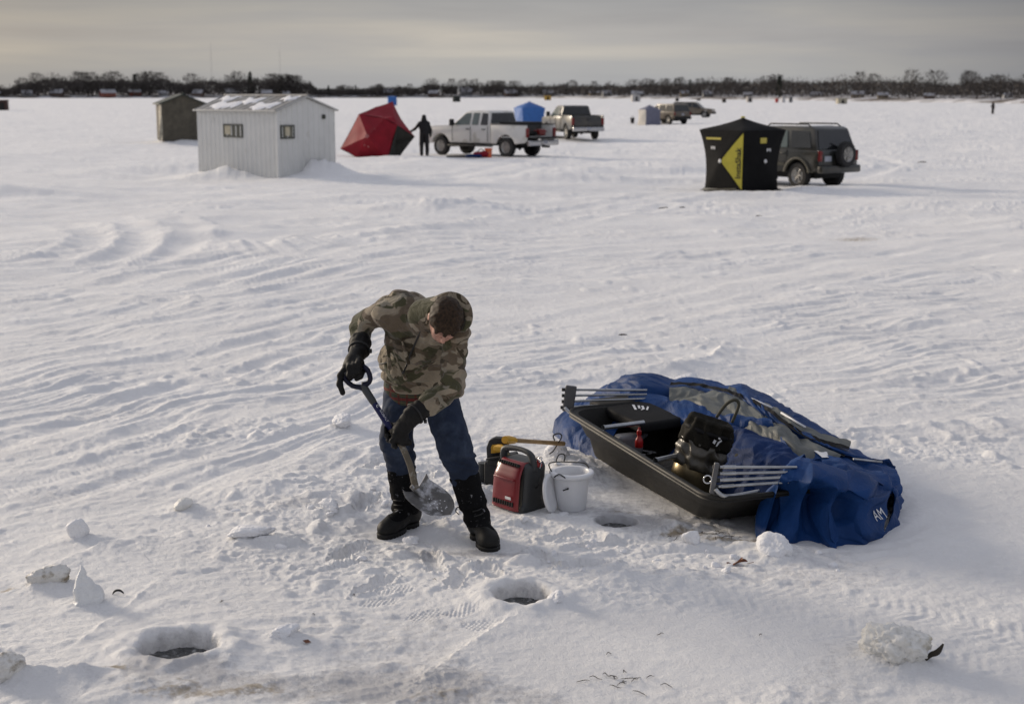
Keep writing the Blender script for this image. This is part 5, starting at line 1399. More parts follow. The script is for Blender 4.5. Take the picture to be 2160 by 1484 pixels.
# white printing on the front panel's right edge
def printing():
    bx = text_mesh('AM', .082)
    bm = bmesh.new(); vs = [bm.verts.new(p) for p in bx[0]]
    for q in bx[1]: 
        try: bm.faces.new([vs[i] for i in q])
        except ValueError: pass
    bmesh.ops.triangulate(bm, faces=bm.faces[:]); bmesh.ops.subdivide_edges(bm, edges=bm.edges[:], cuts=2)
    v, f = from_bm(bm)
    me = FB.data; from mathutils.bvhtree import BVHTree
    bv = BVHTree.FromPolygons([p.co.copy() for p in me.vertices], [tuple(p.vertices) for p in me.polygons])
    out = []
    o = Vector((2.275 - SH_O[0], 8.31 - SH_O[1], .135)); ex = Vector((.80, .58, .02)).normalized(); ey = Vector((-.1, .05, 1)).normalized(); n = ex.cross(ey).normalized()
    for p in v:
        q = o + ex * p[0] + ey * p[1]
        hit = bv.ray_cast(q + n * .6, -n)
        if hit[0] is None: hit = bv.find_nearest(q)
        out.append(tuple(hit[0] + n * .007))
    mk('lettering', (out, f), M_white, FB, smooth=False)
printing()
# frame: two bundles of four square-ish tubes with brackets, and loose tube ends
def bundle(p0, p1, gap, bracket, n=4, r=.009, tilt=(0, 0, -1)):
    ps = []
    T = Vector(tilt)
    for k in range(n):
        a = Vector(p0) + T * gap * k + Vector((.003 * ((k * 7) % 3), 0, 0)); b = Vector(p1) + T * gap * k * .72
        o = mk('frame_pole', tube([a, b], r, 10), M_steel, SHELTER, off=SH_O, sharp=60)
        mk('pole_cap', tube([a - (b - a).normalized() * .012, a + (b - a).normalized() * .03], r + .004, 10), M_black, o, off=SH_O, sharp=60)
        if bracket == 'R':
            mk('collar', tube([a + (b - a).normalized() * .05, a + (b - a).normalized() * .13], r + .003, 10), M_steel, o, off=SH_O, sharp=60)
    c = Vector(p0) + T * gap * (n - 1) / 2
    return c
bundle((.385, 10.42, .478), (1.02, 10.52, .452), .045, 'L', tilt=(-.07, -.05, -1))
mk('pole_bracket', bevelled(box((.43, 10.415, .41), (.085, .022, .20), 0, rot=(0, R(8), R(6))), .008), M_steeldk, SHELTER, off=SH_O, smooth=False)
mk('bent_pole', tube([(.395, 10.385, .35), (.43, 10.37, .315), (.48, 10.38, .285), (.55, 10.43, .285), (.66, 10.5, .30)], .013, 10, curve=6), M_steel, SHELTER, off=SH_O)
bundle((1.215, 8.26, .455), (1.72, 8.33, .435), .041, 'R', tilt=(-.06, -.04, -1))
mk('pole_bracket', bevelled(box((1.212, 8.25, .39), (.03, .03, .19), 0, rot=(0, R(8), 0)), .006), M_steeldk, SHELTER, off=SH_O, smooth=False)
mk('bent_pole', tube([(1.215, 8.22, .33), (1.26, 8.22, .29), (1.34, 8.27, .275), (1.5, 8.35, .28)], .013, 10, curve=6), M_steel, SHELTER, off=SH_O)
ringp = [(1.165 + .024 * math.cos(a), 8.2, .395 + .024 * math.sin(a)) for a in [2 * math.pi * k / 20 for k in range(21)]]
mk('pull_ring', tube(ringp, .0045, 8, caps=False), M_chromed, SHELTER, off=SH_O)
def open_tube(a, b, r):
    a = Vector(a); b = Vector(b)
    return [tube([a, b], r, 12, caps=False), tube([a, b], r * .8, 12, caps=False), tube([a - (b - a).normalized() * .002, a + (b - a).normalized() * .006], r + .003, 12, caps=False)]
mk('cross_pole', open_tube((.635, 9.62, .375), (.93, 9.80, .37), .017), M_steel, SHELTER, off=SH_O)
mk('cross_pole', open_tube((.915, 8.80, .355), (1.1, 9.0, .34), .017), M_steel, SHELTER, off=SH_O)
mk('thin_pole', tube([(1.70, 10.33, .462), (1.86, 9.95, .445)], .008, 8), M_whitepl, SHELTER, off=SH_O)
mk('thin_pole', tube([(1.90, 9.80, .44), (2.02, 9.55, .395)], .008, 8), M_whitepl, SHELTER, off=SH_O)
mk('thin_pole', tube([(2.25, 9.10, .285), (2.46, 9.18, .245)], .009, 8), M_steel, SHELTER, off=SH_O)
mk('rope', tube([(1.30, 10.0, .33), (1.18, 9.72, .24), (1.08, 9.5, .16)], .006, 6, curve=4), M_cord, SHELTER, off=SH_O)

# ---- bag with a brass can, red bottle, dark pad, junk in the sled
def wrap(prof, n=40, amp=.01, f=9, seed=0):
    V, F = lathe(prof, n)
    out = []
    for x, y, z in V:
        a = math.atan2(y, x); r = math.hypot(x, y)
        k = 1 + amp / max(r, .01) * (1 - 2.4 * abs(float(n2(np.array([a * 1.9 + z * 3]), np.array([z * f]), seed)[0])) + .6 * float(n2(np.array([math.cos(a) * 2.2 + 3]), np.array([math.sin(a) * 2.2 + z * 5]), seed + 1)[0]))
        out.append((x * k, y * k, z))
    return out, F
def build_bag():
    t = thing('gear_bag', 'black bag with strap handle and shiny wrap around a brass can', 'bag', (1.165, 9.02, .13))
    t.rotation_euler = (R(-6), R(17), R(-12)); t.scale = (1.0, 1.0, 1.1)
    mk('can', lathe([(0, 0), (.14, 0), (.146, .012), (.146, .125), (.140, .14), (0, .14)], 40), M_brass, t, sharp=40)
    pr = [(.142, .115)] + [(.150 + .006 * math.sin(i * 1.1), .125 + .0125 * i) for i in range(12)] + [(.150, .275)]
    mk('clear_wrap', wrap(pr, 72, .022, 9, 2), M_clear, t)
    pr = [(.153, .255), (.160, .275), (.158, .30)] + [(.157 - .002 * i, .32 + .012 * i) for i in range(7)] + [(.150, .40), (.138, .418), (.12, .405), (.06, .392), (0, .39)]
    b = mk('bag_body', wrap(pr, 64, .022, 6, 5), mat('dark_olive_canvas', (.014, .0125, .009), .85, spec=.15, var=.3, vscale=8), t)
    mk('hem_band', wrap([(.160, .335), (.166, .34), (.166, .352), (.160, .358)], 48, .006, 5, 5), M_blackfab, b)
    P = [(.02, -.02, .44), (.05, -.03, .53), (.095, -.03, .575), (.13, -.02, .55), (.125, -.01, .44)]
    P = catmull(P, 6)
    mk('handle', tube(P, .0105, 8), mat('webbing_olive', (.05, .047, .03), .8), t)
    em = [([(x, 0, y) for x, y in q], [tuple(range(len(q)))]) for q in ([(-.03, -.005), (-.012, -.012), (-.008, .012), (-.026, .016)], [(.0, -.02), (.008, -.022), (.018, .005), (.03, .02), (.022, .024), (.004, .006)], [(-.004, .028), (.012, .022), (.016, .03), (.0, .036)])]
    mk('emblem', [xf(e_, (.075, -.158, .315), (R(4), 0, R(26))) for e_ in em], M_white, b, smooth=False)
build_bag()
def build_bottle():
    t = thing('bottle', 'small bright red bottle standing inside the black sled', 'bottle', (.90, 9.80, .19), .3); t.scale = (.8, .8, .72)
    mk('bottle_body', lathe([(0, 0), (.032, 0), (.036, .01), (.036, .06), (.030, .085), (.018, .105), (.016, .125), (.021, .127), (.021, .165), (.012, .175), (.010, .20), (0, .203)], 20), M_redbr, t, sharp=40)
build_bottle()
def build_pad():
    t = thing('backpack', 'rounded black pack slumped in the sled against the blue lining', 'pack', (1.62, 9.30, .12))
    f = lambda P: smin(ell(P, (0, 0, .09), (.13, .09, .13)), ell(P, (.06, -.03, .05), (.12, .09, .09)), .05) + .006 * n3(P[0] * 18, P[1] * 18, P[2] * 9, 3)
    v, q = sdf_mesh(f, (-.2, -.2, -.08), (.25, .15, .28), .012)
    mk('pack_body', (v, q), M_foam, t)
    mk('strap', tube([(-.06, -.10, .10), (-.04, -.12, .05), (-.03, -.11, -.01)], .012, 6, curve=4), M_white, t)
build_pad()
def build_junk():
    t = thing('folded_tarp', 'dark crumpled cloth lying in the bottom of the sled', 'cloth', (1.12, 9.45, .05))
    v, q = sdf_mesh(lambda P: ell(P, (0, 0, .03), (.14, .40, .10)) + .03 * n3(P[0] * 8, P[1] * 8, P[2] * 8, 8) + .012 * n3(P[0] * 22, P[1] * 22, P[2] * 22, 9), (-.3, -.6, -.1), (.3, .6, .2), .016)
    mk('cloth', (v, q), M_blackfab, t)
    t = thing('net_float', 'grey plastic jug lying in the sled beside the red bottle', 'jug', (.84, 9.98, .17), .4)
    v, q = sdf_mesh(lambda P: smin(rbox(P, (0, 0, 0), (.10, .06, .075), .03), cone(P, (.1, 0, .04), (.14, 0, .055), .022, .018), .03), (-.15, -.1, -.1), (.19, .1, .12), .009)
    mk('jug_body', (v, q), mat('grey_jug_plastic', (.16, .16, .165), .4), t)
build_junk()

# ---- red heater
def build_heater():
    z0 = hz(.03, 9.0)
    t = thing('propane_heater', 'red and charcoal portable heater standing on the snow beside the bucket', 'heater', (.045, 8.965, z0 + .0))
    # local x along the red face (left -> right), y into the heater
    a = Vector((-.175, .255, 0)); a = (-a).normalized()       # from left-back corner to the front corner
    t.rotation_euler = (0, 0, math.atan2(a.y, a.x) + R(8))
    def body(P):
        x, y, z = P
        lean = .03 * np.clip(z / .33, 0, 1)
        Q = (x, y - lean, z)
        d = rbox(Q, (0, .0, .155), (.145, .105, .165), .055)
        d = smin(d, rbox(Q, (.0, .0, .02), (.15, .112, .03), .02), .02)
        d = smax(d, -rbox(Q, (0, -.13, .16), (.118, .045, .14), .015), .012)
        return d
    v, q = sdf_mesh(body, (-.19, -.16, -.03), (.19, .18, .36), .0075)
    mk('housing', (v, q), M_dkgrey, t)
    # red front: curved shield with louvre slots top and bottom
    prof = [(-.135, .015), (-.142, .03), (-.142, .20), (-.128, .255), (-.108, .292), (-.085, .315), (-.06, .318)]
    P = catmull([(p[0], p[1], 0) for p in prof], 6)
    rows = []
    for p in P:
        f_ = 1 - .12 * max(0, (p[1] - .2) / .12)
        rows.append([(x * f_, p[0] + .03 * max(0, p[1]) / .33 + .012 * (abs(x) / .118) ** 6, p[1]) for x in [-.125 + .25 * i / 24 for i in range(25)]])
    sh = grid_surface(rows)
    o = mk('front_shield', sh, M_redpl, t)
    md = o.modifiers.new('thickness', 'SOLIDIFY'); md.thickness = .008; md.offset = -1
    sl = []
    for i in range(9):
        x = -.088 + .022 * i
        sl.append(box((x, -.141, .055), (.013, .012, .030), .004)); sl.append(box((x, -.078 - .001 * i, .303), (.008, .03, .022), .003, rot=(R(-25), 0, 0)))
    mk('vent_slots', sl[0::2], M_under, o, smooth=False); mk('vent_slots', sl[1::2], M_under, o, smooth=False)
    mk('step_ridge', bevelled(box((0, -.134, .215), (.19, .012, .012)), .004), M_redpl, o)
    mk('label_plate', bevelled(box((.055, -.147, .095), (.052, .006, .018)), .002), M_white, o, smooth=False)
    h = [(-.125, -.01, .27), (-.13, -.015, .335), (-.11, -.01, .372), (0, .0, .385), (.09, .005, .372), (.122, .01, .33), (.13, .01, .26)]
    hp = catmull(h, 6)
    mk('handle', tube(hp, [.021 + .004 * math.sin(i / len(hp) * 9) for i in range(len(hp))], 12), M_dkgrey, t)
    mk('gas_cylinder', [tube([(-.165, .02, .06), (-.165, .02, .24)], .048, 20), xf(lathe([(.048, 0), (.04, .025), (.02, .04), (0, .042)], 20), (-.165, .02, .24))], mat('olive_gas_cylinder', (.17, .165, .14), .3, metal=.5, var=.15), t, sharp=40)
    mk('gas_fitting', [tube([(-.165, .02, .27), (-.165, .02, .31), (-.12, .02, .315)], .014, 10, curve=3)], M_brass, t)
    kn = mk('knob', [lathe([(0, 0), (.024, 0), (.026, .008), (.022, .03), (0, .032)], 16, (.13, .05, .285)), box((.13, .05, .32), (.012, .04, .014), .004)], M_redbr, t, sharp=40)
    mk('wire_guard', [tube([(.05, .09, .29), (.1, .1, .33), (.15, .06, .33), (.165, .03, .28)], .004, 6, curve=5), tube([(.07, .06, .31), (.12, .06, .345), (.16, .03, .32)], .004, 6, curve=5)], M_chromed, t)
build_heater()

# ---- black and yellow sonar box with the axe lying over it
def build_sonar():
    z0 = hz(-.07, 9.5)
    t = thing('fish_finder', 'black and yellow electronic fish finder box behind the red heater', 'fish finder', (-.085, 9.46, z0), R(-14))
    mk('case', [bevelled(box((0, 0, .09), (.19, .15, .18)), .025), bevelled(box((.03, -.02, .19), (.20, .13, .05), rot=(0, R(-14), 0)), .015)], M_black, t, sharp=30)
    outer = [(-.085, .16), (-.09, .26), (-.07, .315), (-.03, .335), (.04, .335), (.06, .32), (.065, .16)]
    inner = [(-.055, .225), (-.055, .27), (-.045, .285), (.025, .295), (.03, .285), (.03, .24)]
    V = [(x, -.035, z) for x, z in outer] + [(x, .035, z) for x, z in outer]
    no = len(outer)
    mk('face_frame', bevelled(prism(outer, 'y', -.025, .035), .012, 2, 30), M_black, t, sharp=30)
    mk('yellow_dial', prism([(x * .95, z) for x, z in inner], 'y', -.032, -.022), M_yellow, t, smooth=False)
    mk('front_lip', bevelled(box((.02, -.075, .215), (.17, .10, .012), rot=(R(-8), R(-12), 0)), .004), M_black, t, sharp=30)
    mk('red_button', [lathe([(0, 0), (.008, 0), (.006, .006), (0, .007)], 10, (-.05, -.03, .19)), lathe([(0, 0), (.007, 0), (.005, .006), (0, .007)], 10, (.06, -.06, .228))], M_redbr, t)
    mk('cable', tube([(.10, -.03, .15), (.18, -.14, .10), (.30, -.36, .09), (.40, -.56, .17), (.43, -.63, .245)], .0045, 6, curve=8), M_cord, t)
    mk('side_canister', [tube([(-.125, .03, .02), (-.125, .03, .14)], .036, 18)], M_dkgrey, t, sharp=40)
build_sonar()
def build_axe():
    a = Vector((.0, 9.42, .335)); b = Vector((.365, 10.05, .155))
    t = thing('axe', 'wooden handled tool with yellow collar lying over the fish finder', 'axe', tuple(a))
    d = (b - a).normalized(); P = [d * (.02 + (b - a).length * k / 10) for k in range(11)]
    mk('handle', tube(P, [.016, .016, .0155, .015, .015, .015, .015, .016, .017, .0175, .018], 12), M_wood, t, sharp=60)
    mk('collar', [tube([d * -.10, d * -.05, d * .03, d * .05], [.026, .030, .024, .017], 12)], M_yellow, t, sharp=50)
    mk('axe_head', [bevelled(box((-.07, -.14, -.02), (.06, .10, .03), rot=(0, 0, 1.05)), .008)], M_yellow, t, sharp=40)
    s = d * (b - a).length * .9
    mk('lanyard', tube([s + Vector((-.02, 0, .02)), s + Vector((-.03, .01, .055)), s + Vector((.01, .01, .07)), s + Vector((.03, .0, .05)), s + Vector((.0, -.02, .0)), s + Vector((-.03, -.02, -.05)), s + Vector((-.06, -.02, -.075))], .005, 6, curve=6), M_cord, t)
build_axe()
def build_box():
    t = thing('cardboard_box', 'tiny brown carton on the snow just left of the heater', 'box', (-.195, 9.55, hz(-.195, 9.55)), R(12))
    mk('carton', bevelled(box((0, 0, .045), (.085, .07, .09)), .004), M_brownbox, t, smooth=False)
    mk('lid', bevelled(box((0, -.01, .093), (.09, .08, .008), rot=(R(4), 0, 0)), .002), M_palewood_lit, t, smooth=False)
build_box()

# ---- white bait bucket with its lid leaning on it
def build_bucket():
    z0 = hz(.38, 8.87)
    t = thing('bucket', 'white foam-style bait bucket with black cord standing by the heater', 'bucket', (.385, 8.90, z0))
    o = mk('pail', lathe([(0, .0), (.088, .0), (.094, .006), (.118, .215), (.140, .225), (.146, .236), (.144, .250), (.136, .255), (.112, .253), (.106, .244), (.100, .20), (.086, .025), (0, .02)], 48), M_whitepl, t, sharp=50)
    mk('bait_water', lathe([(0, .06), (.088, .06)], 32), mat('cloudy_water', (.45, .46, .48), .1), t)
    mk('bail_cord', tube([(-.128, -.03, .252), (-.145, .05, .285), (-.09, .105, .285), (.0, .135, .275), (.085, .11, .275), (.115, .06, .255)], .0042, 8, curve=8), M_cord, t)
    mk('cord_loop', tube([(-.10, .09, .285), (-.085, .09, .33), (-.06, .10, .34), (-.04, .11, .325), (-.045, .115, .285)], .004, 8, curve=6), M_cord, t)
    mk('cord_loop', tube([(-.115, -.09, .235), (-.085, -.12, .262), (-.05, -.135, .245), (-.04, -.128, .225)], .0042, 8, curve=6), M_cord, t)
    mk('cord_knot', [lathe([(0, -.009), (.008, 0), (0, .009)], 10, (-.028, -.112, .165)), tube([(-.028, -.115, .165), (-.06, -.12, .155)], .0045, 8)], M_cord, t)
    l = thing('bucket_cover', 'round white bucket lid leaning on edge against the bait bucket', 'lid', (.262, 8.80, hz(.26, 8.8) + .005))
    l.rotation_euler = (R(0), R(80), R(-18))
    mk('lid_disc', lathe([(0, -.012), (.10, -.012), (.118, -.008), (.126, 0), (.126, .010), (.118, .016), (.10, .014), (.085, .008), (0, .008)], 44, (-.125, 0, 0)), M_whitepl, l, sharp=50)
build_bucket()

# ---- ice holes
M_icewall = mat('wet_grey_ice', (.50, .505, .51), .3, var=.12, vscale=14, bump=.006, bscale=35)
M_slush = mat('slush_water', (.06, .061, .06), .25, var=.45, vscale=22, bump=.006, bscale=60, dirt=(.30, .305, .31), dscale=30, dthr=.60)
def build_holes():
    lab = ['fishing hole with a broken snow rim near the picture centre bottom', 'large round fishing hole with raised icy rim at lower left', 'fishing hole beside the sled just below the white bucket']
    for (hx, hy, a, rim), lb in zip(HOLES, lab):
        t = thing('ice_hole', lb, 'ice hole', (hx, hy, -.012 if hx > 0 and rim > .03 else -.028 if rim > .03 else -.04))
        n = 48; rows = []
        for z, k in ((.07, 1.00), (.04, .985), (.0, .98), (-.12, .97)):
            rows.append([((a * k + .006 * math.sin(5 * i * 6.283 / n + z * 30) + .004 * math.sin(11 * i * 6.283 / n)) * math.cos(6.2832 * i / n), (a * k + .006 * math.sin(5 * i * 6.283 / n + z * 30)) * math.sin(6.2832 * i / n), z) for i in range(n)])
        G_ = [[(a * 1.06 * q / 14 * math.cos(R(7.5 * k)), a * 1.06 * q / 14 * math.sin(R(7.5 * k)), 0) for k in range(48)] for q in range(15)]
        G_ = [[(x, y, .004 + .012 * max(0, mnoise.noise(Vector((x * 28 + hx * 7, y * 28, 0)))) + .008 * mnoise.noise(Vector((x * 70, y * 70, 1)))) for x, y, z in r_] for r_ in G_]
        mk('slush', grid_surface(G_, True), M_slush, t)
build_holes()

# ---- lumps of snow and ice
M_lump = mat('packed_snow', (.84, .84, .85), .6, var=.05, vscale=8, bump=.012, bscale=45, spec=.3)
M_lumpy = mat('stained_snow', (.78, .765, .72), .6, var=.06, vscale=5, bump=.012, bscale=40, dirt=(.60, .55, .44), dscale=9, dthr=.64)
M_lumpd = mat('dirty_ice_chunk', (.72, .705, .67), .5, var=.12, vscale=10, bump=.012, bscale=40, dirt=(.24, .20, .14), dscale=7, dthr=.55)
M_icef = mat('clear_ice_shard', (.74, .745, .74), .35, var=.08, vscale=20, bump=.008, bscale=50)
def lump(name, label, cat, x, y, r, m_, seed, sc=(1, 1, .75), rough=.35, sink=.25, group=None, rz=0, det=.012):
    bm = bmesh.new(); bmesh.ops.create_icosphere(bm, subdivisions=5 if r > .04 else 3, radius=1)
    rp = random.Random(seed * 7 + 1); PL = []
    for _ in range(15):
        q_ = Vector((rp.gauss(0, 1), rp.gauss(0, 1), rp.gauss(0, 1))).normalized(); PL.append((q_, rp.uniform(.62, 1.0)))
    for v in bm.verts:
        p = v.co; poly = (sum((max(p.dot(q_), 0) / d_) ** 7 for q_, d_ in PL) + .35) ** (-1 / 7.); q2 = rough / .4; poly *= 1 + .10 * q2 * mnoise.noise(p * 2.6 + Vector((seed, 3, 0))) + .055 * q2 * mnoise.noise(p * 7 + Vector((0, seed, 0))) + .035 * q2 * mnoise.noise(p * 16) + .02 * q2 * mnoise.noise(p * 34)
        if True:
            v.co = Vector((p.x * poly * sc[0], p.y * poly * sc[1], p.z * poly * sc[2])) * r * 1.12
            continue
        k = 1 + rough * .16 * mnoise.noise(p * 17 + Vector((seed, 1, 0))) + rough * mnoise.noise(p * 1.3 + Vector((seed * 3.1, 0, 0))) + rough * .6 * mnoise.noise(p * 3.1 + Vector((0, seed * 2.3, 0))) + rough * .30 * mnoise.noise(p * 7.0 + Vector((0, 0, seed)))
        cell = mnoise.noise(Vector((round(p.x * 1.6), round(p.y * 1.6), round(p.z * 1.6))) * 1.7 + Vector((seed, 0, 0)))
        k += .10 * cell
        v.co = Vector((p.x * k * sc[0], p.y * k * sc[1], p.z * k * sc[2])) * r
    v, f = from_bm(bm)
    o = mk(name, (v, f), m_)
    o.location = (x, y, hz(x, y) + r * sc[2] * (1 - 2 * sink - .42) * .9); o.rotation_euler = (0, 0, rz)
    tag(o, label, cat, group); return o
LM = [('snow_lump', 'big yellowish snow lump with a dark twig stuck to it, lower right', 'snow lump', 1.80, 6.36, .135, M_lumpy, 1, (1.2, .95, .85), .95, .20),
 ('snow_lump', 'rounded white snow lump at the far left of the trampled snow', 'snow lump', -2.60, 8.22, .075, M_lump, 2, (.95, .9, 1.15), .25, .2),
 ('snow_lump', 'cream snow lump left of the man, on a low ridge', 'snow lump', -2.12, 8.86, .065, M_lumpy, 3, (1.2, .9, .8), .3, .2),
 ('snow_lump', 'tall white snow block pressed against the blue tent front corner', 'snow lump', 1.53, 7.93, .10, M_lump, 4, (1.25, .85, .85), .4, .3),
 ('snow_lump', 'clean white snow chunk on dark grit before the sled nose', 'snow lump', 1.065, 8.13, .055, M_lump, 5, (1, .9, 1.0), .4, .15),
 ('ice_chunk', 'dirty brown-stained ice chunk at the left edge', 'ice chunk', -2.50, 7.34, .085, M_lumpd, 6, (1.5, .75, .7), .55, .22),
 ('ice_chunk', 'grey-brown ice lump cut by the bottom left corner', 'ice chunk', -2.27, 6.06, .10, M_lumpd, 7, (1.0, .8, .8), .45, .25),
 ('snow_lump', 'snow block lying left of the man behind his boot', 'snow lump', -1.36, 11.1, .085, M_lump, 8, (1.5, .9, .7), .45, .2),
 ('snow_lump', 'white clod in trampled snow left of the standing boots', 'snow lump', -1.15, 8.72, .06, M_lump, 9, (1.2, .9, .7), .5, .22),
 ('snow_lump', 'broad flat snow slab between the man and the left edge', 'snow lump', -1.55, 8.16, .085, M_lump, 10, (1.8, .8, .45), .4, .25),
 ('snow_lump', 'snow lump rising beside the right rim of the lower left hole', 'snow lump', -1.12, 6.62, .055, M_lump, 11, (1.4, .9, .7), .45, .25),
 ('snow_lump', 'crusty lump on the drift edge below the middle hole', 'snow lump', .23, 7.02, .05, M_lump, 12, (1.3, .9, .9), .5, .25),
 ('snow_lump', 'snow clod behind the white bucket near the sled side', 'snow lump', .33, 10.12, .085, M_lump, 13, (1.2, .9, .7), .4, .3),
 ('snow_lump', 'small snow clod by the toe of the left boot', 'snow lump', -.60, 8.16, .04, M_lump, 14, (1.2, .9, .7), .4, .2),
 ('snow_lump', 'hard snow block in the churned snow beyond the blue tent', 'snow lump', 1.55, 12.6, .12, M_lump, 15, (1.3, .9, .6), .5, .25)]
for i, a in enumerate(LM):
    n_, lb, ct, x, y, r, m_, sd0, sc, rg, sk = a
    o = lump(n_, lb, ct, x, y, r, m_, sd0, sc, rg, sk, rz=i * .7)
def shard():
    x, y = -2.235, 7.06
    def f(P):
        d = cone(P, (.02, 0, .0), (-.025, 0, .175), .075, .016) * .8
        d = smax(d, plane(P, (-.045, 0, .09), (-.92, -.25, .28)), .008); d = smax(d, plane(P, (.0, -.030, .09), (.15, -.95, .22)), .01); d = smax(d, plane(P, (.0, .035, .09), (0, 1, .2)), .01)
        d = smin(d, ell(P, (.05, 0, .03), (.06, .04, .06)), .02)
        return d + .008 * n3(P[0] * 28, P[1] * 28, P[2] * 18, 3) + .004 * n3(P[0] * 70, P[1] * 70, P[2] * 60, 4)
    o = mk('ice_shard', sdf_mesh(f, (-.12, -.1, -.06), (.15, .1, .23), .006), M_icef); o.location = (x, y, hz(x, y) - .02); o.rotation_euler = (R(-12), R(4), R(10))
    tag(o, 'upright pointed shard of ice left of the large round hole', 'ice chunk')
shard()
rs = random.Random(21)
cl = None
for i in range(38):
    if i < 22: x, y = rs.gauss(-.9, .75), rs.gauss(8.75, .55)
    else: x, y = rs.uniform(.2, 2.0), rs.uniform(7.55, 8.2)
    if any(math.hypot(x - h[0], y - h[1]) < h[2] * 1.4 for h in HOLES) or any(math.hypot(x - f_[0], y - f_[1]) < f_[2] for f_ in FLAT[:5]) or (x > .7 and y > 8.1) or abs(x) > .34 * y: continue
    o = lump('snow_clod', 'small clod of snow lying on the trampled snow around the man' if i < 22 else 'small clod of snow lying along the drift below the sled', 'snow clod', x, y, rs.uniform(.013, .032), M_lump, 30 + i, (rs.uniform(.9, 1.4), 1, rs.uniform(.6, 1)), .5, .2, 'loose clods around the man' if i < 22 else 'loose clods below the sled', rz=rs.uniform(0, 6))

# ---- leaf, twigs and dark scraps
M_leaf = mat('dry_oak_leaf', (.16, .055, .022), .7, var=.3, vscale=30)
M_twig = mat('dark_dry_grass', (.035, .028, .018), .8, var=.3, vscale=20)
def leaf():
    pts = []
    n = 15
    for k in range(n + 1):
        u = k / n; w_ = .024 * math.sin(math.pi * min(1, u * 1.02)) * (1 + .75 * math.sin(u * 22)) + .002
        pts.append((u * .13 - .065, w_))
    rows = [[(x, s * w_, .012 + .010 * abs(s) * (1 + math.sin(x * 60)) + .012 * math.sin(x * 25)) for s in (-1, -.5, 0, .5, 1)] for x, w_ in pts]
    o = mk('dead_leaf', [grid_surface(rows), tube([(.06, 0, .012), (.10, .006, .02)], .0018, 5)], M_leaf); o.location = (1.285, 7.76, hz(1.285, 7.76)); o.rotation_euler = (R(6), R(-8), R(-32))
    tag(o, 'reddish brown lobed oak leaf lying below the blue tent corner', 'leaf')
    o = mk('bark_strip', tube([(-.05, 0, -.03), (-.02, .01, .0), (.01, .0, .02), (.035, .0, .06)], [.004, .012, .014, .004], 6, curve=4), M_twig); o.location = (1.985, 6.31, hz(1.985, 6.31) + .03)
    tag(o, 'dark bent bark strip leaning on the yellowish snow lump', 'bark')
    o = mk('plastic_scrap', tube([(-.03, 0, 0), (-.015, 0, .018), (.01, 0, .02), (.03, 0, .004)], [.003, .006, .006, .003], 6, curve=4), M_cord); o.location = (-2.09, 7.2, hz(-2.09, 7.2) + .004)
    tag(o, 'small curved black scrap on smooth snow right of the ice shard', 'scrap')
    o = mk('dead_leaf', grid_surface([[(x, y, .006 + .01 * abs(y) * 30 * .1) for y in (-.012, 0, .012)] for x in (-.02, 0, .022)]), M_leaf); o.location = (-1.0, 6.55, hz(-1.0, 6.55) + .006); o.rotation_euler = (.4, .2, 1)
    tag(o, 'tiny reddish leaf scrap right of the lower left hole', 'leaf')
leaf()
def twigs():
    r_ = random.Random(4)
    def one(x, y, l, rz, lab, grp):
        P = [(-l / 2, 0, .004), (-l / 6, r_.uniform(-.01, .01), .008 + r_.uniform(0, .008)), (l / 5, r_.uniform(-.012, .012), .006), (l / 2, 0, .004)]
        o = mk('twig', tube(P, [.001, .002, .0018, .0007], 5, curve=4), M_twig); o.location = (x, y, hz(x, y) + .002); o.rotation_euler = (0, r_.uniform(-.1, .1), rz)
        tag(o, lab, 'twig', grp)
    for k in range(15):
        one(.46 + r_.gauss(0, .13), 6.13 + r_.gauss(0, .08), r_.uniform(.02, .09), r_.uniform(-1.2, 1.6), 'short dark grass twig in the scatter at the bottom edge', 'twigs at the bottom edge')
    for k in range(14):
        one(1.15 + r_.gauss(0, .16), 8.28 + r_.gauss(0, .05), r_.uniform(.03, .10), r_.uniform(0, 3), 'thin brown twig on the dirty ice at the sled nose', 'twigs at the sled nose')
    for k in range(7):
        one(r_.uniform(-2.2, 1.6), r_.uniform(6.1, 7.6), r_.uniform(.02, .05), r_.uniform(0, 3), 'stray dark twig lying alone on the snow', 'stray twigs on the snow')
twigs()
def scraps():
    for x, y, s, lb in ((1.246, 15.68, .03, 'dark clump of dirt on the open snow behind the blue tent'), (16.7, 58.4, .09, 'dark lump on the snow far right of the jeep'), (3.6, 34.0, .06, 'dark scrap on the snow left of the black tent'), (4.05, 33.9, .04, 'second, smaller dark scrap nearer to the black tent'), (5.55, 31.9, .04, 'dark speck of dirt in front of the black tent')):
        lump('dirt_clump', lb, 'dirt', x, y, s, M_twig, int(x * 10), (1.8, .9, .5), .6, .25)
scraps()

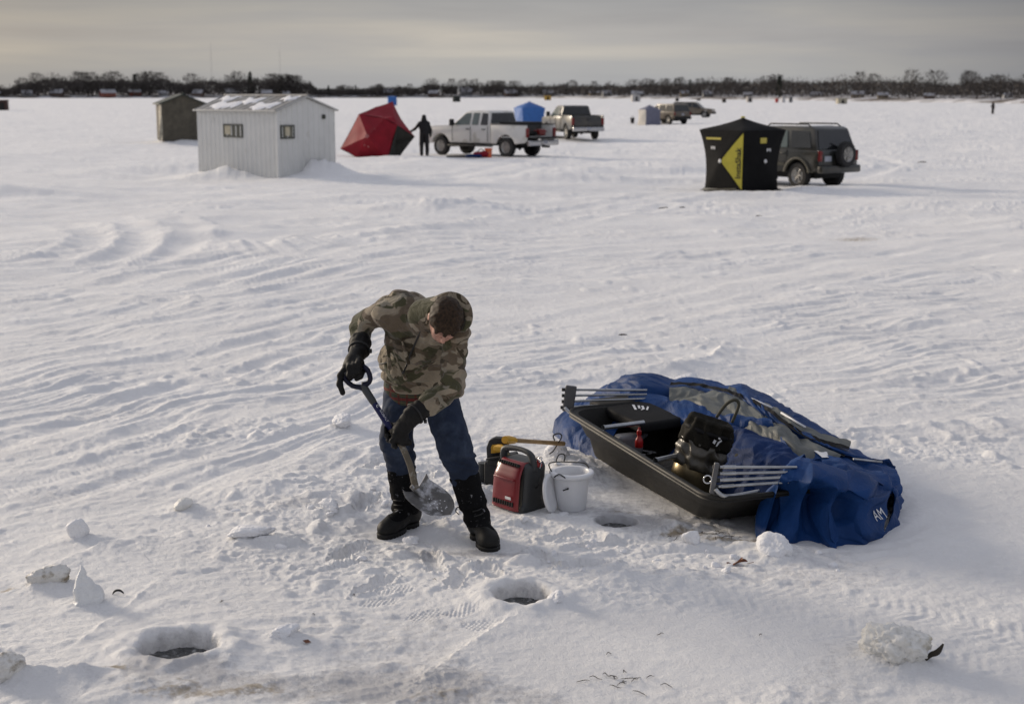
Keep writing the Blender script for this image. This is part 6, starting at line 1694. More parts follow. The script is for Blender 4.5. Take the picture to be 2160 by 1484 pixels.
# ---- things lying by the white pickup
def truck_stuff():
    t = thing('bucket', 'orange bucket standing by the rear wheel of the white pickup', 'bucket', (-1.0, 61.0, hz(-1, 61)))
    mk('pail', lathe([(0, 0), (.13, 0), (.155, .36), (.165, .36), (.165, .39), (.15, .39), (.125, .02), (0, .02)], 24), mat('orange_plastic', (.62, .11, .03), .4, var=.06), t, sharp=40)
    mk('bail', tube([(-.16, 0, .36), (-.1, -.1, .25), (0, -.15, .2), (.1, -.1, .25), (.16, 0, .36)], .008, 6, curve=4), M_steel, t)
    t = thing('duffel_bag', 'red duffel bag lying left of the orange bucket', 'bag', (-1.32, 60.9, hz(-1.3, 60.9)), .2)
    v, q = sdf_mesh(lambda P: cone(P, (-.22, 0, .12), (.2, 0, .14), .12, .15) + .02 * n3(P[0] * 9, P[1] * 9, P[2] * 9, 2), (-.45, -.25, -.1), (.45, .25, .36), .025)
    mk('bag_body', (v, q), M_tred, t); mk('strap', tube([(-.15, 0, .24), (0, 0, .36), (.15, 0, .27)], .02, 6, curve=5), M_under, t)
    t = thing('folded_tarp', 'folded dark blue tarp on the snow beside the red duffel', 'tarp', (-1.62, 60.6, hz(-1.6, 60.6)), .1)
    mk('tarp_fold', [bevelled(box((0, 0, .05 + .06 * i), (.7 - .08 * i, .4, .06), rot=(0, 0, .1 * i)), .02) for i in range(2)], M_bluefab2, t, sharp=40)
    t = thing('floor_mat', 'flat black mat on the snow below the front door of the white pickup', 'mat', (-2.35, 61.0, hz(-2.35, 61)), .05)
    mk('mat_sheet', bevelled(box((0, 0, .04), (.9, .55, .05)), .015), M_under, t)
    t = thing('bucket', 'tiny dark pail on the snow left of the slate blue tent', 'bucket', (10.95, 131, hz(11, 131)))
    mk('pail', lathe([(0, 0), (.15, 0), (.2, .5), (.17, .5), (0, .1)], 16), M_under, t); mk('bail', tube([(-.18, 0, .48), (0, 0, .66), (.18, 0, .48)], .015, 5, curve=4), M_under, t)
truck_stuff()
# ------------------------------------------------------------------ the man with the shovel
PO = (-.5, 8.3, 0)
A_ = np.array
def nrm(v): v = A_(v, float); return v / np.linalg.norm(v)

def camo_mat():
    m, nt, b = newmat('camouflage_fleece')
    tc = N(nt, 'ShaderNodeTexCoord')
    mp = N(nt, 'ShaderNodeMapping'); mp.inputs['Rotation'].default_value = (.2, .5, .7); mp.inputs['Scale'].default_value = (1.0, 1.0, 1.6); nt.links.new(tc.outputs['Object'], mp.inputs[0])
    def layer(scale, off, thr, dist=1.2, soft=.012, det=2.5):
        mo = N(nt, 'ShaderNodeVectorMath', operation='ADD'); nt.links.new(mp.outputs[0], mo.inputs[0]); mo.inputs[1].default_value = (off, off * 1.7, off * .6)
        n_ = N(nt, 'ShaderNodeTexNoise', Scale=scale, Detail=det, Roughness=.5, Distortion=dist); nt.links.new(mo.outputs[0], n_.inputs['Vector'])
        r_ = N(nt, 'ShaderNodeMapRange'); r_.inputs[1].default_value = thr - soft; r_.inputs[2].default_value = thr + soft; nt.links.new(n_.outputs['Fac'], r_.inputs[0]); return r_.outputs[0]
    base = N(nt, 'ShaderNodeValToRGB'); nn = N(nt, 'ShaderNodeTexNoise', Scale=9.0, Detail=5.0); nt.links.new(tc.outputs['Object'], nn.inputs['Vector']); nt.links.new(nn.outputs['Fac'], base.inputs[0])
    base.color_ramp.elements[0].position = .3; base.color_ramp.elements[1].position = .7
    base.color_ramp.elements[0].color = (.215, .178, .128, 1); base.color_ramp.elements[1].color = (.31, .26, .19, 1)
    out = base.outputs[0]
    for (sc, off, thr, col, di) in ((4.6, 3.1, .53, (.125, .096, .066), 1.1), (4.0, 14.3, .545, (.070, .066, .036), 1.0), (6.2, 21.7, .60, (.055, .043, .026), 1.6), (4.8, 31.1, .62, (.24, .212, .16), .9)):
        mx = N(nt, 'ShaderNodeMix', data_type='RGBA'); nt.links.new(layer(sc, off, thr, di), mx.inputs[0]); nt.links.new(out, mx.inputs[6]); mx.inputs[7].default_value = (*col, 1); out = mx.outputs[2]
    nt.links.new(out, b.inputs['Base Color']); b.inputs['Roughness'].default_value = .9; b.inputs['Specular IOR Level'].default_value = .15
    b.inputs['Sheen Weight'].default_value = .15
    n2_ = N(nt, 'ShaderNodeTexNoise', Scale=160.0, Detail=3.0); nt.links.new(tc.outputs['Object'], n2_.inputs['Vector'])
    n5 = N(nt, 'ShaderNodeTexNoise', Scale=14.0, Detail=4.0, Distortion=.6); nt.links.new(tc.outputs['Object'], n5.inputs['Vector'])
    b1 = N(nt, 'ShaderNodeBump', Strength=.5, Distance=.004); nt.links.new(n2_.outputs['Fac'], b1.inputs['Height'])
    b2 = N(nt, 'ShaderNodeBump', Strength=.8, Distance=.03); nt.links.new(n5.outputs['Fac'], b2.inputs['Height']); nt.links.new(b1.outputs[0], b2.inputs['Normal'])
    nt.links.new(b2.outputs[0], b.inputs['Normal'])
    return m

def plaid_mat():
    m, nt, b = newmat('plaid_flannel'); tc = N(nt, 'ShaderNodeTexCoord'); out = None
    base = (.028, .035, .022)
    def stripes(scale, rot, thr):
        mp = N(nt, 'ShaderNodeMapping'); mp.inputs['Rotation'].default_value = rot; nt.links.new(tc.outputs['Object'], mp.inputs[0])
        w_ = N(nt, 'ShaderNodeTexWave', Scale=scale, Distortion=.3); w_.inputs['Detail'].default_value = 1; nt.links.new(mp.outputs[0], w_.inputs['Vector'])
        r_ = N(nt, 'ShaderNodeMapRange'); r_.inputs[1].default_value = thr; r_.inputs[2].default_value = thr + .08; nt.links.new(w_.outputs['Fac'], r_.inputs[0]); return r_.outputs[0]
    col = N(nt, 'ShaderNodeRGB'); col.outputs[0].default_value = (*base, 1); out = col.outputs[0]
    for sc, rot, thr, c in ((6.5, (0, R(90), 0), .70, (.11, .010, .009)), (6.0, (0, 0, 0), .80, (.07, .010, .008)), (6.5, (0, R(90), R(20)), .95, (.13, .09, .03)), (12, (0, 0, .1), .97, (.11, .09, .04))):
        mx = N(nt, 'ShaderNodeMix', data_type='RGBA'); nt.links.new(stripes(sc, rot, thr), mx.inputs[0]); nt.links.new(out, mx.inputs[6]); mx.inputs[7].default_value = (*c, 1); out = mx.outputs[2]
    nt.links.new(out, b.inputs['Base Color']); b.inputs['Roughness'].default_value = .9
    return m

M_camo = camo_mat(); M_plaid = plaid_mat()
M_skin = mat('skin', (.42, .225, .165), .5, var=.12, vscale=18, bump=.0006, bscale=180)
M_hair = mat('dark_brown_hair', (.030, .0175, .0095), .6, var=.7, vscale=70, spec=.18)
M_jean = mat('blue_denim', (.017, .026, .050), .85, spec=.25, var=.35, vscale=7, bump=.0015, bscale=140, dirt=(.038, .053, .086), dscale=4.0, dthr=.57)
M_boot = mat('black_boot_nylon', (.006, .006, .0065), .9, spec=.12, var=.3, bump=.002, bscale=90, dirt=(.45, .45, .47), dscale=26, dthr=.69)
M_bootrub = mat('black_boot_rubber', (.010, .0098, .009), .6, spec=.25, var=.3, bump=.0012, bscale=60, dirt=(.40, .40, .42), dscale=30, dthr=.72)
M_glove = mat('black_glove_leather', (.0075, .0072, .007), .62, spec=.22, var=.35, vscale=20, bump=.002, bscale=60)
M_zip = mat('dark_zip', (.016, .015, .013), .5)
M_bluepl = mat('shovel_blue_fibreglass', (.007, .010, .060), .4, var=.1, spec=.3)
M_shaft = mat('worn_tan_shaft', (.105, .086, .058), .55, var=.3, vscale=12, dirt=(.30, .29, .27), dscale=14, dthr=.6)
M_blade = mat('scuffed_blade_steel', (.15, .146, .14), .45, metal=.4, var=.35, vscale=14, bump=.0012, bscale=60, dirt=(.60, .60, .62), dscale=8, dthr=.54)

Hc = A_((-.375, 7.87, 1.405))
Ua = nrm((.22, -.86, .46)); Fa = nrm((-.05, -.47, -.88)); Fa = nrm(Fa - Ua * (Fa @ Ua)); Ra = np.cross(Fa, Ua); AX = (Ra, Fa, Ua)
def hl(P): 
    q = [P[i] - Hc[i] for i in range(3)]
    return tuple(q[0] * e[0] + q[1] * e[1] + q[2] * e[2] for e in AX)
def hw_(p): return Hc + Ra * p[0] + Fa * p[1] + Ua * p[2]

# joints (metres)
J = {'hipR': (-.665, 8.56, .90), 'kneeR': (-.705, 8.42, .585), 'btR': (-.682, 8.50, .37), 'ankR': (-.655, 8.50, .11), 'heelR': (-.632, 8.545, .05), 'toeR': (-.775, 8.285, .042),
     'hipL': (-.465, 8.53, .90), 'kneeL': (-.345, 8.27, .590), 'btL': (-.285, 8.31, .375), 'ankL': (-.205, 8.29, .115), 'heelL': (-.200, 8.305, .05), 'toeL': (-.128, 8.055, .042),
     'shR': (-.735, 8.22, 1.395), 'elR': (-.893, 8.42, 1.300), 'wrR': (-.893, 8.22, 1.200), 'shL': (-.325, 8.02, 1.285), 'elL': (-.345, 8.00, .995), 'wrL': (-.535, 7.865, .882),
     'pel': (-.565, 8.53, .89), 'ches': (-.545, 8.29, 1.20), 'upr': (-.585, 8.20, 1.345), 'neck': (-.475, 8.03, 1.375)}
ZG_R = hz(-.70, 8.42); ZG_L = hz(-.16, 8.17)
Th = nrm((.03, -.62, .78)); Nh = nrm((0, -.78, -.62))
S_lo = nrm((-1, .02, .02)); S_hi = nrm((-.90, .36, .22))
def axs(S, T):
    T = nrm(T); S = nrm(S - T * (S @ T)); return (S, np.cross(T, S), T)
AXl = axs(S_lo, (.02, -.35, .94)); AXm = axs(nrm(S_lo + S_hi), Th); AXh = axs(S_hi, (.06, -.70, .71))

def head_sdf(P):
    q = hl(P)
    d = ell(q, (0, -.012, .032), (.077, .099, .088))
    d = smin(d, ell(q, (0, .028, -.045), (.063, .068, .085)), .03)
    d = smin(d, cone(q, (0, .055, -.092), (0, .078, -.105), .030, .022), .025)
    d = smin(d, cone(q, (-.05, .0, -.06), (-.03, .06, -.095), .028, .024), .02); d = smin(d, cone(q, (.05, .0, -.06), (.03, .06, -.095), .028, .024), .02)
    for s in (-1, 1):
        d = smin(d, ell(q, (s * .036, .070, -.035), (.024, .022, .022)), .02)           # cheek
        d = smax(d, -ell(q, (s * .033, .104, .004), (.020, .014, .011)), .012)           # eye hollow
        d = smin(d, ell(q, (s * .032, .083, .002), (.014, .012, .0085)), .004)            # lid
        d = smin(d, cone(q, (s * .014, .098, .020), (s * .05, .082, .018), .0085, .006), .010)  # brow
        e = ell(q, (s * .088, -.014, -.006), (.011, .022, .034)); e = smax(e, -ell(q, (s * .101, -.009, -.004), (.008, .011, .019)), .004)
        d = smin(d, e, .006)
    d = smin(d, cone(q, (0, .094, .012), (0, .118, -.026), .0085, .0125), .012)
    d = smin(d, cone(q, (-.012, .103, -.03), (.012, .103, -.03), .0085, .0085), .008)
    d = smin(d, cone(q, (-.018, .092, -.060), (.018, .092, -.060), .0075, .0075), .009)
    d = smin(d, cone(q, (-.016, .090, -.073), (.016, .090, -.073), .0080, .0080), .009)
    d = smax(d, -cone(q, (-.022, .103, -.0665), (.022, .103, -.0665), .0025, .0025), .003)
    return d

def body_sdf(P):
    d = head_sdf(P)
    d = smin(d, cone(P, J['neck'], hw_((0, -.03, -.05)), .055, .055), .03)
    d = smin(d, ell(P, J['upr'], (.11, .06, .07), AXh), .04); d = smin(d, ell(P, J['ches'], (.15, .08, .15), AXm), .05); d = smin(d, ell(P, J['pel'], (.155, .10, .13), AXl), .07)
    for s in 'RL':
        d = smin(d, cone(P, J['sh' + s], J['el' + s], .048, .040), .03); d = smin(d, cone(P, J['el' + s], J['wr' + s], .040, .028), .015)
        d = smin(d, cone(P, J['hip' + s], J['knee' + s], .075, .055), .04); d = smin(d, cone(P, J['knee' + s], J['ank' + s], .045, .034), .02)
        z = A_((0, 0, ZG_R if s == 'R' else ZG_L)) * .5
        d = smin(d, cone(P, A_(J['ank' + s]) + z, A_(J['toe' + s]) + z + A_((0, .05, 0)), .034, .026), .02)
    h = A_((-.905, 8.09, 1.13)); d = smin(d, cone(P, J['wrR'], h, .026, .024), .015)
    d = smin(d, cone(P, J['wrL'], (-.562, 7.862, .85), .024, .020), .015)
    return d

def folds(P, dirv, f, amp, seed, f2=3.0):
    """soft ridged folds running across dirv"""
    dv = nrm(dirv); t = P[0] * dv[0] + P[1] * dv[1] + P[2] * dv[2]
    a = n3(P[0] * f2 + t * f * .6, P[1] * f2 - t * f * .3, P[2] * f2 + t * f, seed)
    return amp * (1 - 2 * np.abs(a))

def jacket_sdf(P):
    d = ell(P, (-.565, 8.475, .945), (.245, .175, .135), AXl)
    d = smin(d, ell(P, (-.562, 8.41, 1.06), (.248, .175, .16), AXm), .06)
    d = smin(d, ell(P, J['ches'], (.225, .150, .17), AXm), .06)
    d = smin(d, ell(P, (-.598, 8.215, 1.385), (.185, .140, .13), AXh), .07)
    d = smin(d, ell(P, (-.46, 8.09, 1.335), (.165, .110, .10), AXh), .06)
    d = smin(d, cone(P, (-.50, 8.06, 1.38), hw_((0, -.035, -.085)), .088, .078), .045)
    for s, r0, r1, r2 in (('R', .088, .075, .066), ('L', .092, .082, .068)):
        d = smin(d, cone(P, J['sh' + s], J['el' + s], r0, r1), .045)
        w_ = A_(J['wr' + s]); e = A_(J['el' + s])
        d = smin(d, cone(P, e, w_, r1, r2), .022)
    # hem gathered in by the waistband
    d = smin(d, ell(P, (-.566, 8.49, .92), (.236, .166, .05), AXl), .03)
    # cloth folds
    sh = .016 * (1 - 2 * np.abs(n3(P[0] * 6 + P[2] * 4, P[1] * 6, P[2] * 7 - P[0] * 3, 4))) + .008 * (1 - 2 * np.abs(n3(P[0] * 15 - P[2] * 5, P[1] * 15, P[2] * 16 + P[0] * 8, 5)))
    d = d + sh
    for k, (a, b_, r) in enumerate([((-.66, 8.17, 1.30), (-.60, 8.10, 1.12), .012), ((-.74, 8.25, 1.30), (-.72, 8.22, 1.06), .013), ((-.70, 8.10, 1.22), (-.62, 8.12, 1.02), .010), ((-.40, 7.95, 1.18), (-.55, 8.02, 1.08), .012),
                                     ((-.30, 7.93, 1.12), (-.40, 7.92, 1.05), .010), ((-.32, 7.90, 1.02), (-.42, 7.93, .98), .012), ((-.78, 8.26, 1.00), (-.60, 8.2, .93), .012)]):
        d = smin(d, cone(P, a, b_, r * .2, r) + .0, .03)
    # trim open ends: wrists and hem
    for s in 'RL':
        w_ = A_(J['wr' + s]); e = A_(J['el' + s]); n_ = nrm(w_ - e)
        c = plane(P, w_ + n_ * .012, n_); near = np.sqrt(sum((P[i] - w_[i]) ** 2 for i in range(3))) - .14
        d = np.maximum(d, np.minimum(c, .2)) if False else np.where(near < 0, smax(d, c, .008), d)
    hz_ = .895 + .075 * sstep(-.66, -.82, P[0]) + .05 * sstep(-.42, -.30, P[0]) + .12 * (P[1] - 8.42)
    hem = (hz_ - P[2]) * .95 + .006 * n3(P[0] * 7, P[1] * 7, P[2] * 0 + .5, 8)
    arm = (P[0] > -.47) & (P[1] < 8.22) & (P[2] < 1.05) & (cone(P, J['elL'], J['wrL'], .10, .09) < .01)
    return np.where(arm, d, smax(d, hem, .012))

def hood_sdf(P):
    q = hl(P)
    d = ell(q, (-.030, -.036, .0), (.122, .132, .134)) + .006 * n3(P[0] * 13, P[1] * 13, P[2] * 13, 6)
    d = smax(d, -ell(q, (-.004, .0, .04), (.106, .122, .145)), .012)
    d = smax(d, q[2] - .032 + .35 * np.maximum(q[1], 0) + .95 * np.maximum(q[0], 0), .012)          # opening toward the crown
    d = smax(d, q[1] - .055 - .30 * q[2], .012)                          # face side left free
    c = cone(P, (-.50, 8.06, 1.40), hw_((0, -.07, -.06)), .10, .10)
    c = smax(c, -ell(q, (0, .01, .0), (.100, .125, .16)), .01)
    return smin(d, c, .03)

def hair_sdf(P):
    q = hl(P)
    an = np.arctan2(q[1], q[0])
    st = .0022 * n3(an * 7, q[2] * 9, np.hypot(q[0], q[1]) * 14, 12) + .0035 * n3(q[0] * 55, q[1] * 55, q[2] * 16, 13)
    d = ell(q, (0, -.008, .038), (.096, .118, .101)) - st
    d = smax(d, -(q[2] - (.62 * q[1] - .004)) + .010 * n3(q[0] * 45, q[1] * 45, q[2] * 6, 14), .006)
    fr = cone(q, (-.05, .070, .072), (-.045, .092, .040), .022, .012); fr = smin(fr, cone(q, (0, .080, .072), (.0, .103, .036), .022, .011), .012); fr = smin(fr, cone(q, (.045, .072, .072), (.05, .090, .038), .022, .011), .012)
    d = smin(d, fr - st, .012)
    for s in (-1, 1): d = smin(d, cone(q, (s * .078, .018, .03), (s * .073, .020, -.022), .014, .006), .010)
    return d

def jeans_sdf(P):
    d = ell(P, (-.565, 8.525, .885), (.195, .145, .14), AXl)
    for s, r in (('R', (.128, .100, .090)), ('L', (.130, .102, .090))):
        d = smin(d, cone(P, J['hip' + s], J['knee' + s], r[0], r[1]), .05)
        bt = A_(J['bt' + s]); kn = A_(J['knee' + s])
        d = smin(d, cone(P, kn, bt, r[1], r[2]), .03)
        t = P[2] - kn[2]
        d = np.where(np.abs(P[0] - kn[0]) < .2, d - .012 * np.exp(-((t + .10) / .07) ** 2) * (1 - 2 * np.abs(n3(P[0] * 5 + 2, P[1] * 5, P[2] * 26 + P[0] * 9, 21))), d)
    d = d + .008 * (1 - 2 * np.abs(n3(P[0] * 5, P[1] * 5, P[2] * 9 + P[0] * 6, 22))) + .004 * (1 - 2 * np.abs(n3(P[0] * 14, P[1] * 14, P[2] * 22 - P[0] * 12, 23)))
    d = smax(d, P[2] - .955, .01)
    for s in 'RL':
        bt = A_(J['bt' + s]); an = A_(J['ank' + s]); n_ = nrm(an - bt)
        near = np.sqrt((P[0] - bt[0]) ** 2 + (P[1] - bt[1]) ** 2) < .16
        d = np.where(near & (P[2] < .5), smax(d, plane(P, bt + n_ * .07, n_), .01), d)
    return d

def boot_sdf(s):
    zg = ZG_R if s == 'R' else ZG_L
    bt, an, he, to = A_(J['bt' + s]), A_(J['ank' + s]), A_(J['heel' + s]) + (0, 0, zg), A_(J['toe' + s]) + (0, 0, zg)
    up = nrm(bt - an); fw = nrm((to - he) * A_((1, 1, 0))); side = np.cross(fw, (0, 0, 1))
    def shaft(P):
        d = cone(P, bt + up * .012, an, .094, .080)
        t = (P[0] - an[0]) * up[0] + (P[1] - an[1]) * up[1] + (P[2] - an[2]) * up[2]
        d = d + .006 * (1 - 2 * np.abs(n3(P[0] * 8, P[1] * 8, t * 22, 31))) + .003 * n3(P[0] * 25, P[1] * 25, P[2] * 25, 33)
        d = d - .008 * np.exp(-((t - .025) / .02) ** 2) - .007 * np.exp(-((t - .10) / .016) ** 2) + .005 * np.exp(-((t - .065) / .014) ** 2)
        d = smax(d, plane(P, bt + up * .022, up), .008)
        d = smax(d, -cone(P, bt - up * .03, bt + up * .12, .082, .086), .005)
        return d
    def foot(P):
        m = he + fw * .13; ax = (side, fw, A_((0, 0, 1.)))
        d = ell(P, he + A_((0, 0, .02)), (.056, .062, .07), ax)
        d = smin(d, cone(P, he + fw * .0 + A_((0, 0, .03)), an + A_((0, 0, -.01)), .062, .070), .04)
        d = smin(d, ell(P, he + fw * .20 + A_((0, 0, .005)), (.064, .105, .062), ax), .05)
        d = smin(d, cone(P, an, he + fw * .17 + A_((0, 0, .03)), .058, .045), .04)
        d = smin(d, ell(P, to - fw * .03 + A_((0, 0, .005)), (.056, .062, .050), ax), .03)
        d = d + .002 * n3(P[0] * 30, P[1] * 30, P[2] * 30, 34)
        return smax(d, -(P[2] - zg - .022), .006)
    def sole(P):
        ax = (side, fw, A_((0, 0, 1.)))
        z = zg + .012
        o = [he[0], he[1], z]
        d = ell(P, (*((he + fw * .02)[:2]), z), (.062, .072, .4), ax); d = smin(d, ell(P, (*((he + fw * .20)[:2]), z), (.068, .112, .4), ax), .03); d = smin(d, ell(P, (*((to - fw * .03)[:2]), z), (.060, .066, .4), ax), .02)
        d = np.maximum(d, np.abs(P[2] - z) - .016)
        t = (P[0] - he[0]) * fw[0] + (P[1] - he[1]) * fw[1]
        return d + .003 * (np.sin(t * 230) > .2) * (P[2] < z)
    return shaft, foot, sole, bt, an, he, to, zg

def chain(P, pts, rs, k=.008):
    d = None
    for i in range(len(pts) - 1):
        c = cone(P, pts[i], pts[i + 1], rs[i], rs[i + 1]); d = c if d is None else smin(d, c, k)
    return d

# shovel geometry
SH = {'top': A_((-.852, 7.995, 1.000)), 'mid': A_((-.622, 7.895, .662)), 'b1': A_((-.582, 7.892, .56)), 'b2': A_((-.560, 7.905, .455))}
BAR = (A_((-.857, 7.995, 1.118)), A_((-.957, 8.005, 1.072)))

def glove_right(P):
    w_ = A_(J['wrR']); e = A_(J['elR']); n_ = nrm(w_ - e)
    ax_ = nrm(BAR[1] - BAR[0])
    kn = A_((-.915, 8.055, 1.140))
    d = cone(P, w_ - n_ * .03, w_ + n_ * .055, .067, .052)
    d = smin(d, cone(P, w_ + n_ * .05, kn, .050, .048), .02)
    d = smin(d, ell(P, (-.915, 8.035, 1.115), (.056, .045, .048), axs(ax_, (0, -.6, -.8))), .025)
    hand = None
    for i in range(3):
        c = BAR[0] + (BAR[1] - BAR[0]) * (.20 + .25 * i)
        f = chain(P, [c + A_((0, .035, .045)), c + A_((0, -.028, .030)), c + A_((0, -.036, -.012)), c + A_((.0, -.008, -.034)), c + A_((0, .012, -.028))], [.021, .0195, .018, .0165, .0145])
        hand = f if hand is None else smin(hand, f, .006)
    # little finger hanging loose outside the grip, thumb closing round the inner end
    f = chain(P, [A_((-.955, 8.03, 1.105)), A_((-.982, 8.00, 1.065)), A_((-.987, 7.985, 1.015)), A_((-.972, 7.985, .968))], [.022, .0205, .020, .0165])
    hand = smin(hand, f, .007)
    t = chain(P, [A_((-.872, 8.06, 1.128)), A_((-.855, 8.025, 1.095)), A_((-.868, 7.985, 1.062)), A_((-.888, 7.97, 1.05))], [.022, .020, .018, .015])
    hand = smin(hand, t, .008)
    d = smin(d, hand, .014)
    return d + .0025 * (1 - 2 * np.abs(n3(P[0] * 30, P[1] * 30, P[2] * 30, 41)))

def shaft_at(z):
    t = (SH['top'][2] - z) / (SH['top'][2] - SH['mid'][2]); return SH['top'] + (SH['mid'] - SH['top']) * t

def glove_left(P):
    w_ = A_(J['wrL']); e = A_(J['elL']); n_ = nrm(w_ - e)
    sd = nrm(SH['mid'] - SH['top']); c0 = shaft_at(.735)
    d = cone(P, w_ - n_ * .02, w_ + n_ * .03, .062, .055)
    d = smin(d, cone(P, w_ + n_ * .02, c0 + A_((.045, -.03, .045)), .055, .050), .02)
    d = smin(d, ell(P, c0 + A_((.035, -.022, .0)), (.042, .036, .066), axs(A_((1., .3, 0)), -sd)), .025)
    hand = None
    for i in range(4):
        c = shaft_at(.780 - .031 * i); L = (1, 1.08, 1.05, .9)[i]
        f = chain(P, [c + A_((.052, -.012, .012)), c + A_((.046, .026, .004)), c + A_((.006, .040, -.002)), c + A_((-.030 * L, .022, -.006)), c + A_((-.040 * L, -.012, -.010)), c + A_((-.026 * L, -.030, -.012))], [.020, .019, .0185, .0175, .0165, .014])
        hand = f if hand is None else smin(hand, f, .005)
    t = chain(P, [c0 + A_((.040, -.045, .055)), c0 + A_((.012, -.052, .018)), c0 + A_((-.006, -.042, -.022)), c0 + A_((-.004, -.036, -.046))], [.023, .0205, .0185, .015])
    d = smin(smin(d, hand, .012), t, .008)
    return d + .003 * (1 - 2 * np.abs(n3(P[0] * 28, P[1] * 28, P[2] * 28, 42)))

def build_man():
    t = thing('person', 'man in camouflage hooded jacket, jeans and black boots bending over a shovel', 'person', PO)
    def sd(name, f, lo, hi, h, m_, par=t, **k):
        v, q = sdf_mesh(f, lo, hi, h); return mk(name, (v, q), m_, par, off=PO, **k)
    body = sd('body', body_sdf, (-1.0, 7.72, .0), (-.05, 8.72, 1.56), .0062, M_skin)
    sd('hair', hair_sdf, Hc - .17, Hc + .17, .0045, M_hair)
    jk = sd('jacket', jacket_sdf, (-1.02, 7.72, .78), (-.18, 8.72, 1.60), .0065, M_camo)
    sd('hood', hood_sdf, Hc - .26, Hc + .27, .006, M_camo, jk)
    jn = sd('jeans', jeans_sdf, (-.87, 8.1, .30), (-.18, 8.75, .98), .0065, M_jean)
    for s in 'RL':
        shaft, foot, sole, bt, an, he, to, zg = boot_sdf(s)
        lo = np.minimum(np.minimum(bt, to), he) - .14; hi = np.maximum(np.maximum(bt, to), he) + .14
        lo[2] = zg - .03
        b = sd('boot', lambda P: smin(shaft(P), foot(P) + .004, .006), lo, hi, .006, M_boot)
        sd('rubber_shell', lambda P: smax(foot(P), P[2] - (zg + .105) - .02 * np.sin(P[0] * 30), .006), lo, hi, .006, M_bootrub, b)
        sd('sole', sole, lo, A_((hi[0], hi[1], zg + .06)), .005, M_bootrub, b)
        # laces
        up = nrm(bt - an); fw = nrm((to - he) * A_((1, 1, 0))); sdv = np.cross(fw, up)
        lc = []
        for k in range(3):
            c = an + up * (.03 + .03 * k) + fw * .082; lc.append(tube([c + sdv * .03, c + fw * .006, c - sdv * .03], .004, 6))
        c = an + up * .10 + sdv * (.08 if s == 'L' else -.08)
        lc.append(tube([c, c + (0, 0, .02) + sdv * (.02 if s == 'L' else -.02), c + sdv * (.035 if s == 'L' else -.035), c + (0, 0, -.03) + sdv * (.012 if s == 'L' else -.012)], .0035, 6, curve=4))
        mk('laces', lc, M_cord, b, off=PO)
    gr = sd('glove', glove_right, (-1.04, 7.90, .93), (-.78, 8.32, 1.30), .0045, M_glove)
    gl = sd('glove', glove_left, (-.73, 7.74, .62), (-.44, 7.99, .96), .0045, M_glove)
    w_ = A_(J['wrR']); n_ = nrm(w_ - A_(J['elR'])); a, b = frame_from(n_); a = A_(a); b = A_(b)
    mk('cuff_strap', [tube([w_ + n_ * .045 + (a * math.cos(q) + b * math.sin(q)) * .060 for q in [2 * math.pi * k / 24 for k in range(25)]], .007, 6, caps=False), bevelled(box(tuple(w_ + n_ * .05 + A_((.066, -.01, 0))), (.02, .02, .025)), .004)], M_cord, gr, off=PO)
    w_ = A_(J['wrL']); n_ = nrm(w_ - A_(J['elL'])); a, b = frame_from(n_); a = A_(a); b = A_(b)
    mk('cuff_strap', [tube([w_ + n_ * .018 + (a * math.cos(q) + b * math.sin(q)) * .062 for q in [2 * math.pi * k / 24 for k in range(25)]], .006, 6, caps=False), bevelled(box(tuple(w_ + A_((.045, -.02, -.05))), (.018, .018, .022)), .004)], M_cord, gl, off=PO)
    def shirt(P):
        c0 = (-.566, 8.515, .86)
        d = ell(P, c0, (.226, .166, .30), AXl) + .006 * (1 - 2 * np.abs(n3(P[0] * 9, P[1] * 9, P[2] * 5, 51)))
        d = smax(d, -ell(P, c0, (.208, .150, .4), AXl), .006)
        lo_ = .805 + .085 * sstep(-.66, -.82, P[0]) + .05 * sstep(-.42, -.32, P[0]) + .10 * (P[1] - 8.40)
        d = smax(d, lo_ - P[2], .006)
        return smax(d, P[2] - .99, .006)
    sd('shirt', shirt, (-.84, 8.27, .74), (-.30, 8.72, 1.0), .006, M_plaid)
    # zip and pocket seam laid on the jacket front
    from mathutils.bvhtree import BVHTree
    me = jk.data; bv = BVHTree.FromPolygons([p.co.copy() for p in me.vertices], [tuple(p.vertices) for p in me.polygons])
    camp = Vector((0, 0, CAM_H)) - Vector(PO)
    def on_jacket(p, lift=.003):
        p = Vector(p) - Vector(PO); n = Vector((0, -.95, .2)).normalized()
        h = bv.ray_cast(p + n * .5, -n)
        if h[0] is None: h = bv.find_nearest(p)
        return h[0] + n * lift
    zp = [on_jacket((-.508 - .123 * k / 14 - .012 * math.sin(k / 14 * 3), 8.0, 1.345 - .265 * k / 14)) for k in range(15)]
    for _ in range(6): zp = [zp[0]] + [(zp[i - 1] + zp[i] + zp[i + 1]) / 3 for i in range(1, 14)] + [zp[14]]
    zp = [q + Vector((0, -.006, .003)) for q in zp]
    mk('zip', tube(zp, [.0065] * 14 + [.009], 6), M_zip, jk)
    ps = [on_jacket((-.800 + .095 * k / 6, 8.1, 1.118 + .014 * k / 6)) for k in range(7)]
    mk('pocket_seam', tube(ps, .004, 6), M_zip, jk)
    return t
MAN = build_man()

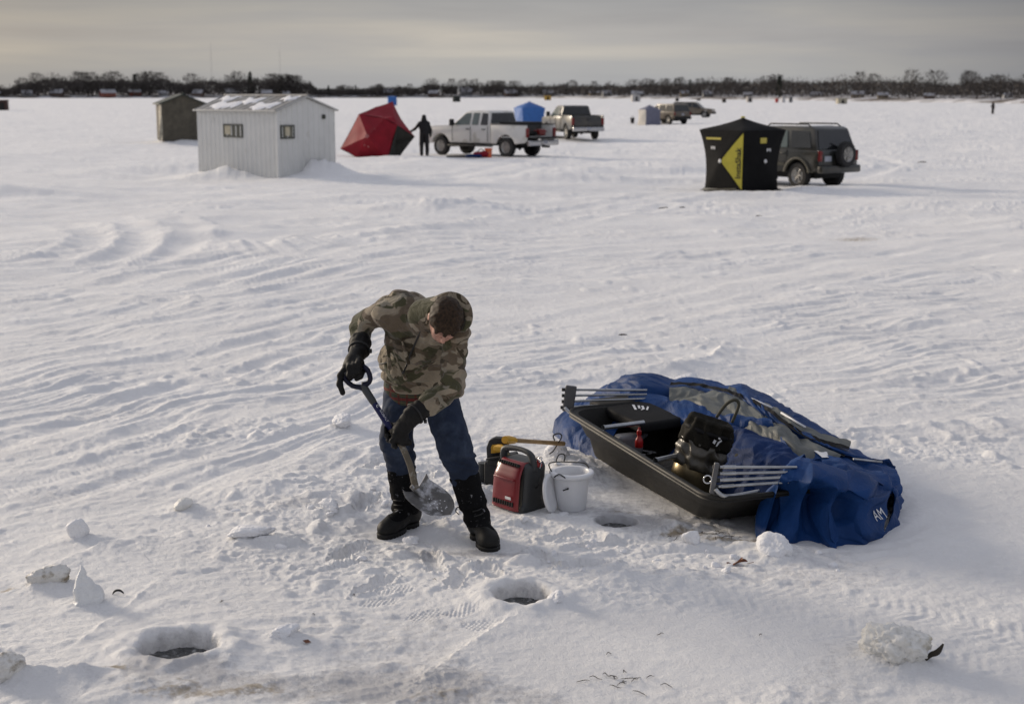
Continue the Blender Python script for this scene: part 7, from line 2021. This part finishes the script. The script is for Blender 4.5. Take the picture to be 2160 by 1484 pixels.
def build_shovel():
    o = (-.6, 7.9, .5)
    t = thing('shovel', 'blue handled round point shovel with snow on its steel blade', 'shovel', o)
    top, mid, b1, b2 = SH['top'], SH['mid'], SH['b1'], SH['b2']
    dv = nrm(mid - top); L = np.linalg.norm(mid - top)
    M_grip = mat('dark_navy_grip', (.008, .009, .026), .5, spec=.25)
    g = mk('d_grip', [tube([BAR[0] + A_((.004, 0, .004)), A_((-.826, 7.995, 1.098)), A_((-.812, 7.995, 1.045)), A_((-.830, 7.995, 1.018)), top - dv * .01], [.0125, .0145, .015, .016, .021], 10, curve=2),
                      tube([BAR[1] + A_((-.004, 0, -.004)), A_((-.955, 8.0, 1.04)), A_((-.915, 7.998, 1.005)), A_((-.875, 7.995, .998)), top + dv * .01], [.0125, .0145, .015, .016, .021], 10, curve=2)], M_grip, t, off=o)
    mk('grip_bar', tube([BAR[0], BAR[1]], .0155, 12), M_black, g, off=o, sharp=60)
    mk('collar', tube([top - dv * .012, top + dv * .02, top + dv * .10, top + dv * .115], [.020, .0225, .021, .0185], 14), M_dkgrey, t, off=o, sharp=40)
    bl = mk('blue_shaft', tube([top + dv * .10, top + dv * .29], [.0185, .0185], 14), M_bluepl, t, off=o, sharp=60)
    mk('shaft', tube([top + dv * .285, top + dv * L * .9, mid, b1, b2, b2 + A_((.012, -.012, -.035)), b2 + A_((.03, -.027, -.058))], [.0172, .0175, .018, .0185, .0195, .019, .006], 12, curve=6), M_shaft, t, off=o)
    # printing along the blue shaft, facing the viewer's side
    c = top + dv * .205; cam_dir = nrm(A_((0, 0, CAM_H)) - c); ey = np.cross(cam_dir, dv)
    tx = text_mesh('KOBALT', .020)
    v = []
    for p in tx[0]:
        ang = p[1] / .0192 + .5
        n_ = cam_dir * math.cos(ang) + ey * math.sin(ang)
        v.append(tuple(c + dv * p[0] * 1.1 + n_ * .0192))
    mk('lettering', (v, tx[1]), M_white, bl, off=o, smooth=False)
    lg = []
    cc = top + dv * .138
    arc = [(math.cos(q) * .009, math.sin(q) * .009) for q in [R(40) + R(280) * k / 16 for k in range(17)]]
    arc2 = [(x * .62, y * .62) for x, y in arc]
    vv = []
    for x, y in arc + arc2:
        ang = y / .0192 + .5; n_ = cam_dir * math.cos(ang) + ey * math.sin(ang); vv.append(tuple(cc + dv * x + n_ * .0192))
    mk('logo_ring', (vv, [(i, i + 1, 17 + i + 1, 17 + i) for i in range(16)]), M_white, bl, off=o, smooth=False)
    # blade
    S = b2 + A_((.008, -.010, -.030)); tip = A_((-.345, 7.752, .312)); D = nrm(tip - S); Lb = np.linalg.norm(tip - S)
    W = A_((.150, .115, .055)); W = nrm(W - D * (W @ D)); Nn = nrm(np.cross(W, D)); Nn = Nn if Nn[2] > 0 else -Nn
    hwid = lambda u: .108 * (1 - .10 * max(0, (.25 - u) / .25)) * (1 - max(0, (u - .42) / .58) ** 2.3) ** .6
    nu, nw = 30, 24; rows = []
    for i in range(nu + 1):
        u = i / nu; row = []
        for j in range(nw + 1):
            s = -1 + 2 * j / nw; h = hwid(u); x = s * h
            dish = -.034 * (1 - s * s) * (1 - .5 * u) + .018 * max(0, u - .75) ** 1.5 * 4
            lip = .030 * max(0, 1 - u / .10) ** 2 * (.25 + abs(s))
            row.append(S + D * (u * Lb - .012 * abs(s) * max(0, 1 - u / .2)) + W * x + Nn * (dish + lip + .008))
        rows.append(row)
    bd = mk('blade', grid_surface([[tuple(p) for p in r_] for r_ in rows]), M_blade, t, off=o)
    md = bd.modifiers.new('thickness', 'SOLIDIFY'); md.thickness = .003; md.offset = -1
    mk('frog', tube([S - D * .03 + Nn * .006, S + D * .03 - Nn * .012, S + D * .10 - Nn * .026, S + D * .15 - Nn * .034], [.020, .020, .012, .003], 12, curve=4), M_blade, bd, off=o)
    r_ = random.Random(8); cr = []
    for k in range(26):
        u = r_.gauss(.58, .16); s = r_.gauss(.05, .35)
        if not .15 < u < .9 or abs(s) > .85: continue
        p = S + D * u * Lb + W * s * hwid(u) + Nn * (-.034 * (1 - s * s) * (1 - .5 * u) + .010)
        q = r_.uniform(.002, .007)
        bm = bmesh.new(); bmesh.ops.create_icosphere(bm, subdivisions=2, radius=q)
        for v_ in bm.verts: v_.co = v_.co * (1 + .5 * mnoise.noise(v_.co * 120 + Vector((k, 0, 0)))) * 1.0; v_.co.z *= .6
        cr.append(xf(from_bm(bm), tuple(p)))
    mk('snow_crumbs', cr, M_lump, bd, off=o)
build_shovel()

# ------------------------------------------------------------------ people in the distance
M_dkcloth = mat('black_winter_clothes', (.013, .013, .015), .85, var=.3)
def standing_person(name, label, loc, rz, arm=True, sc=1.0):
    t = thing('person', label, 'person', loc, rz); t.scale = (sc, sc, sc)
    def head(P):
        d = ell(P, (0, 0, 1.63), (.075, .092, .115)); d = smin(d, ell(P, (0, -.09, 1.61), (.015, .02, .022)), .015)
        d = smin(d, cone(P, (0, 0, 1.45), (0, 0, 1.55), .06, .055), .02)
        d = smin(d, rbox(P, (0, 0, 1.2), (.15, .08, .25), .07), .05)
        for s in (1, -1): d = smin(d, cone(P, (s * .08, 0, .95), (s * .09, 0, .1), .06, .045), .03)
        for s in (1, -1): d = smin(d, cone(P, (s * .16, 0, 1.4), hand(s), .04, .03), .02); d = smin(d, ell(P, A_(hand(s)) + A_((0, -.01, -.02)), (.035, .03, .055)), .02)
        return d
    def hand(s): return ((.62, -.12, 1.05) if (arm and s > 0) else (s * .27, -.05, .85))
    mk('body', sdf_mesh(head, (-.45, -.3, .0), (.8, .3, 1.8), .022), M_skin, t)
    def coat(P):
        d = ell(P, (0, 0, 1.22), (.23, .155, .32)); d = smin(d, ell(P, (0, 0, 1.40), (.21, .13, .14)), .06); d = smin(d, ell(P, (0, 0, .98), (.215, .155, .14)), .06)
        for s in (1, -1):
            e = (.40, -.03, 1.16) if (arm and s > 0) else (s * .29, .03, 1.12)
            h = A_(hand(s))
            d = smin(d, cone(P, (s * .18, 0, 1.42), e, .075, .065), .04); d = smin(d, cone(P, e, h, .065, .05), .02)
        return d + .012 * n3(P[0] * 7, P[1] * 7, P[2] * 9, 61)
    mk('coat', sdf_mesh(coat, (-.5, -.35, .75), (.8, .35, 1.65), .02), M_dkcloth, t)
    def legs(P):
        d = None
        for s in (1, -1):
            c = smin(cone(P, (s * .10, 0, .95), (s * .12, .0, .5), .115, .095), cone(P, (s * .12, 0, .5), (s * .12, .02, .10), .095, .08), .02)
            c = smin(c, cone(P, (s * .12, .03, .06), (s * .13, -.14, .05), .06, .055), .03)
            d = c if d is None else smin(d, c, .03)
        return d + .01 * n3(P[0] * 9, P[1] * 9, P[2] * 9, 62)
    mk('trousers', sdf_mesh(legs, (-.35, -.3, -.03), (.35, .25, 1.1), .02), M_dkcloth, t)
    def hat(P):
        d = ell(P, (0, .01, 1.68), (.10, .115, .105)); d = smin(d, ell(P, (0, .06, 1.56), (.13, .10, .10)), .05)
        return smax(d, -ell(P, (0, -.09, 1.61), (.07, .06, .075)), .02)
    mk('hood', sdf_mesh(hat, (-.2, -.2, 1.4), (.2, .22, 1.85), .014), M_dkcloth, t)
    return t
standing_person('person', 'person in dark winter clothes holding the tipped red tent', (-3.84, 62.9, hz(-3.84, 63)), R(180), True)
standing_person('person', 'lone dark figure far out on the ice near the right edge', (66.5, 199.5, hz(66, 200)), R(30), False)
